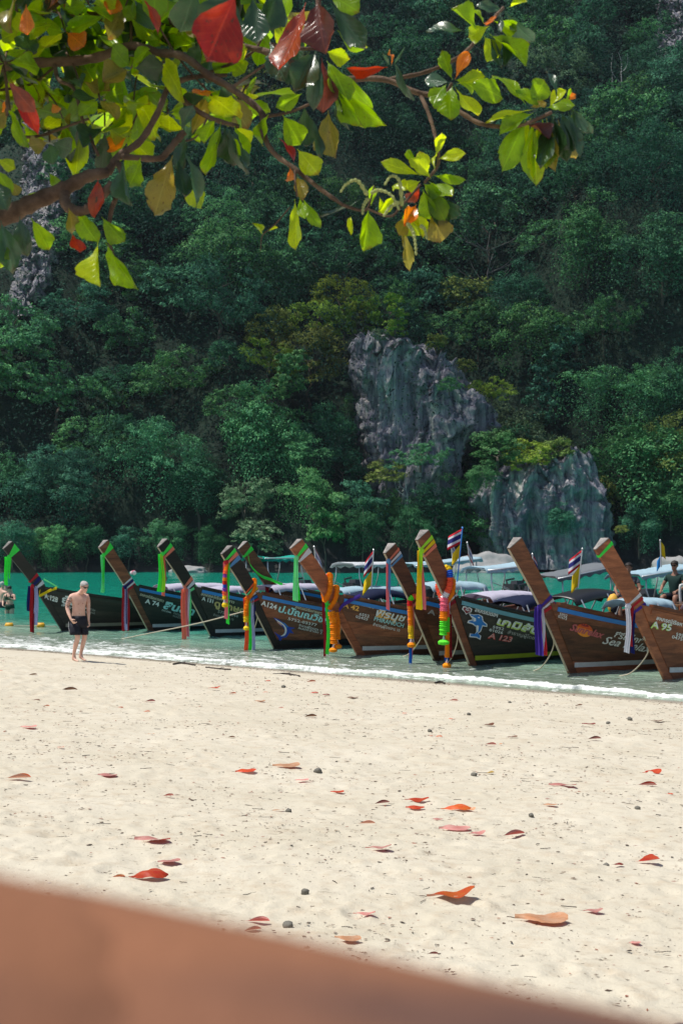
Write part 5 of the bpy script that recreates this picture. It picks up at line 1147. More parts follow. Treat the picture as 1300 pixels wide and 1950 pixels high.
def head(parent, c, f, scale, skin, hair, hairkind='short', glasses=None, cap=None, up=(0, 0, 1)):
    """head with face and ears looking along f: skin parts plus hair and eyewear as children"""
    f = Vector(f).normalized(); u = Vector(up); u = (u - f * u.dot(f)).normalized(); r = f.cross(u); c = Vector(c); s = scale
    W = lambda a, b_, d: c + (r * a + f * b_ + u * d) * s
    prof = [(-.122, .004, .02, .045), (-.115, .030, .034, .042), (-.095, .046, .050, .036), (-.06, .058, .066, .024), (-.02, .066, .080, .010), (.02, .072, .092, .0), (.06, .073, .095, -.004), (.09, .064, .084, -.008), (.112, .042, .056, -.010), (.122, .008, .010, -.010)]
    V = []; n = 22
    for z, rx, ry, off in prof:
        for j in range(n):
            a = 2 * math.pi * j / n; x, y = rx * math.sin(a), ry * math.cos(a); yy = y + off
            fr = max(0, math.cos(a)) ** 12
            if -.03 < z < .0: yy += .022 * fr * (z == -.02)
            if z == -.06: yy += .006 * max(0, math.cos(a)) ** 8
            if z == .02 and abs(math.sin(a)) > .25 and math.cos(a) > .6: yy -= .008
            V.append(W(x, yy, z))
    mb = MB(); mb.add(V, [tuple(q) for q in grid_faces(len(prof), n, True)] + [tuple(range(n))[::-1], tuple((len(prof) - 1) * n + j for j in range(n))])
    nose = [W(0, .090, .028), W(-.010, .094, .008), W(.010, .094, .008), W(0, .118, -.018), W(-.016, .094, -.026), W(.016, .094, -.026), W(0, .092, -.034)]
    mb.add(nose, [(0, 1, 3), (0, 3, 2), (1, 4, 3), (2, 3, 5), (3, 4, 6), (3, 6, 5)])
    for sx in (-1, 1):
        pts = [W(sx * .070, .004, .022), W(sx * .084, -.008, .030), W(sx * .088, -.014, .008), W(sx * .080, -.006, -.024), W(sx * .068, .006, -.026)]
        mb.add(pts + [p - f * .012 * s for p in pts], [(0, 1, 2), (0, 2, 3), (0, 3, 4), (5, 7, 6), (5, 8, 7), (5, 9, 8), (0, 5, 6, 1), (1, 6, 7, 2), (2, 7, 8, 3), (3, 8, 9, 4)])
    h = mb.build('head', skin, parent, True)
    mb = MB(); mb.tube([W(-.024, .086, -.062), W(0, .094, -.060), W(.024, .086, -.062)], .0045 * s, 6); mb.build('mouth', plain('lips', (.36, .12, .10), .6), h)
    if glasses is None:
        for sx in (-1, 1):
            mb = MB(); mb.lathe([(.002, -.004), (.009, 0), (.002, .004)], 8); m = mb.me('eye', plain('eye_dark', (.03, .025, .02), .2)); o = link('eye', m, h); o.location = W(sx * .030, .082, .018); o.scale = (s, s, s)
    else:
        mb = MB()
        for sx in (-1, 1):
            q = [W(sx * .008, .104, .032), W(sx * .038, .098, .036), W(sx * .062, .080, .030), W(sx * .058, .080, .006), W(sx * .034, .098, -.004), W(sx * .010, .104, .004)]
            mb.add(q + [p - f * .006 * s for p in q], [tuple(range(6)), tuple(range(6, 12))[::-1]] + [(i, (i + 1) % 6, (i + 1) % 6 + 6, i + 6) for i in range(6)])
            mb.tube([W(sx * .062, .080, .028), W(sx * .076, .03, .026), W(sx * .080, -.02, .022)], .004 * s, 5)
        mb.tube([W(-.010, .104, .026), W(.010, .104, .026)], .004 * s, 5); mb.build('sunglasses', glasses, h)
    if hair is not None:
        top = {'short': .012, 'crop': .006, 'long': .016}[hairkind]; V = []; rows = 9; n = 26
        for i in range(rows):
            t = i / (rows - 1); z = .128 * (1 - t) + (-.02 if hairkind != 'long' else -.10) * t; zz = min(max(z, -.12), .12)
            rx = np.interp(zz, [p[0] for p in prof], [p[1] for p in prof]) + top; ry = np.interp(zz, [p[0] for p in prof], [p[2] for p in prof]) + top; off = np.interp(zz, [p[0] for p in prof], [p[3] for p in prof])
            if i == 0: rx = ry = .01
            for j in range(n):
                a = 2 * math.pi * j / n; lift = max(0, .5 + .5 * math.cos(a)) ** 1.5 * (z < .085) * (.078 - max(z, -.02)) * .98
                k = 1 + .05 * math.sin(j * 7.1 + i * 3.3)
                V.append(W(rx * k * math.sin(a), ry * k * math.cos(a) + off, z + lift))
        mb = MB(); mb.add(V, [tuple(q) for q in grid_faces(rows, n, True)]); solid(mb.build('hair', hair, h, True), .006)
    if cap is not None:
        mb = MB(); V = [W((.080 * math.cos(i * .27)) * math.sin(2 * math.pi * j / 20), (.100 * math.cos(i * .27)) * math.cos(2 * math.pi * j / 20), .045 + .09 * math.sin(i * .27)) for i in range(6) for j in range(20)]
        mb.add(V, [tuple(q) for q in grid_faces(6, 20, True)] + [tuple(5 * 20 + j for j in range(20))]); mb.add([W(-.06, .085, .045), W(-.045, .15, .035), W(0, .165, .036), W(.045, .15, .035), W(.06, .085, .045), W(0, .09, .06)], [(0, 1, 5), (1, 2, 5), (2, 3, 5), (3, 4, 5), (0, 4, 3, 2, 1)])
        mb.build('cap', cap, h, True)
    return h
def garment(name, rings, mat, parent, n=18, thick=.006):
    """rings: (centre, axis pair a, b, radius a, radius b) lofted into an open tube of cloth"""
    V = []
    for c, a, b_, ra, rb in rings:
        c, a, b_ = Vector(c), Vector(a), Vector(b_)
        for j in range(n):
            q = 2 * math.pi * j / n; k = 1 + .03 * math.sin(q * 5 + len(V) * .1); V.append(c + a * (ra * k * math.cos(q)) + b_ * (rb * k * math.sin(q)))
    return V, [tuple(q) for q in grid_faces(len(rings), n, True)]
def person(loc, label, rz=0.0):
    r = empty('person', loc, rz); return tag(r, label, 'person')

# --- the shirtless walker on the wet sand ------------------------------------------------------
SK = skin_mat('sunburnt_skin', (.60, .34, .255), (.72, .47, .37), (-.30, -.56, 1.13, 1.39))
SKP = skin_mat('pale_skin', (.52, .30, .22), (.64, .40, .31)); SKD = skin_mat('tanned_skin', (.22, .11, .07), (.30, .16, .105))
GREYHAIR = plain('grey_hair', (.40, .385, .37), .8, .2, .25, 30, .5); DARKHAIR = plain('dark_hair', (.018, .014, .012), .6, .3, .3, 30, .4)
LENS = plain('black_sunglasses', (.008, .008, .009), .15, .6)
def foot_pt(px, py):
    d = np.arange(20, 45, .02); x = (px - 650) / FP * d; z = ZC - (py - 1042) / FP * d; k = np.argmax(sand_z(x, d) >= z); return Vector((x[k], d[k], float(sand_z(x[k], d[k]))))
fp = foot_pt(149, 1259)
man = person((fp.x, fp.y, fp.z), 'shirtless grey haired man in black shorts and sunglasses walking along the water')
def Q(zx, zy, y=0.0): return ((zx - 470) / 858, y, (1745 - zy) / 858)
J = {'pelvis': (*Q(478, 985), .150, .112), 'belly': (*Q(487, 850, -.03), .150, .128), 'ribs': (*Q(490, 720, -.02), .148, .120), 'chest': (*Q(492, 610, 0), .150, .112), 'collar': (*Q(505, 520, .01), .095, .075), 'neck': (*Q(545, 475, -.02), .058, .060), 'skull': (*Q(575, 420, -.05), .055, .06),
     'shR': (*Q(362, 565, -.09), .062), 'elR': (*Q(290, 745, -.13), .046), 'foR': (*Q(325, 850, -.18), .042), 'wrR': (*Q(380, 965, -.26), .028, .024), 'upR': (*Q(318, 655, -.115), .056),
     'shL': (*Q(618, 565, .11), .060), 'upL': (*Q(640, 665, .10), .052), 'elL': (*Q(648, 780, .07), .043), 'foL': (*Q(655, 880, .03), .040), 'wrL': (*Q(664, 1000, -.01), .027, .024),
     'hipR': (*Q(428, 1075, -.05), .088, .086), 'thR': (*Q(460, 1180, -.10), .084), 'knR': (*Q(490, 1300, -.13), .058), 'caR': (*Q(445, 1430, -.09), .056), 'sR': (*Q(405, 1580, -.04), .038), 'anR': (*Q(388, 1690, -.01), .036), 'heR': (*Q(375, 1722, .01), .032), 'baR': (*Q(450, 1727, -.09), .030, .022), 'toR': (*Q(505, 1734, -.14), .022, .014),
     'hipL': (*Q(535, 1075, .06), .086), 'thL': (*Q(565, 1180, .06), .080), 'knL': (*Q(588, 1300, .04), .056), 'caL': (*Q(550, 1430, .07), .054), 'sL': (*Q(515, 1570, .10), .037), 'anL': (*Q(494, 1672, .12), .035), 'heL': (*Q(482, 1708, .13), .031), 'baL': (*Q(560, 1720, .07), .030, .022), 'toL': (*Q(618, 1730, .03), .022, .014)}
E_ = [('pelvis', 'belly'), ('belly', 'ribs'), ('ribs', 'chest'), ('chest', 'collar'), ('collar', 'neck'), ('neck', 'skull'), ('chest', 'shR'), ('shR', 'upR'), ('upR', 'elR'), ('elR', 'foR'), ('foR', 'wrR'), ('chest', 'shL'), ('shL', 'upL'), ('upL', 'elL'), ('elL', 'foL'), ('foL', 'wrL'),
      ('pelvis', 'hipR'), ('hipR', 'thR'), ('thR', 'knR'), ('knR', 'caR'), ('caR', 'sR'), ('sR', 'anR'), ('anR', 'heR'), ('anR', 'baR'), ('baR', 'toR'), ('pelvis', 'hipL'), ('hipL', 'thL'), ('thL', 'knL'), ('knL', 'caL'), ('caL', 'sL'), ('sL', 'anL'), ('anL', 'heL'), ('anL', 'baL'), ('baL', 'toL')]
add_hand(J, E_, 'wrR', J['wrR'][:3], (.62, -.1, -.75), (.55, -.6, .5), (-.3, -.8, .4), 1.05, .9, 'R'); add_hand(J, E_, 'wrL', J['wrL'][:3], (.22, -.15, -.95), (.5, -.85, .1), (.8, .3, .1), 1.05, .7, 'L')
skin_body('body', J, E_, 'pelvis', SK, man)
head(man, Q(592, 392, -.075), (.62, -.70, -.30), 1.0, SK, GREYHAIR, 'crop', LENS, up=(.12, -.1, 1))
SHORTS = plain('black_swim_shorts', (.012, .013, .022), .75, .25, .3, 6, .3)
X_, Y_, Zv = (1, 0, 0), (0, 1, 0), (0, 0, 1); mb = MB()
V, F = garment('', [(Q(480, 920, -.02), X_, Y_, .164, .146), (Q(478, 985, 0), X_, Y_, .178, .160), (Q(480, 1060, 0), X_, Y_, .180, .164), (Q(484, 1130, 0), X_, Y_, .158, .13)], SHORTS, man); mb.add(V, F)
V, F = garment('', [(Q(432, 1050, -.05), X_, Y_, .118, .118), (Q(430, 1120, -.07), X_, Y_, .120, .118), (Q(432, 1190, -.10), X_, Y_, .114, .110), (Q(440, 1258, -.115), X_, Y_, .116, .106)], SHORTS, man); mb.add(V, F)
V, F = garment('', [(Q(535, 1050, .06), X_, Y_, .114, .116), (Q(556, 1130, .06), X_, Y_, .108, .110), (Q(572, 1200, .05), X_, Y_, .094, .100), (Q(580, 1265, .045), X_, Y_, .086, .096)], SHORTS, man); mb.add(V, F)
so_ = mb.build('shorts', SHORTS, man, True); solid(so_, .006)
mb = MB(); mb.tube([Q(318, 1020, -.12), Q(320, 1100, -.155), Q(345, 1195, -.19)], .004, 5); link('side_stripe', mb.me('side_stripe', plain('white_piping', (.6, .6, .62), .7)), so_)

for zx, zy, yy, rr in ((500, 698, -.150, .010), (578, 690, -.112, .010), (520, 868, -.166, .008)):
    mb = MB(); mb.lathe([(.001, -.005), (rr, 0), (.001, .005)], 8); o_ = link('skin_mark', mb.me('skin_mark', plain('areola', (.28, .10, .075), .7)), man); o_.location = Q(zx, zy, yy); o_.rotation_euler = (R(90), 0, .5)
# --- bathers at the left edge, standing in the water ---------------------------------------------
def bather(px, py_head, py_water, pose, label, skin, hair, extra=None):
    d = FP * ZC / (py_water - 1042); p = P(px, py_water, d); r = person((p.x, p.y, 0), label, pose.get('rz', 0)); hz = ZC - (py_head - 1042) / FP * d; k = hz / (1.72 - pose['sink'])
    s = pose['sink']; w = pose.get('w', 1.0)
    J = {'pelvis': (0, 0, .92 - s, .155 * w, .115 * w), 'waist': (0, 0, 1.05 - s, .135 * w, .105 * w), 'ribs': (0, .0, 1.2 - s, .145 * w, .11 * w), 'chest': (0, 0, 1.32 - s, .15 * w, .11 * w), 'collar': (0, .01, 1.43 - s, .085, .07), 'neck': (0, .0, 1.49 - s, .052), 'skull': (0, -.02, 1.56 - s, .055),
         'hR': (-.10, 0, .84 - s, .105 * w), 'tR': (-.11, -.02, .6 - s, .085 * w), 'kR': (-.11, 0, .40 - s, .06), 'hL': (.10, 0, .84 - s, .105 * w), 'tL': (.11, -.02, .6 - s, .085 * w), 'kL': (.11, 0, .40 - s, .06)}
    E_ = [('pelvis', 'waist'), ('waist', 'ribs'), ('ribs', 'chest'), ('chest', 'collar'), ('collar', 'neck'), ('neck', 'skull'), ('pelvis', 'hR'), ('hR', 'tR'), ('tR', 'kR'), ('pelvis', 'hL'), ('hL', 'tL'), ('tL', 'kL')]
    for sd, nm in ((-1, 'R'), (1, 'L')):
        sh = (sd * .19 * w, 0, 1.37 - s); el, wr, hd = pose[nm]
        J['s' + nm] = (*sh, .058 * w); J['e' + nm] = (el[0], el[1], el[2] - s, .044 * w); J['w' + nm] = (wr[0], wr[1], wr[2] - s, .029, .025); E_ += [('chest', 's' + nm), ('s' + nm, 'e' + nm), ('e' + nm, 'w' + nm)]
        add_hand(J, E_, 'w' + nm, J['w' + nm][:3], hd, (-sd * .6, -.8, 0), (sd, -.2, .2), 1.0, .6, nm)
    b_ = skin_body('body', J, E_, 'pelvis', skin, r); head(r, (0, -.03, 1.62 - s), pose.get('f', (0, -1, -.1)), 1.0, skin, hair, pose.get('hk', 'crop'), pose.get('glasses'), pose.get('cap'))
    if extra: extra(r, s, w)
    r.scale = (k, k, k); return r
BIK = plain('dark_green_swimwear', (.012, .038, .024), .7, .25, .2, 8)
def bikini(r, s, w):
    mb = MB(); V, F = garment('', [((0, 0, 1.00 - s), X_, Y_, .158 * w, .128 * w), ((0, 0, .92 - s), X_, Y_, .176 * w, .138 * w), ((0, 0, .84 - s), X_, Y_, .178 * w, .136 * w), ((0, 0, .78 - s), X_, Y_, .13 * w, .11 * w)], BIK, r); mb.add(V, F); solid(mb.build('bikini_bottom', BIK, r, True), .006)
    mb = MB(); V, F = garment('', [((0, 0, 1.18 - s), X_, Y_, .156 * w, .122 * w), ((0, -.01, 1.25 - s), X_, Y_, .166 * w, .142 * w), ((0, -.01, 1.31 - s), X_, Y_, .160 * w, .138 * w)], BIK, r); mb.add(V, F)
    for sx in (-1, 1): mb.tube([(sx * .10, -.12, 1.28 - s), (sx * .09, -.08, 1.39 - s), (sx * .05, .04, 1.45 - s)], .02, 6)
    mb.build('bikini_top', BIK, r, True)
def trunks(r, s, w):
    mb = MB(); V, F = garment('', [((0, 0, 1.02 - s), X_, Y_, .16 * w, .125 * w), ((0, 0, .92 - s), X_, Y_, .178 * w, .140 * w), ((0, 0, .80 - s), X_, Y_, .19 * w, .145 * w), ((0, 0, .66 - s), X_, Y_, .20 * w, .13 * w)], SHORTS, r); mb.add(V, F); solid(mb.build('swim_trunks', SHORTS, r, True), .006)
dn = lambda sd: ((sd * .27, .0, 1.12), (sd * .26, -.10, .88), (0, -.25, -1))
bather(19, 1117, 1168, {'rz': -.35, 'sink': .62, 'w': 1.18, 'f': (-.75, -.65, -.25), 'hk': 'short', 'glasses': LENS, 'R': ((-.30, -.02, 1.12), (-.20, -.20, .95), (.8, -.3, -.5)), 'L': ((.30, -.08, 1.16), (.20, -.26, 1.24), (-.3, -.5, .8))}, 'woman in a dark green bikini and sunglasses standing thigh deep at the left edge', SKP, DARKHAIR, bikini)
bather(4, 1109, 1158, {'rz': 2.6, 'sink': .80, 'w': 1.15, 'f': (0, -1, -.2), 'R': dn(-1), 'L': dn(1)}, 'white haired man seen from behind in the sea, cut by the left edge', SKP, plain('white_hair', (.46, .45, .43), .8, .2, .2, 30, .4), trunks)
bather(11, 1104, 1146, {'rz': .3, 'sink': .9, 'w': 1.0, 'f': (-.2, -1, -.2), 'R': dn(-1), 'L': dn(1)}, 'dark haired man further out in the sea behind the woman in green', SKP, DARKHAIR)
# swimmer, only head, neck and shoulders above the water
p = wp(317, 1106); r = person((p.x, p.y, -.02), 'dark haired swimmer with only head and shoulders above water, left of the third neck sash')
skin_body('body', {'chest': (0, 0, -.16, .15, .11), 'collar': (0, 0, -.02, .1, .08), 'neck': (0, 0, .06, .05), 'skull': (0, 0, .13, .05), 'sR': (-.19, 0, -.06, .06), 'sL': (.19, 0, -.06, .06), 'eR': (-.28, -.1, -.2, .045), 'eL': (.28, -.1, -.2, .045)}, [('chest', 'collar'), ('collar', 'neck'), ('neck', 'skull'), ('chest', 'sR'), ('chest', 'sL'), ('sR', 'eR'), ('sL', 'eL')], 'chest', SKD, r); head(r, (0, -.01, .19), (.5, -.8, 0), 1.0, SKD, DARKHAIR, 'short')
# --- boat crew ----------------------------------------------------------------------------------
def crew(loc, label, rz, shirt, parts):
    r = person(loc, label, rz)
    J = {'pelvis': (0, 0, .12, .14, .12), 'waist': (0, -.02, .28, .125, .10), 'ribs': (0, -.02, .42, .14, .11), 'chest': (0, 0, .54, .145, .11), 'collar': (0, .01, .64, .08, .07), 'neck': (0, 0, .70, .05), 'skull': (0, -.02, .77, .055),
         'hR': (-.10, 0, .10, .09), 'kR': (-.16, -.42, .12, .062), 'aR': (-.14, -.46, -.30, .042), 'tR': (-.14, -.62, -.36, .03), 'hL': (.10, 0, .10, .09), 'kL': (.16, -.42, .12, .062), 'aL': (.14, -.46, -.30, .042), 'tL': (.14, -.62, -.36, .03),
         'sR': (-.18, 0, .58, .055), 'eR': (-.30, -.06, .34, .043), 'wR': (-.24, -.28, .26, .028), 'sL': (.18, 0, .58, .055), 'eL': (.28, -.10, .34, .043), 'wL': (.14, -.28, .24, .028)}
    E_ = [('pelvis', 'waist'), ('waist', 'ribs'), ('ribs', 'chest'), ('chest', 'collar'), ('collar', 'neck'), ('neck', 'skull'), ('pelvis', 'hR'), ('hR', 'kR'), ('kR', 'aR'), ('aR', 'tR'), ('pelvis', 'hL'), ('hL', 'kL'), ('kL', 'aL'), ('aL', 'tL'), ('chest', 'sR'), ('sR', 'eR'), ('eR', 'wR'), ('chest', 'sL'), ('sL', 'eL'), ('eL', 'wL')]
    add_hand(J, E_, 'wR', J['wR'][:3], (.1, -1, -.3), (1, 0, .2), (0, 0, 1), 1, .9, 'R'); add_hand(J, E_, 'wL', J['wL'][:3], (-.1, -1, -.3), (-1, 0, .2), (0, 0, 1), 1, .9, 'L')
    skin_body('body', J, E_, 'pelvis', SKD, r); head(r, (0, -.03, .84), (0, -1, -.1), 1.0, SKD, DARKHAIR, 'short', LENS if parts else None)
    Js = {k: v for k, v in J.items() if k in ('pelvis', 'waist', 'ribs', 'chest', 'collar', 'sR', 'sL')}
    for k in Js: Js[k] = (*Js[k][:3], *[q + .014 for q in Js[k][3:]])
    for sd, k in ((-1, 'R'), (1, 'L')): Js['m' + k] = tuple((a + b_) / 2 for a, b_ in zip(J['s' + k][:3], J['e' + k][:3])) + (.062,)
    skin_body('shirt', Js, [('pelvis', 'waist'), ('waist', 'ribs'), ('ribs', 'chest'), ('chest', 'collar'), ('chest', 'sR'), ('chest', 'sL'), ('sR', 'mR'), ('sL', 'mL')], 'pelvis', shirt, r)
    mb = MB()
    for k, sd in (('R', -1), ('L', 1)): mb.tube([J['h' + k][:3], tuple(np.array(J['h' + k][:3]) * .25 + np.array(J['k' + k][:3]) * .75)], [.112, .085], 12)
    mb.build('trousers', SHORTS, r, True)
SHIRT = plain('dark_green_shirt', (.012, .035, .03), .8, .2, .3, 6)
d = 33.6; p = P(1285, 1147, d)
# raised wheelhouse seat at the right edge: a wooden rooftop deck with a tube rail
t = empty('rooftop_deck', (p.x, p.y, p.z), B['a95'].a); mb = MB()
for k in range(7): link('plank', (lambda m: (m.box((.5 - .02, -.6 + .2 * k, -.05), (2.2, .19, .04)), m.me('plank', W_TAN))[1])(MB()), t)
mb.box((.5, -.72, -.10), (2.2, .04, .14)); mb.box((.5, .72, -.10), (2.2, .04, .14)); mb.build('deck_frame', W_RED, t)
mb = MB()
for x in (-.5, .1, .7, 1.3):
    for y in (-.66, .66): mb.tube([(x, y, -.12), (x, y, -p.z + .55)], .03, 8)
mb.build('deck_post', STEEL, t)['kind'] = 'stuff'
mb = MB(); mb.tube(smooth_pts([(-.5, -.66, 0), (-.52, -.66, .36), (-.40, -.66, .44), (.35, -.66, .44), (.45, -.66, .36), (.45, -.66, 0)], 5), .028, 8); mb.build('seat_rail', plain('white_tube', (.62, .62, .6), .4), t, True)
mb = MB(); mb.tube(smooth_pts([(.60, -.66, 0), (.58, -.66, .36), (.70, -.66, .44), (1.2, -.66, .44), (1.3, -.66, .36), (1.3, -.66, 0)], 5), .028, 8); mb.build('seat_rail', plain('white_tube', (.62, .62, .6), .4), t, True)
tag(t, 'wooden rooftop deck with white tube rails at the right edge, the boatman on it', 'boat deck')
crew((p.x + .05, p.y + .25, p.z + .02), 'boatman in a dark shirt and sunglasses seated at the right edge', -.6, SHIRT, True)
q = P(1196, 1130, 33.0); crew((q.x, q.y, q.z - .25), 'crewman half hidden behind the rightmost prow', -.3, plain('grey_shirt', (.07, .075, .09), .8, .2, .3, 6), False)
# dry bag beside the rightmost prow
q = P(1166, 1147, 31.6); t = empty('dry_bag', (q.x, q.y, q.z - .22)); mb = MB(); mb.tube([(0, 0, 0), (.01, 0, .06), (0, 0, .28), (.02, 0, .36), (.05, 0, .40)], [.08, .12, .125, .085, .03], 14); mb.build('bag_body', plain('yellow_bag_cloth', (.70, .38, .05), .6, .3, .2, 5), t, True)
mb = MB(); mb.tube([(-.02, -.13, .02), (0, -.16, .10), (.08, -.14, .14)], [.06, .09, .05], 10); mb.build('dark_patch', SHORTS, t, True); tag(t, 'yellow bag with a dark patch tucked behind the rightmost prow', 'bag')
# ================================================================ THE BEACH ALMOND TREE OVERHEAD
CD = 0.84
def PD(px, py, d): return P(px, py, d * CD)
def almond_mat(name, g0, g1, edge, trans, spots=.5, under=None):
    """big leathery leaf: midrib and side veins, brown spots and margin; light comes through it"""
    nd = N(name); uv = nd.t.nodes.new('ShaderNodeTexCoord').outputs['UV']; s = nd.n('ShaderNodeSeparateXYZ', {0: uv}); u, v = s.outputs[0], s.outputs[1]
    r = nd.rand(); oc = nd.n('ShaderNodeVectorMath', {0: nd.coord('Object', (1, 1, 1)), 1: nd.n('ShaderNodeCombineXYZ', {0: nd.math('MULTIPLY', r, 91.0), 1: nd.math('MULTIPLY', r, 43.0)}).outputs[0]}, operation='ADD').outputs[0]
    n = nd.noise(oc, 3.0, 5, .6); col = nd.mix(nd.step(nd.math('ADD', n, nd.math('MULTIPLY_ADD', r, .3, -.15)), .35, .65), g0, g1)
    av = nd.math('ABSOLUTE', nd.math('SUBTRACT', v, .5))
    rib = nd.step(av, .035, .012); sv = nd.math('ABSOLUTE', nd.math('SUBTRACT', nd.math('FRACT', nd.math('MULTIPLY', nd.math('SUBTRACT', u, nd.math('MULTIPLY', av, .55)), 8.0)), .5))
    vein = nd.math('MULTIPLY', nd.step(sv, .07, .02), .5); ve = nd.math('MAXIMUM', rib, vein)
    col = nd.mix(nd.math('MULTIPLY', ve, .24), col, tuple(min(1, x * 1.9 + .04) for x in g1))
    sp = nd.noise(oc, 16, 3, .6); sp = nd.math('MULTIPLY', nd.step(sp, .62, .67), spots); col = nd.mix(sp, col, (.06, .03, .015))
    ed = nd.step(nd.math('ADD', nd.math('MULTIPLY', nd.math('MULTIPLY', av, av), 3.4), nd.math('MULTIPLY_ADD', n, .55, -.25)), .80, .95)
    ed = nd.math('MAXIMUM', ed, nd.math('MULTIPLY', nd.step(nd.math('ADD', u, nd.math('MULTIPLY_ADD', n, .6, -.3)), .93, 1.02), .8)); col = nd.mix(nd.math('MULTIPLY', ed, .7), col, edge)
    b = nd.bsdf(col, .29, .6, nd.bump(nd.math('SUBTRACT', nd.math('MULTIPLY', n, .35), ve), .3, .008))
    tr = nd.n('ShaderNodeBsdfTranslucent', {'Color': hsv(nd, col, .485, 1.12, 2.9)}).outputs[0]
    return nd.done(nd.n('ShaderNodeMixShader', {0: trans, 1: b, 2: tr}).outputs[0])
AL = {'g': almond_mat('almond_leaf_green', (.10, .19, .016), (.15, .26, .022), (.13, .09, .02), .62), 'y': almond_mat('almond_leaf_yellow_green', (.19, .27, .022), (.27, .35, .035), (.17, .10, .02), .62),
      'd': almond_mat('almond_leaf_shaded', (.014, .042, .016), (.026, .066, .022), (.06, .045, .02), .16), 's': almond_mat('almond_leaf_sheen', (.030, .070, .040), (.05, .105, .055), (.09, .06, .03), .20),  # colours imitate leaves in shade (d) and a silvery sheen (s)
      'r': almond_mat('almond_leaf_red', (.18, .030, .013), (.29, .060, .020), (.09, .03, .02), .34, 1.0), 'm': almond_mat('almond_leaf_maroon', (.085, .026, .016), (.15, .042, .020), (.06, .02, .015), .3, .8),
      'o': almond_mat('almond_leaf_orange', (.45, .14, .02), (.52, .21, .03), (.26, .07, .02), .45, .5), 'b': almond_mat('almond_leaf_browning', (.13, .13, .025), (.19, .16, .035), (.14, .055, .02), .45, .9)}
def almond_leaf(seed, curl=.3, fold=.25, wave=.05, notch=0.0, twist=0.0):
    """obovate leaf of unit length and unit width on a short stalk, along +X, face +Z"""
    rng = random.Random(seed); nu, nv = 18, 7; V = []; uv = []
    for i in range(nu):
        u = 1 - (1 - i / (nu - 1)) ** 1.35; t = max(0.0, (u - .07) / .93)
        wd = max(.5 * (math.sin(math.pi * min(1, t ** 1.7)) ** .6 if 0 < t < .999 else 0), .016)
        for j in range(nv):
            v = j / (nv - 1) * 2 - 1; ww = wd * (1 + (rng.uniform(-.035, .035) if abs(v) == 1 else 0) - (notch * rng.random() ** 3 if abs(v) == 1 and u > .5 else 0))
            y = ww * v; z = fold * abs(y) ** 1.15 - curl * t * t + wave * math.sin(t * 9 + v * 2.2 + seed) * abs(v) * (t > .1) + twist * t * y
            x = u * (1 - .10 * curl) - .05 * abs(v) * (u > .85)
            V.append((x, y, z)); uv.append((u, v * .5 + .5))
    return mesh('leaf', V, grid_faces(nu, nv), AL['g'], True, uv=uv)
LEAVES = [almond_leaf(401 + k, c, f, w_, n_, t_) for k, (c, f, w_, n_, t_) in enumerate([(.12, .12, .03, 0, 0), (.28, .22, .05, 0, .3), (.42, .30, .05, .15, -.3), (-.18, .20, .05, 0, .2), (.20, .55, .06, .2, 0), (.55, .35, .08, .1, .5), (.08, .85, .05, .1, -.2), (.30, .15, .10, .3, -.4)])]
TREE_O = Vector((1.9, 0.35, float(sand_z(1.9, 0.35))))
AT = empty('almond_tree', TREE_O); tag(AT, 'beach almond tree arching over the lens, brown trunk blurred below, leafy branches above', 'tree')
_lr = random.Random(17); _n_leaf = [0]
def put_leaf(b, t, wpx, col, roll=None, var=None, mat_parent=None):
    """leaf from base b to tip t (world), wpx: width in metres"""
    b, t = Vector(b), Vector(t); a = t - b; L = a.length; a.normalize(); view = Vector((0, -1, 0))
    n = view - a * view.dot(a)
    if n.length < .15: n = Vector((0, 0, 1)) - a * a.z
    n.normalize(); n = Matrix.Rotation(roll if roll is not None else _lr.uniform(-.8, .8), 3, a) @ n
    y = n.cross(a); o = bpy.data.objects.new('leaf', LEAVES[_lr.randrange(len(LEAVES)) if var is None else var]); COL.objects.link(o); o.parent = AT
    M = Matrix(((a.x, y.x, n.x), (a.y, y.y, n.y), (a.z, y.z, n.z))) @ Matrix.Diagonal((L, wpx, L * .8))
    o.matrix_local = Matrix.Translation(b - TREE_O) @ M.to_4x4()
    o.material_slots[0].link = 'OBJECT'; o.material_slots[0].material = AL[col]; _n_leaf[0] += 1; return o
def px_leaf(b, t, w_, col, d=4.7, dt=None, roll=None, var=None):
    dt = d + _lr.uniform(-.07, .04) if dt is None else dt
    return put_leaf(PD(b[0], b[1], d), PD(t[0], t[1], dt), w_ / FP * d * CD * 1.12, col, roll, var)
ABARK = N('almond_bark'); _c = ABARK.coord('World'); _n1 = ABARK.noise(_c, 9, 6, .7); _n2 = ABARK.noise(ABARK.coord('World', (1, 1, 1)), 45, 4, .7)
ABARK = ABARK.done(ABARK.bsdf(ABARK.mix(ABARK.step(_n1, .38, .66), (.075, .048, .034), (.20, .135, .095)), .9, .15, ABARK.bump(ABARK.math('ADD', _n1, ABARK.math('MULTIPLY', _n2, .5)), .9, .012)))
TBARK = N('trunk_bark'); _c = TBARK.coord('World', (1, 1, 1)); _n1 = TBARK.noise(TBARK.coord('World', (3, 7, 9)), 1.3, 3, .5); _n2 = TBARK.noise(_c, 30, 5, .7)
TBARK = TBARK.done(TBARK.bsdf(TBARK.mix(TBARK.step(_n1, .40, .62), (.095, .054, .045), (.255, .112, .060)), .9, .15, TBARK.bump(_n2, .4, .008)))
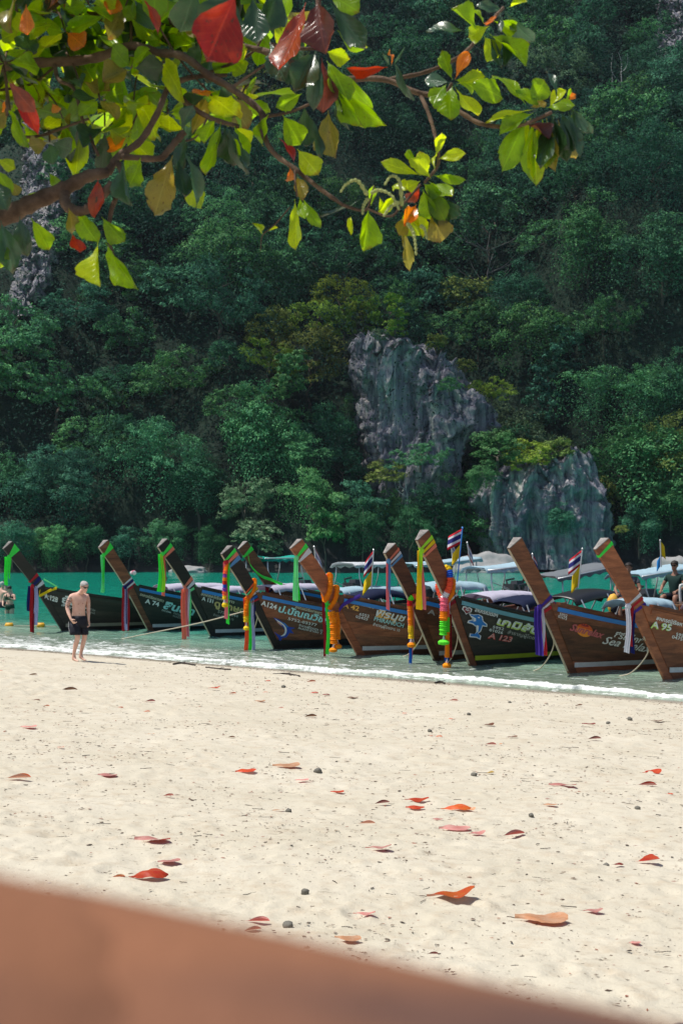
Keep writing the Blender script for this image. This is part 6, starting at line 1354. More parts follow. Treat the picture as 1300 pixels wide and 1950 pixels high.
def branch(pts, r0, r1, name='branch', mat=None, n=9):
    """pts: (px, py, depth) or world vectors; radii in metres"""
    q = [PD(*p) - TREE_O if not isinstance(p, Vector) else p - TREE_O for p in pts]; s_ = smooth_pts(q, 6); k = len(s_); mb = MB()
    r0, r1 = r0 * .8, r1 * .85; rr = [(r0 + (r1 - r0) * i / (k - 1)) * (1 + .10 * math.sin(i * 1.9) + _lr.uniform(-.05, .05)) for i in range(k)]
    mb.tube(s_, rr, n); return mb.build(name, mat or ABARK, AT, True)
# the trunk leans across below the lens, then turns up at the left and carries the limbs
rT, DT = .12, .34
def under_edge(px, py, D=DT, r=rT):
    """centre of a trunk of radius r whose upper outline shows at this pixel"""
    th = math.atan((py - 1042) / FP) + math.asin(r / D); y = D * math.cos(th); return Vector(((px - 650) / FP * D, y, ZC - D * math.sin(th)))
TR = [TREE_O + Vector((.06, .0, -.35)), TREE_O, Vector((1.45, .42, 1.62)), Vector((.85, .48, 2.02)), under_edge(2400, 2255), under_edge(1500, 2040), under_edge(1150, 1957), under_edge(700, 1846), under_edge(400, 1768), under_edge(0, 1672), under_edge(-500, 1560), under_edge(-1400, 1380, .6), Vector((-.85, 1.5, 2.72)), Vector((-1.35, 2.7, 3.05)), Vector((-1.65, 3.7, 3.40))]
q = smooth_pts([p - TREE_O for p in TR], 10); mb = MB(); k = len(q); mb.tube(q, [.15 if i < 20 else (.12 if i < 115 else .12 - .055 * (i - 115) / (k - 115)) for i in range(k)], 28); mb.build('trunk', TBARK, AT, True)
B_ = branch
root = Vector((-1.65, 3.7, 3.40))
B_([root, (-140, 470, 4.6), (0, 416, 4.7), (62, 386, 4.7), (122, 360, 4.7), (166, 336, 4.7), (206, 328, 4.72)], .042, .017)
B_([(206, 328, 4.72), (226, 298, 4.75), (268, 268, 4.78), (300, 215, 4.8), (322, 166, 4.85), (360, 148, 4.9), (432, 143, 4.95)], .015, .007)
B_([(122, 364, 4.7), (128, 392, 4.66), (158, 402, 4.62), (190, 378, 4.6), (214, 348, 4.6)], .020, .013)
B_([root, (-120, 165, 4.9), (-20, 132, 4.95), (50, 121, 4.95), (112, 118, 4.95), (180, 111, 4.95), (250, 88, 4.9), (300, 100, 4.88), (350, 108, 4.85), (400, 145, 4.82), (440, 168, 4.8), (496, 212, 4.75), (500, 250, 4.72), (520, 290, 4.7), (562, 322, 4.66), (610, 360, 4.62), (652, 390, 4.6)], .022, .006)
B_([root, (-60, -70, 5.1), (84, 2, 5.1), (130, 24, 5.1), (200, 32, 5.1), (262, 33, 5.1), (322, 42, 5.05), (362, 54, 5.0), (430, 80, 4.95), (500, 96, 4.9)], .024, .010)
B_([(330, 172, 4.85), (360, 200, 4.82), (400, 224, 4.8), (455, 241, 4.78)], .011, .007)
B_([(500, 96, 4.9), (560, 120, 4.88), (640, 149, 4.85), (730, 151, 4.82), (790, 175, 4.8), (835, 186, 4.78), (880, 216, 4.74), (920, 237, 4.7), (985, 240, 4.65), (1050, 214, 4.6)], .012, .006)
B_([(742, 151, 4.82), (800, 140, 4.84), (850, 121, 4.86), (890, 95, 4.88), (930, 45, 4.9), (958, 14, 4.92)], .008, .005)
B_([(800, 180, 4.8), (815, 214, 4.76), (829, 262, 4.72), (834, 312, 4.68), (808, 348, 4.66)], .008, .0045)
B_([(832, 186, 4.78), (848, 178, 4.76), (860, 158, 4.74)], .006, .005)
B_([(562, 322, 4.66), (562, 345, 4.62), (566, 374, 4.6)], .004, .003)
B_([(552, 394, 4.6), (522, 429, 4.58), (500, 448, 4.58), (496, 478, 4.57)], .0025, .0012)
B_([(225, 310, 4.72), (234, 345, 4.66), (214, 395, 4.62), (208, 440, 4.6), (214, 482, 4.58), (232, 522, 4.57), (250, 540, 4.57)], .010, .004)
B_([(232, 298, 4.75), (300, 302, 4.74), (318, 290, 4.74), (336, 268, 4.75), (350, 252, 4.76)], .011, .012)
B_([(104, 118, 4.95), (112, 152, 4.9), (142, 170, 4.86), (158, 230, 4.82), (188, 296, 4.78)], .008, .005)
B_([(0, 172, 5.0), (60, 160, 5.02), (104, 128, 5.0)], .005, .004); B_([(40, 262, 4.9), (80, 258, 4.9), (130, 240, 4.9), (170, 226, 4.9)], .006, .004)
B_([(-20, 60, 4.8), (10, 140, 4.8), (14, 220, 4.78)], .006, .005); B_([(250, 20, 5.0), (250, 90, 4.95)], .007, .005)
B_([(652, 390, 4.6), (684, 400, 4.58), (700, 396, 4.57), (712, 355, 4.56)], .006, .003); B_([(700, 398, 4.57), (742, 412, 4.56), (764, 392, 4.56), (800, 352, 4.6)], .004, .004)
B_([(330, 160, 5.0), (420, 130, 4.98), (480, 100, 4.95), (505, 60, 4.95)], .007, .004); B_([(440, 168, 4.8), (480, 140, 4.78), (510, 120, 4.76)], .006, .004)
B_([(505, 222, 4.75), (550, 214, 4.7), (590, 198, 4.66)], .006, .004); B_([(515, 84, 4.55), (560, 92, 4.5), (608, 92, 4.48)], .007, .005); B_([(607, -40, 4.5), (606, 20, 4.48), (608, 95, 4.48)], .010, .007)
B_([(395, 225, 4.8), (372, 262, 4.78), (330, 272, 4.76)], .004, .003); B_([(280, 10, 4.9), (340, 110, 4.9), (420, 200, 4.88)], .004, .003)
# leaves that show against the hill, one by one: base, tip, width (pixels), kind
for a in [((885, 60), (811, 44), 40, 'd'), ((910, 60), (859, 12), 34, 'g'), ((921, 46), (894, -10), 34, 'g'), ((921, 69), (950, 112), 40, 'y'), ((931, 65), (1005, 123), 40, 'g'), ((963, 23), (1011, 92), 30, 's'), ((954, 18), (918, 8), 22, 's'), ((951, 23), (957, 68), 14, 's'), ((935, 62), (952, 128), 16, 's'), ((958, 60), (961, 128), 20, 'd'), ((945, 28), (926, 54), 18, 'o'), ((968, 14), (1002, 0), 24, 'y'),
          ((861, 152), (836, 95), 28, 'g'), ((866, 150), (892, 104), 22, 'o'), ((866, 152), (910, 162), 36, 'g'), ((892, 160), (950, 174), 38, 'g'), ((857, 157), (806, 150), 28, 's'), ((861, 164), (845, 217), 46, 'g'), ((866, 166), (904, 228), 38, 'y'), ((750, 115), (776, 192), 22, 's'), ((745, 125), (748, 84), 11, 'o'), ((748, 125), (766, 100), 6, 's'), ((742, 125), (731, 104), 6, 's'), ((738, 128), (658, 132), 24, 'r'),
          ((1000, 198), (945, 128), 46, 'g'), ((1009, 196), (1042, 154), 42, 'g'), ((1060, 190), (1048, 120), 18, 's'), ((1018, 208), (920, 226), 20, 'y'), ((1000, 228), (958, 318), 44, 'g'), ((1018, 228), (995, 326), 42, 'g'), ((1023, 235), (1018, 341), 32, 'y'), ((1050, 220), (1060, 302), 50, 'd'), ((1069, 215), (1092, 288), 44, 'd'), ((1078, 206), (1111, 298), 18, 's'), ((1083, 203), (1122, 260), 20, 's'), ((1088, 200), (1112, 258), 16, 's'), ((1032, 228), (1041, 320), 42, 'g'), ((1062, 228), (1084, 312), 36, 'b'), ((1002, 236), (1048, 262), 38, 'm'), ((1020, 240), (1060, 290), 40, 'm'), ((1076, 196), (1083, 170), 9, 'g'), ((1082, 190), (1098, 178), 11, 'o'), ((1010, 205), (1040, 190), 26, 'b'), ((1040, 205), (1090, 196), 26, 'g'),
          ((1030, 205), (985, 165), 30, 'g'), ((1045, 205), (1075, 165), 26, 'y'), ((1055, 215), (1030, 330), 34, 'd'), ((1070, 220), (1075, 310), 34, 'd'), ((1010, 225), (975, 290), 40, 'y'), ((1090, 205), (1104, 250), 26, 'g'), ((1040, 225), (1052, 325), 34, 'b'), ((1015, 215), (948, 250), 30, 'g'),
          ((820, 340), (790, 300), 26, 'y'), ((815, 345), (860, 380), 28, 'g'), ((805, 360), (820, 420), 34, 'g'), ((790, 360), (745, 345), 24, 'y'), ((775, 410), (755, 450), 26, 'b'), ((830, 370), (868, 420), 34, 'd'), ((780, 400), (812, 448), 34, 'y'), ((870, 160), (925, 140), 26, 'y'), ((850, 160), (820, 190), 30, 'g'), ((940, 40), (985, 60), 28, 'g'), ((930, 50), (885, 75), 30, 'y'),
          ((801, 334), (724, 306), 24, 'y'), ((799, 323), (773, 284), 14, 'g'), ((808, 334), (804, 286), 32, 'y'), ((831, 296), (838, 250), 22, 'y'), ((834, 303), (882, 289), 24, 'y'), ((825, 334), (881, 347), 20, 'g'), ((828, 326), (822, 280), 12, 'y'), ((811, 351), (850, 436), 44, 'd'), ((836, 380), (880, 411), 20, 's'), ((823, 398), (845, 461), 48, 'b'), ((800, 354), (773, 390), 24, 'r'), ((769, 397), (794, 450), 42, 'y'), ((764, 425), (786, 520), 24, 'b'), ((769, 370), (774, 402), 14, 's'), ((750, 372), (724, 406), 22, 'y'), ((815, 352), (846, 420), 34, 'g'), ((792, 390), (770, 430), 26, 'o'), ((806, 350), (838, 374), 26, 'g'), ((800, 345), (770, 360), 22, 'y'),
          ((701, 398), (694, 480), 48, 'g'), ((686, 379), (610, 426), 22, 'd'), ((706, 392), (712, 350), 14, 'g'), ((668, 412), (664, 434), 10, 'y'), ((722, 375), (735, 412), 16, 'y'),
          ((561, 379), (570, 476), 34, 'y'), ((576, 377), (609, 438), 24, 'g'), ((566, 336), (577, 377), 26, 'b'), ((552, 318), (556, 352), 13, 'o'), ((570, 376), (580, 420), 20, 'g'), ((500, 448), (482, 424), 7, 'y'), ((510, 440), (530, 430), 6, 'y')]: px_leaf(*a, d=4.66)
# the large red and dark leaves nearest the lens and their neighbours
for a in [((452, -14), (384, 120), 96, 'r', 3.6), ((582, 5), (542, 142), 74, 'r', 4.3), ((604, 0), (612, 96), 66, 'm', 4.2), ((480, -8), (489, 90), 48, 'd', 4.0), ((440, -20), (408, 60), 80, 'd', 3.7), ((372, -30), (352, 62), 60, 'd', 4.0), ((514, 80), (536, 148), 40, 's', 4.4), ((601, 98), (563, 168), 54, 'd', 4.4), ((607, 100), (596, 208), 30, 's', 4.4), ((612, 110), (626, 214), 38, 'm', 4.45), ((622, 116), (664, 180), 48, 'g', 4.5), ((634, 150), (680, 244), 34, 'g', 4.5), ((650, 164), (728, 246), 34, 'g', 4.55), ((640, 160), (642, 240), 26, 'd', 4.5), ((625, 210), (628, 299), 58, 'b', 4.5), ((594, 223), (615, 300), 20, 's', 4.5), ((538, 219), (575, 276), 48, 'g', 4.6), ((566, 284), (606, 330), 40, 'y', 4.6), ((531, 263), (568, 296), 26, 'r', 4.7), ((575, 178), (526, 206), 30, 'g', 4.6), ((511, 218), (482, 268), 48, 'g', 4.7), ((628, 4), (696, 100), 40, 'd', 4.3), ((642, 58), (692, 92), 36, 'g', 4.5), ((625, -10), (686, 20), 44, 'g', 4.5), ((621, 98), (664, 114), 32, 'y', 4.6), ((580, 200), (580, 280), 40, 'd', 4.7), ((640, 130), (700, 210), 36, 'g', 4.7),
          ((560, -20), (520, 40), 50, 'g', 4.8), ((530, -20), (505, 60), 54, 'd', 4.5), ((520, 30), (560, 80), 46, 'y', 4.9),
          ((421, 232), (402, 336), 50, 'g', 4.7), ((428, 236), (432, 318), 40, 'd', 4.7), ((434, 238), (458, 338), 30, 's', 4.68), ((440, 240), (484, 322), 28, 's', 4.7), ((446, 240), (470, 300), 34, 'g', 4.75), ((412, 226), (384, 268), 36, 'g', 4.8), ((450, 242), (475, 270), 30, 'y', 4.8),
          ((329, 296), (293, 408), 52, 'b', 4.55), ((339, 300), (348, 378), 32, 'd', 4.55), ((350, 286), (398, 386), 40, 's', 4.5), ((352, 330), (382, 396), 36, 'y', 4.6), ((235, 300), (248, 396), 26, 's', 4.6), ((268, 300), (254, 352), 40, 'g', 4.7), ((345, 250), (360, 200), 24, 's', 4.7), ((352, 258), (336, 320), 34, 'd', 4.6),
          ((187, 462), (186, 546), 44, 'y', 4.5), ((202, 462), (250, 552), 38, 'g', 4.5), ((194, 413), (237, 466), 38, 'g', 4.55), ((138, 444), (150, 486), 27, 'r', 4.6), ((131, 396), (146, 446), 34, 'b', 4.6), ((150, 400), (168, 456), 36, 'g', 4.65), ((187, 341), (182, 400), 28, 'r', 4.6), ((60, 416), (98, 476), 40, 'g', 4.6), ((38, 412), (46, 486), 38, 'd', 4.5), ((2, 420), (26, 520), 44, 's', 4.4), ((-12, 430), (6, 500), 40, 'g', 4.4), ((93, 328), (120, 365), 28, 'g', 4.7), ((-6, 302), (33, 324), 22, 'y', 4.6), ((-8, 322), (18, 362), 26, 'g', 4.6), ((-10, 340), (12, 392), 34, 'd', 4.6), ((20, 345), (36, 372), 22, 'b', 4.7), ((48, 372), (78, 382), 26, 'g', 4.8), ((172, 372), (196, 392), 26, 'g', 4.7),
          ((20, 150), (74, 250), 30, 'r', 4.4), ((14, 152), (66, 216), 34, 'm', 4.35), ((50, 8), (56, 68), 30, 'o', 4.5), ((272, -4), (312, 54), 26, 'r', 4.5), ((8, 190), (12, 216), 14, 'o', 4.6), ((100, 196), (112, 218), 18, 'o', 4.8), ((296, 30), (288, 62), 20, 'y', 4.9), ((220, -10), (212, 26), 34, 'o', 4.8), ((130, -6), (138, 14), 20, 'r', 4.9)]: px_leaf(a[0], a[1], a[2], a[3], d=a[4])
# the crowded upper left: whorls of leaves at twig ends
WH = [(40, 60, 4.9), (20, 210, 4.8), (60, 90, 5.1), (125, 60, 4.9), (120, 225, 4.95), (95, 270, 4.9), (150, 150, 4.9), (180, 60, 5.1), (190, 190, 4.8), (200, 240, 4.85), (250, 130, 4.8), (255, 190, 4.95), (245, 260, 4.9), (290, 60, 5.05), (310, 120, 4.9), (320, 215, 5.0), (350, 30, 5.0), (380, 80, 4.95), (395, 180, 4.9), (440, 110, 5.0), (455, 190, 4.95), (90, 20, 5.0), (30, 20, 4.7), (170, 10, 4.8), (240, 10, 4.9), (10, 120, 4.7), (500, 150, 4.95), (350, 150, 5.15), (150, 290, 5.0), (60, 300, 5.1), (520, 90, 4.9), (420, 40, 5.0)]
for k, (x, y, d) in enumerate(WH):
    if _n_leaf[0] > 292: break
    m = 5; hang = _lr.random() < .45; a0 = _lr.uniform(0, 6.28)
    for j in range(m):
        if _n_leaf[0] >= 298: break
        a = a0 + j * 6.283 / m + _lr.uniform(-.4, .4); L = _lr.uniform(48, 92); dx, dy = math.cos(a) * L * .8, math.sin(a) * L * .5 + (L * .6 if hang else -4)
        col = _lr.choices(['g', 'y', 'd', 's', 'b', 'r', 'o'], [5, 2.4, 2.2, 1.6, .8, .25, .15])[0]
        px_leaf((x + dx * .08, y + dy * .08), (x + dx, y + dy), _lr.uniform(26, 46), col, d, d + _lr.uniform(-.20, .20))
    p = PD(x, y, d); e = PD(x + _lr.uniform(-30, 30), y - _lr.uniform(20, 60), d + .1); B_([e, e.lerp(p, .5) + Vector((0, 0, .01)), p], .004, .003, 'twig', n=6)
# leafy mass of the crown above and behind the frame, past the leaves that show
def crown_rest():
    rng = np.random.RandomState(44); n = 600; Vv = []; Ff = []; mi = []; mats = ['g', 'y', 'd', 's', 'b']
    prot = [(np.array([v.co[:] for v in L.vertices]), np.array([p.vertices[:] for p in L.polygons])) for L in LEAVES[:5]]; k = len(prot[0][0]); uv0 = np.array([d.uv[:] for d in LEAVES[0].uv_layers[0].data])
    wh = [(rng.uniform(-60, 540), rng.uniform(-60, 275), rng.uniform(4.95, 5.4)) for q in range(60)]
    wh = [q for q in wh if q[1] < 275 - .22 * max(0, q[0] - 60) and not (60 < q[0] < 150 and 250 < q[1])]
    for i in range(n):
        base, bf = prot[rng.randint(5)]
        if i < 240:
            px, py, d = wh[i % len(wh)]; p = PD(px, py, d)
        else:
            d = 4.4 + .8 * rng.rand(); px = rng.uniform(-520, 330); py = rng.uniform(-420, -45) if px > -40 else rng.uniform(-520, 260); p = PD(px, py, d)
        ang = rng.rand() * 6.28; tl = rng.uniform(-1.1, .25)
        M = (Matrix.Rotation(ang, 3, 'Z') @ Matrix.Rotation(-tl, 3, 'Y') @ Matrix.Rotation(rng.uniform(-.7, .7), 3, 'X') @ Matrix.Diagonal((.13 + .05 * rng.rand(), .075, .12)))
        Vv.append(base @ np.array(M).T + np.array(p - TREE_O)); Ff.append(bf + i * k); mi.append(np.full(len(bf), rng.choice(5, p=[.46, .22, .14, .10, .08])))
    me = mesh('leaf_mass', np.concatenate(Vv), np.concatenate(Ff), [AL[q] for q in mats], True, midx=np.concatenate(mi))
    l = me.uv_layers.new(name='UVMap'); l.data.foreach_set('uv', np.tile(uv0, (n, 1)).astype(np.float32).ravel())
    o = link('leaf_mass', me, AT); o['kind'] = 'stuff'
crown_rest()
# flower spikes
SPK = plain('flower_spike_green', (.34, .38, .14), .8, .2, .3, 60)
for pts in ([(700, 372, 4.55), (680, 344, 4.54), (660, 350, 4.53), (648, 366, 4.53)], [(706, 368, 4.55), (722, 362, 4.54), (745, 372, 4.53), (760, 400, 4.53)], [(765, 392, 4.55), (760, 345, 4.54), (745, 335, 4.54), (732, 352, 4.53)], [(775, 425, 4.55), (785, 440, 4.54), (790, 462, 4.53), (792, 486, 4.53)], [(700, 378, 4.55), (692, 392, 4.54), (690, 408, 4.53)], [(800, 430, 4.55), (808, 436, 4.54), (812, 455, 4.53)], [(760, 385, 4.55), (742, 395, 4.54), (730, 412, 4.53)]):
    q = smooth_pts([PD(*p) - TREE_O for p in pts], 6); mb = MB(); mb.tube(q, [.0055 * (1.25 if i % 2 else .75) * (1 - .5 * i / len(q)) for i in range(len(q))], 7); mb.build('flower_spike', SPK, AT)
print('almond leaves', _n_leaf[0])
# ================================================================ FALLEN LEAVES, STONES AND DEBRIS ON THE SAND
def sand_pt(px, py):
    d = np.concatenate([np.arange(3.5, 12, .01), np.arange(12, 45, .03)]); x = (px - 650) / FP * d; z = ZC - (py - 1042) / FP * d
    k = np.argmax(sand_z(x, d) >= z); return Vector((x[k], d[k], float(sand_z(x[k], d[k]))))
def dry_leaf_mat(name, c0, c1, back):
    nd = N(name); uv = nd.n('ShaderNodeSeparateXYZ', {0: nd.t.nodes.new('ShaderNodeTexCoord').outputs['UV']}); v = uv.outputs[1]; u = uv.outputs[0]; r = nd.rand()
    n = nd.noise(nd.n('ShaderNodeVectorMath', {0: nd.coord('Object'), 1: nd.n('ShaderNodeCombineXYZ', {0: nd.math('MULTIPLY', r, 60.0)}).outputs[0]}, operation='ADD').outputs[0], 3.2, 5, .65)
    col = nd.mix(nd.step(n, .36, .64), c0, c1); av = nd.math('ABSOLUTE', nd.math('SUBTRACT', v, .5)); col = nd.mix(nd.math('MULTIPLY', nd.step(av, .035, .012), .5), col, (.50, .25, .12))
    sv = nd.math('ABSOLUTE', nd.math('SUBTRACT', nd.math('FRACT', nd.math('MULTIPLY', nd.math('SUBTRACT', u, nd.math('MULTIPLY', av, .55)), 8.0)), .5)); col = nd.mix(nd.math('MULTIPLY', nd.step(sv, .07, .02), .25), col, (.45, .2, .1))
    bf = nd.t.nodes.new('ShaderNodeNewGeometry').outputs['Backfacing']; col = nd.mix(bf, col, back); col = hsv(nd, col, .5, 1, nd.math('MULTIPLY_ADD', r, .4, .8))
    b = nd.bsdf(col, .55, .3); tr = nd.n('ShaderNodeBsdfTranslucent', {'Color': col}).outputs[0]; return nd.done(nd.n('ShaderNodeMixShader', {0: .3, 1: b, 2: tr}).outputs[0])
DL = {'red': dry_leaf_mat('fallen_red', (.50, .030, .012), (.58, .080, .020), (.60, .28, .24)), 'orange': dry_leaf_mat('fallen_orange', (.62, .16, .02), (.60, .075, .02), (.62, .32, .22)), 'pink': dry_leaf_mat('fallen_pink', (.60, .22, .20), (.62, .34, .30), (.55, .12, .10)),
      'brown': dry_leaf_mat('fallen_brown', (.12, .040, .020), (.20, .075, .035), (.24, .13, .08)), 'peach': dry_leaf_mat('fallen_peach', (.58, .27, .13), (.64, .40, .26), (.55, .15, .06)), 'yellow': dry_leaf_mat('fallen_yellow', (.50, .34, .06), (.42, .25, .06), (.4, .3, .1)), 'maroon': dry_leaf_mat('fallen_maroon', (.16, .02, .016), (.28, .04, .03), (.36, .16, .14))}
def fallen_mesh(seed, shape):
    rng = random.Random(seed); nu, nv = 15, 7; V = []; uv = []
    for i in range(nu):
        u = i / (nu - 1); t = max(0.0, (u - .12) / .88); wd = max(.48 * (math.sin(math.pi * min(1, t ** 1.2)) ** .7 if 0 < t < 1 else 0) * (.7 + .35 * t), .012)
        for j in range(nv):
            v = j / (nv - 1) * 2 - 1; y = wd * v * (1 + rng.uniform(-.06, .06))
            if shape == 'dome': z = .20 * math.sin(math.pi * t) * (1 - .75 * v * v) + .03 * math.sin(t * 9 + v * 3); y *= .78
            elif shape == 'cup': z = .50 * abs(y) ** 1.2 * 1.3 + .16 * t * t; y *= .8
            elif shape == 'roll': a = v * 1.9; z = wd * .42 * (1 - math.cos(a)) ; y = wd * .42 * math.sin(a)
            elif shape == 'tip': z = .05 * abs(v) + .30 * max(0, t - .55) ** 1.3 * 1.6 + .03 * math.sin(t * 8)
            else: z = .035 + .03 * math.sin(t * 7 + seed) + .06 * abs(v) * math.sin(t * 5 + v * 2 + seed)
            V.append((u, y, z + .02)); uv.append((u, v * .5 + .5))
    return mesh('fallen_leaf', V, grid_faces(nu, nv)[:, ::-1].copy(), DL['red'], True, uv=uv)
FALL = {s: [fallen_mesh(500 + 10 * i + k, s) for k in range(2)] for i, s in enumerate(('dome', 'cup', 'roll', 'tip', 'flat'))}
_f = random.Random(23)
def fallen(px, py, wpx, shape, col, label, ang=None):
    p = sand_pt(px, py); L = .82 * wpx / FP * p.y; a = _f.uniform(-.35, .35) if ang is None else ang
    L = max(.05, min(L / max(abs(math.cos(a)), .5), .34)); o = bpy.data.objects.new('fallen_leaf', _f.choice(FALL[shape])); COL.objects.link(o)
    q = Vector((math.cos(a), math.sin(a), 0)); o.location = p - q * L * .5 + Vector((0, 0, .012)); o.rotation_euler = (_f.uniform(-.12, .12), _f.uniform(-.05, .02), a); o.scale = (L, L * .9, L * (.85 if wpx > 80 else .6))
    o.material_slots[0].link = 'OBJECT'; o.material_slots[0].material = DL[col]
    st = MB(); st.tube([(.0, 0, .02), (-.08, .01, .035), (-.15, .03, .03)], .010, 5); link('stalk', st.me('stalk', ABARK), o)
    tag(o, label, 'leaf', 'fallen leaves on the sand')
for a in [(283, 1676, 92, 'dome', 'red', 'domed bright red fallen leaf just above the blurred trunk, lower left', 0.1), (225, 1675, 34, 'roll', 'peach', 'curled tan leaf end left of the domed red leaf'), (322, 1646, 52, 'flat', 'pink', 'pale pink leaf lying above the domed red leaf'), (290, 1604, 84, 'flat', 'pink', 'long flat pink leaf in the lower left sand'), (490, 1760, 60, 'roll', 'pink', 'rolled pink leaf at the edge of the blurred trunk'), (34, 1486, 64, 'roll', 'orange', 'rolled orange brown leaf at the left edge of the sand'),
          (205, 1479, 46, 'flat', 'pink', 'flat pink leaf left of the middle sand'), (545, 1462, 64, 'flat', 'peach', 'pale peach leaf in the middle of the beach'), (468, 1472, 48, 'flat', 'red', 'thin red leaf left of the pale peach leaf'), (575, 1489, 32, 'flat', 'pink', 'small pink leaf below the pale peach leaf'), (320, 1519, 28, 'roll', 'red', 'small bright red leaf alone on the left sand'), (530, 1547, 28, 'flat', 'peach', 'small salmon leaf beside a grey stone'), (642, 1512, 32, 'flat', 'red', 'small red leaf near the middle of the sand'),
          (868, 1544, 72, 'dome', 'orange', 'domed orange fallen leaf right of the middle', 0.05), (893, 1546, 30, 'tip', 'peach', 'curled tan leaf touching the domed orange leaf'), (793, 1528, 56, 'tip', 'red', 'red leaf with an upturned tip above the domed orange leaf'), (790, 1542, 44, 'flat', 'red', 'flat red leaf left of the domed orange leaf'), (726, 1534, 40, 'roll', 'maroon', 'dark red rolled leaf left of the pair of red leaves'), (697, 1572, 44, 'roll', 'orange', 'orange red rolled leaf below the dark red one'), (865, 1581, 74, 'flat', 'pink', 'long pink leaf below the domed orange leaf'), (908, 1592, 40, 'tip', 'pink', 'small pink leaf at the end of the long pink leaf'), (976, 1595, 58, 'roll', 'pink', 'slender pink leaf right of the long pink leaf'), (833, 1564, 24, 'flat', 'pink', 'tiny pink leaf just below the domed orange leaf'), (720, 1620, 60, 'tip', 'pink', 'pink leaf with a dark tip in the lower middle sand'),
          (1070, 1499, 62, 'flat', 'pink', 'flat pink leaf with an orange edge on the right sand'), (1240, 1474, 46, 'tip', 'red', 'red leaf with raised end near the right edge'), (1230, 1498, 48, 'roll', 'red', 'rolled red leaf below the raised red leaf near the right edge'), (1047, 1536, 32, 'flat', 'peach', 'slim tan leaf on the right sand'), (932, 1476, 22, 'cup', 'yellow', 'small upright yellow leaf right of a grey stone'), (1232, 1645, 58, 'cup', 'red', 'cupped bright red leaf at the lower right'), (1176, 1651, 26, 'dome', 'maroon', 'small dark red leaf between a stone and the cupped red leaf'),
          (858, 1714, 112, 'tip', 'orange', 'long orange leaf with a raised end in the lower sand', 0.0), (1030, 1757, 122, 'flat', 'peach', 'largest peach coloured leaf in the lower right sand', -.1), (1128, 1741, 46, 'tip', 'pink', 'pink leaf right of the long orange leaf'), (693, 1747, 52, 'tip', 'pink', 'crumpled pink leaf above the blurred trunk, lower middle'), (662, 1793, 62, 'flat', 'peach', 'peach leaf touching the blurred trunk edge'), (823, 1823, 22, 'roll', 'maroon', 'tiny dark red leaf near the blurred trunk'), (1208, 1801, 20, 'flat', 'pink', 'tiny pink leaf in the lower right corner'), (480, 1778, 44, 'roll', 'pink', 'faint pink leaf half under the blurred trunk edge'),
          (598, 1321, 20, 'dome', 'red', 'bright red leaf near the water below the orange garland'), (620, 1325, 20, 'dome', 'maroon', 'dark leaf right beside the bright red one near the water'), (592, 1300, 24, 'roll', 'orange', 'orange leaf at the tide line'), (495, 1337, 24, 'flat', 'peach', 'tan curled leaf on the upper sand'), (408, 1312, 28, 'tip', 'red', 'reddish leaf left of the tan curled leaf near the tide line'), (442, 1323, 20, 'roll', 'orange', 'small orange leaf on the upper sand'), (285, 1338, 28, 'roll', 'maroon', 'dark rose leaf on the upper left sand'), (280, 1357, 16, 'dome', 'orange', 'small orange leaf below the dark rose leaf'), (590, 1367, 34, 'roll', 'brown', 'brown curled leaf in the upper middle'), (55, 1387, 38, 'flat', 'pink', 'flat pink leaf on the upper left sand'), (70, 1335, 18, 'dome', 'brown', 'dark brown leaf below the walker, far left'), (88, 1347, 18, 'roll', 'orange', 'rust coloured leaf below the dark brown one, far left'), (62, 1287, 22, 'roll', 'brown', 'dark leaf on the sand left of the walker'), (2, 1279, 12, 'dome', 'red', 'red leaf cut by the left edge'), (130, 1316, 42, 'roll', 'brown', 'long brown leaf below the walker'),
          (510, 1298, 14, 'dome', 'red', 'small red leaf by the driftwood'), (505, 1320, 12, 'dome', 'red', 'small red leaf below the driftwood'), (534, 1350, 14, 'roll', 'red', 'bright small red leaf right of the tan curled leaf'), (230, 1349, 14, 'dome', 'red', 'small red leaf below the dark rose leaf on the left'), (116, 1426, 16, 'flat', 'red', 'small red leaf on the left sand'), (288, 1400, 16, 'flat', 'peach', 'small peach leaf on the left sand'), (440, 1407, 20, 'roll', 'brown', 'brown chip like leaf, left of the middle'),
          (862, 1336, 24, 'roll', 'red', 'red curled leaf near the water below the dolphin boat'), (1100, 1346, 20, 'cup', 'brown', 'upright brown leaf near the tide line at the right'), (1120, 1381, 30, 'flat', 'maroon', 'dark red leaf on the right upper sand'), (1250, 1375, 28, 'tip', 'brown', 'brown leaf near the right edge of the upper sand'), (932, 1421, 30, 'roll', 'red', 'red rolled leaf in the middle right sand'), (952, 1420, 10, 'cup', 'peach', 'tiny tan leaf beside the red rolled leaf'), (1130, 1410, 36, 'roll', 'maroon', 'thin dark leaf on the right sand'), (835, 1405, 18, 'dome', 'orange', 'small orange leaf right of a dark cube like stone'), (820, 1404, 10, 'dome', 'red', 'tiny red leaf beside a dark stone'), (860, 1371, 14, 'flat', 'red', 'tiny red leaf on the middle upper sand'), (930, 1383, 26, 'tip', 'brown', 'dark curled leaf on the middle upper sand'), (975, 1406, 24, 'flat', 'brown', 'flat brown leaf right of the middle'), (1275, 1515, 14, 'dome', 'red', 'small red leaf cut close by the right edge'), (672, 1330, 26, 'flat', 'brown', 'brown leaf scrap near the water in the middle'), (770, 1360, 12, 'flat', 'red', 'tiny red scrap on the upper sand')]: fallen(*a)
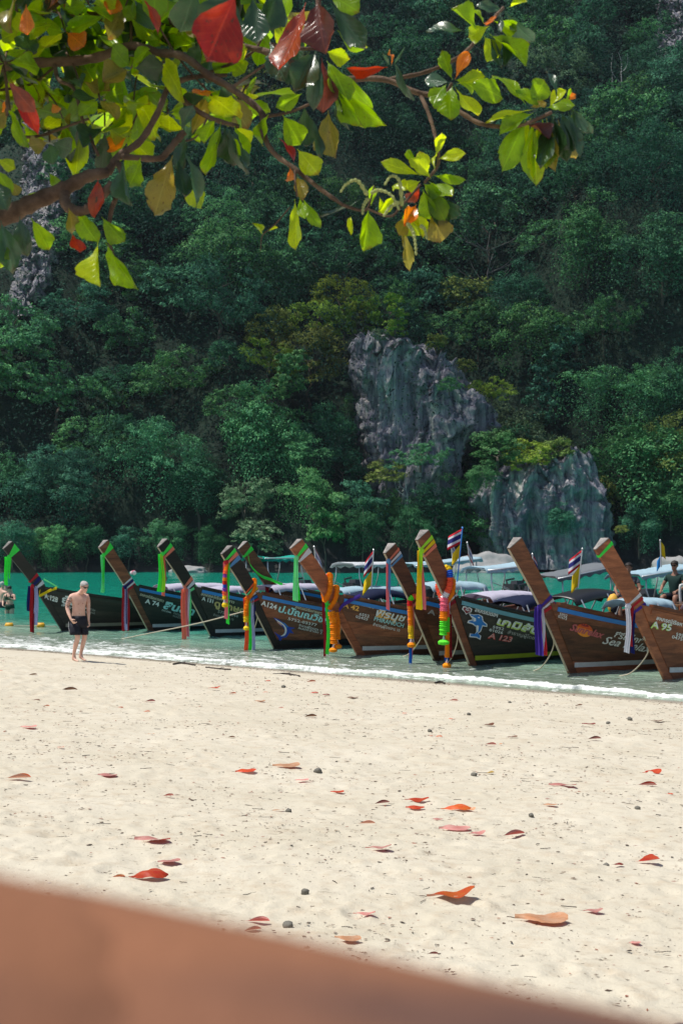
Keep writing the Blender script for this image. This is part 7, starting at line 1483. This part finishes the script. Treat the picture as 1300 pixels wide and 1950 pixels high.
# stones
STONE = plain('beach_stone', (.16, .15, .125), .8, .25, .35, 12, .6)
def stone(px, py, wpx, label, sd, flat=.8):
    p = sand_pt(px, py); r = wpx / FP * p.y / 2; bm = bmesh.new(); bmesh.ops.create_icosphere(bm, subdivisions=2, radius=1); c = np.array([v.co[:] for v in bm.verts]); F = [[v.index for v in f.verts] for f in bm.faces]; bm.free()
    n = 1 + .28 * fbm(c[:, 0] * 1.3, c[:, 1] * 1.3, c[:, 2] * 1.3, 2, sd); o = link('stone', mesh('stone', c * n[:, None] * np.array([r, r * .9, r * flat]), F, STONE, True)); o.location = p + Vector((0, 0, r * flat * .55)); tag(o, label, 'stone', 'stones on the sand')
for k, a in enumerate([(902, 1478, 13, 'rounded grey stone left of the small yellow leaf'), (605, 1472, 18, 'dark lumpy stone beside a dark red scrap in the middle of the beach'), (1011, 1555, 11, 'small dark stone right of the domed orange leaf'), (1213, 1542, 12, 'small dark stone on the right sand'), (549, 1548, 14, 'grey cone shaped stone beside the small salmon leaf'), (1153, 1652, 14, 'smooth grey pebble left of the cupped red leaf'), (580, 1703, 16, 'brown lump of husk in the lower middle sand'), (818, 1394, 9, 'dark cube like stone in the upper middle sand'), (970, 1339, 7, 'small stone near the tide line below the dolphin boat'), (1157, 1379, 8, 'small grey stone on the right upper sand'), (1198, 1372, 11, 'dark lump on the right upper sand'), (555, 1612, 6, 'tiny dark pebble in the lower middle'), (548, 1767, 22, 'dark flat pebble beside the rolled pink leaf'), (892, 1362, 8, 'brown pebble on the middle upper sand'), (540, 1310, 9, 'grey pebble by the driftwood')]): stone(*a, 600 + k)
# driftwood at the tide line
DRIFT = plain('wet_driftwood', (.045, .035, .028), .8, .3, .3, 10, .5)
for pts, r, lb in (([(330, 1266), (346, 1264), (372, 1268)], .022, 'dark stick at the water edge right of the walker'), ([(392, 1272), (420, 1275), (440, 1276)], .018, 'thin wet stick at the tide line below the third boat'), ([(520, 1287), (545, 1286), (570, 1290)], .028, 'thick dark driftwood stick at the tide line below the shark boat'), ([(828, 1302), (838, 1300), (846, 1303)], .022, 'small stick at the tide line below the tallest prow')):
    q = [sand_pt(*p) + Vector((0, 0, r * .8)) for p in pts]; o = empty('driftwood', q[0]); mb = MB(); s_ = smooth_pts([p - q[0] for p in q], 5); mb.tube(s_, [r * (1 - .5 * abs(i / len(s_) - .4)) for i in range(len(s_))], 8); mb.build('stick', DRIFT, o)
    mb = MB(); mb.tube([s_[4], Vector(s_[4]) + Vector((.06, .05, .012)), Vector(s_[4]) + Vector((.12, .09, .016))], r * .3, 5); mb.build('side_twig', DRIFT, o); tag(o, lb, 'driftwood')
# chips of bark, coral, shell and leaf, twigs: a litter nobody could count
def debris():
    rng = np.random.RandomState(31); V = []; F = []; tone = []; o = 0
    def take(x, y): return x, y, sand_z(x, y)
    n = 30000; y = 4.3 * (31 / 4.3) ** (rng.rand(n) ** .62); x = (rng.rand(n) * 2 - 1) * .26 * y
    s = shore_s(x, y); keep = (s > .35) & ((fbm(x * .9, y * .9, 0, 3, 131) > -.1) | (rng.rand(n) < .35)); x, y = x[keep], y[keep]
    # drift line along the last wave
    m = 1300; t = rng.uniform(-9, 13, m); so_ = .55 + .35 * rng.rand(m) ** 2 + .2 * vnoise(t * .6, 0, 0, 133); q = np.array([-8.9, 37.0])[None] + SHN[None] * so_[:, None] + np.array([.748, -.663])[None] * (t[:, None] + 9.5)
    x = np.concatenate([x, q[:, 0]]); y = np.concatenate([y, q[:, 1]]); n = len(x); z = sand_z(x, y)
    L = (.004 + .017 * rng.rand(n) ** 3.2) * (.55 + y / 26); a = rng.randn(n) * .9; asp = .2 + .5 * rng.rand(n); h = L * (.10 + .22 * rng.rand(n))
    ca, sa = np.cos(a), np.sin(a); c = np.stack([x, y, z + .002], 1); ex = np.stack([ca, sa, 0 * ca], 1) * L[:, None]; ey = np.stack([-sa, ca, 0 * ca], 1) * (L * asp)[:, None]; ez = np.stack([0 * h, 0 * h, h], 1)
    P6 = [c - ex, c + ey * (.6 + .8 * rng.rand(n))[:, None], c + ex * (.7 + .6 * rng.rand(n))[:, None], c - ey, c + ez + ex * .3 * rng.randn(n)[:, None], c + ez * .8 - ex * .4]
    V = np.stack(P6, 1).reshape(-1, 3); base = (np.arange(n) * 6)[:, None, None]; fc = np.array([[0, 3, 5], [3, 2, 4], [2, 1, 4], [1, 0, 5], [5, 3, 4], [5, 4, 1]])[None]; F = (base + fc).reshape(-1, 3)
    tone = np.repeat(rng.rand(n), 6)
    nd = N('debris'); tn = nd.attr('tone'); col = nd.ramp(tn, [(0, (.035, .026, .020)), (.35, (.085, .055, .038)), (.6, (.16, .115, .08)), (.8, (.24, .20, .16)), (.9, (.26, .07, .035)), (1, (.45, .42, .37))]); m_ = nd.done(nd.bsdf(col, .85, .2))
    tag(link('beach_debris', mesh('beach_debris', V, F, m_, False, {'tone': ('FACE', tone)})), kind='stuff', label='dark chips and bits strewn over the sand')
    mb = MB(); r = random.Random(5)
    for k in range(190):
        yy = 4.6 * (22 / 4.6) ** r.random(); xx = r.uniform(-.25, .25) * yy; L = r.uniform(.025, .085) * (.7 + yy / 18); a = r.gauss(0, .8); zz = float(sand_base(xx, yy)); pts = []
        for i in range(4):
            u = i / 3 - .5; px_, py_ = xx + math.cos(a) * L * u + r.uniform(-.006, .006), yy + math.sin(a) * L * u + r.uniform(-.01, .01); pts.append((px_, py_, float(sand_z(px_, py_)) + .004))
        mb.tube(pts, r.uniform(.0008, .0019) * (.6 + yy / 14), 4)
    tag(mb.build('twig_litter', DRIFT), kind='stuff', label='fine twigs and stalks on the sand')
debris()
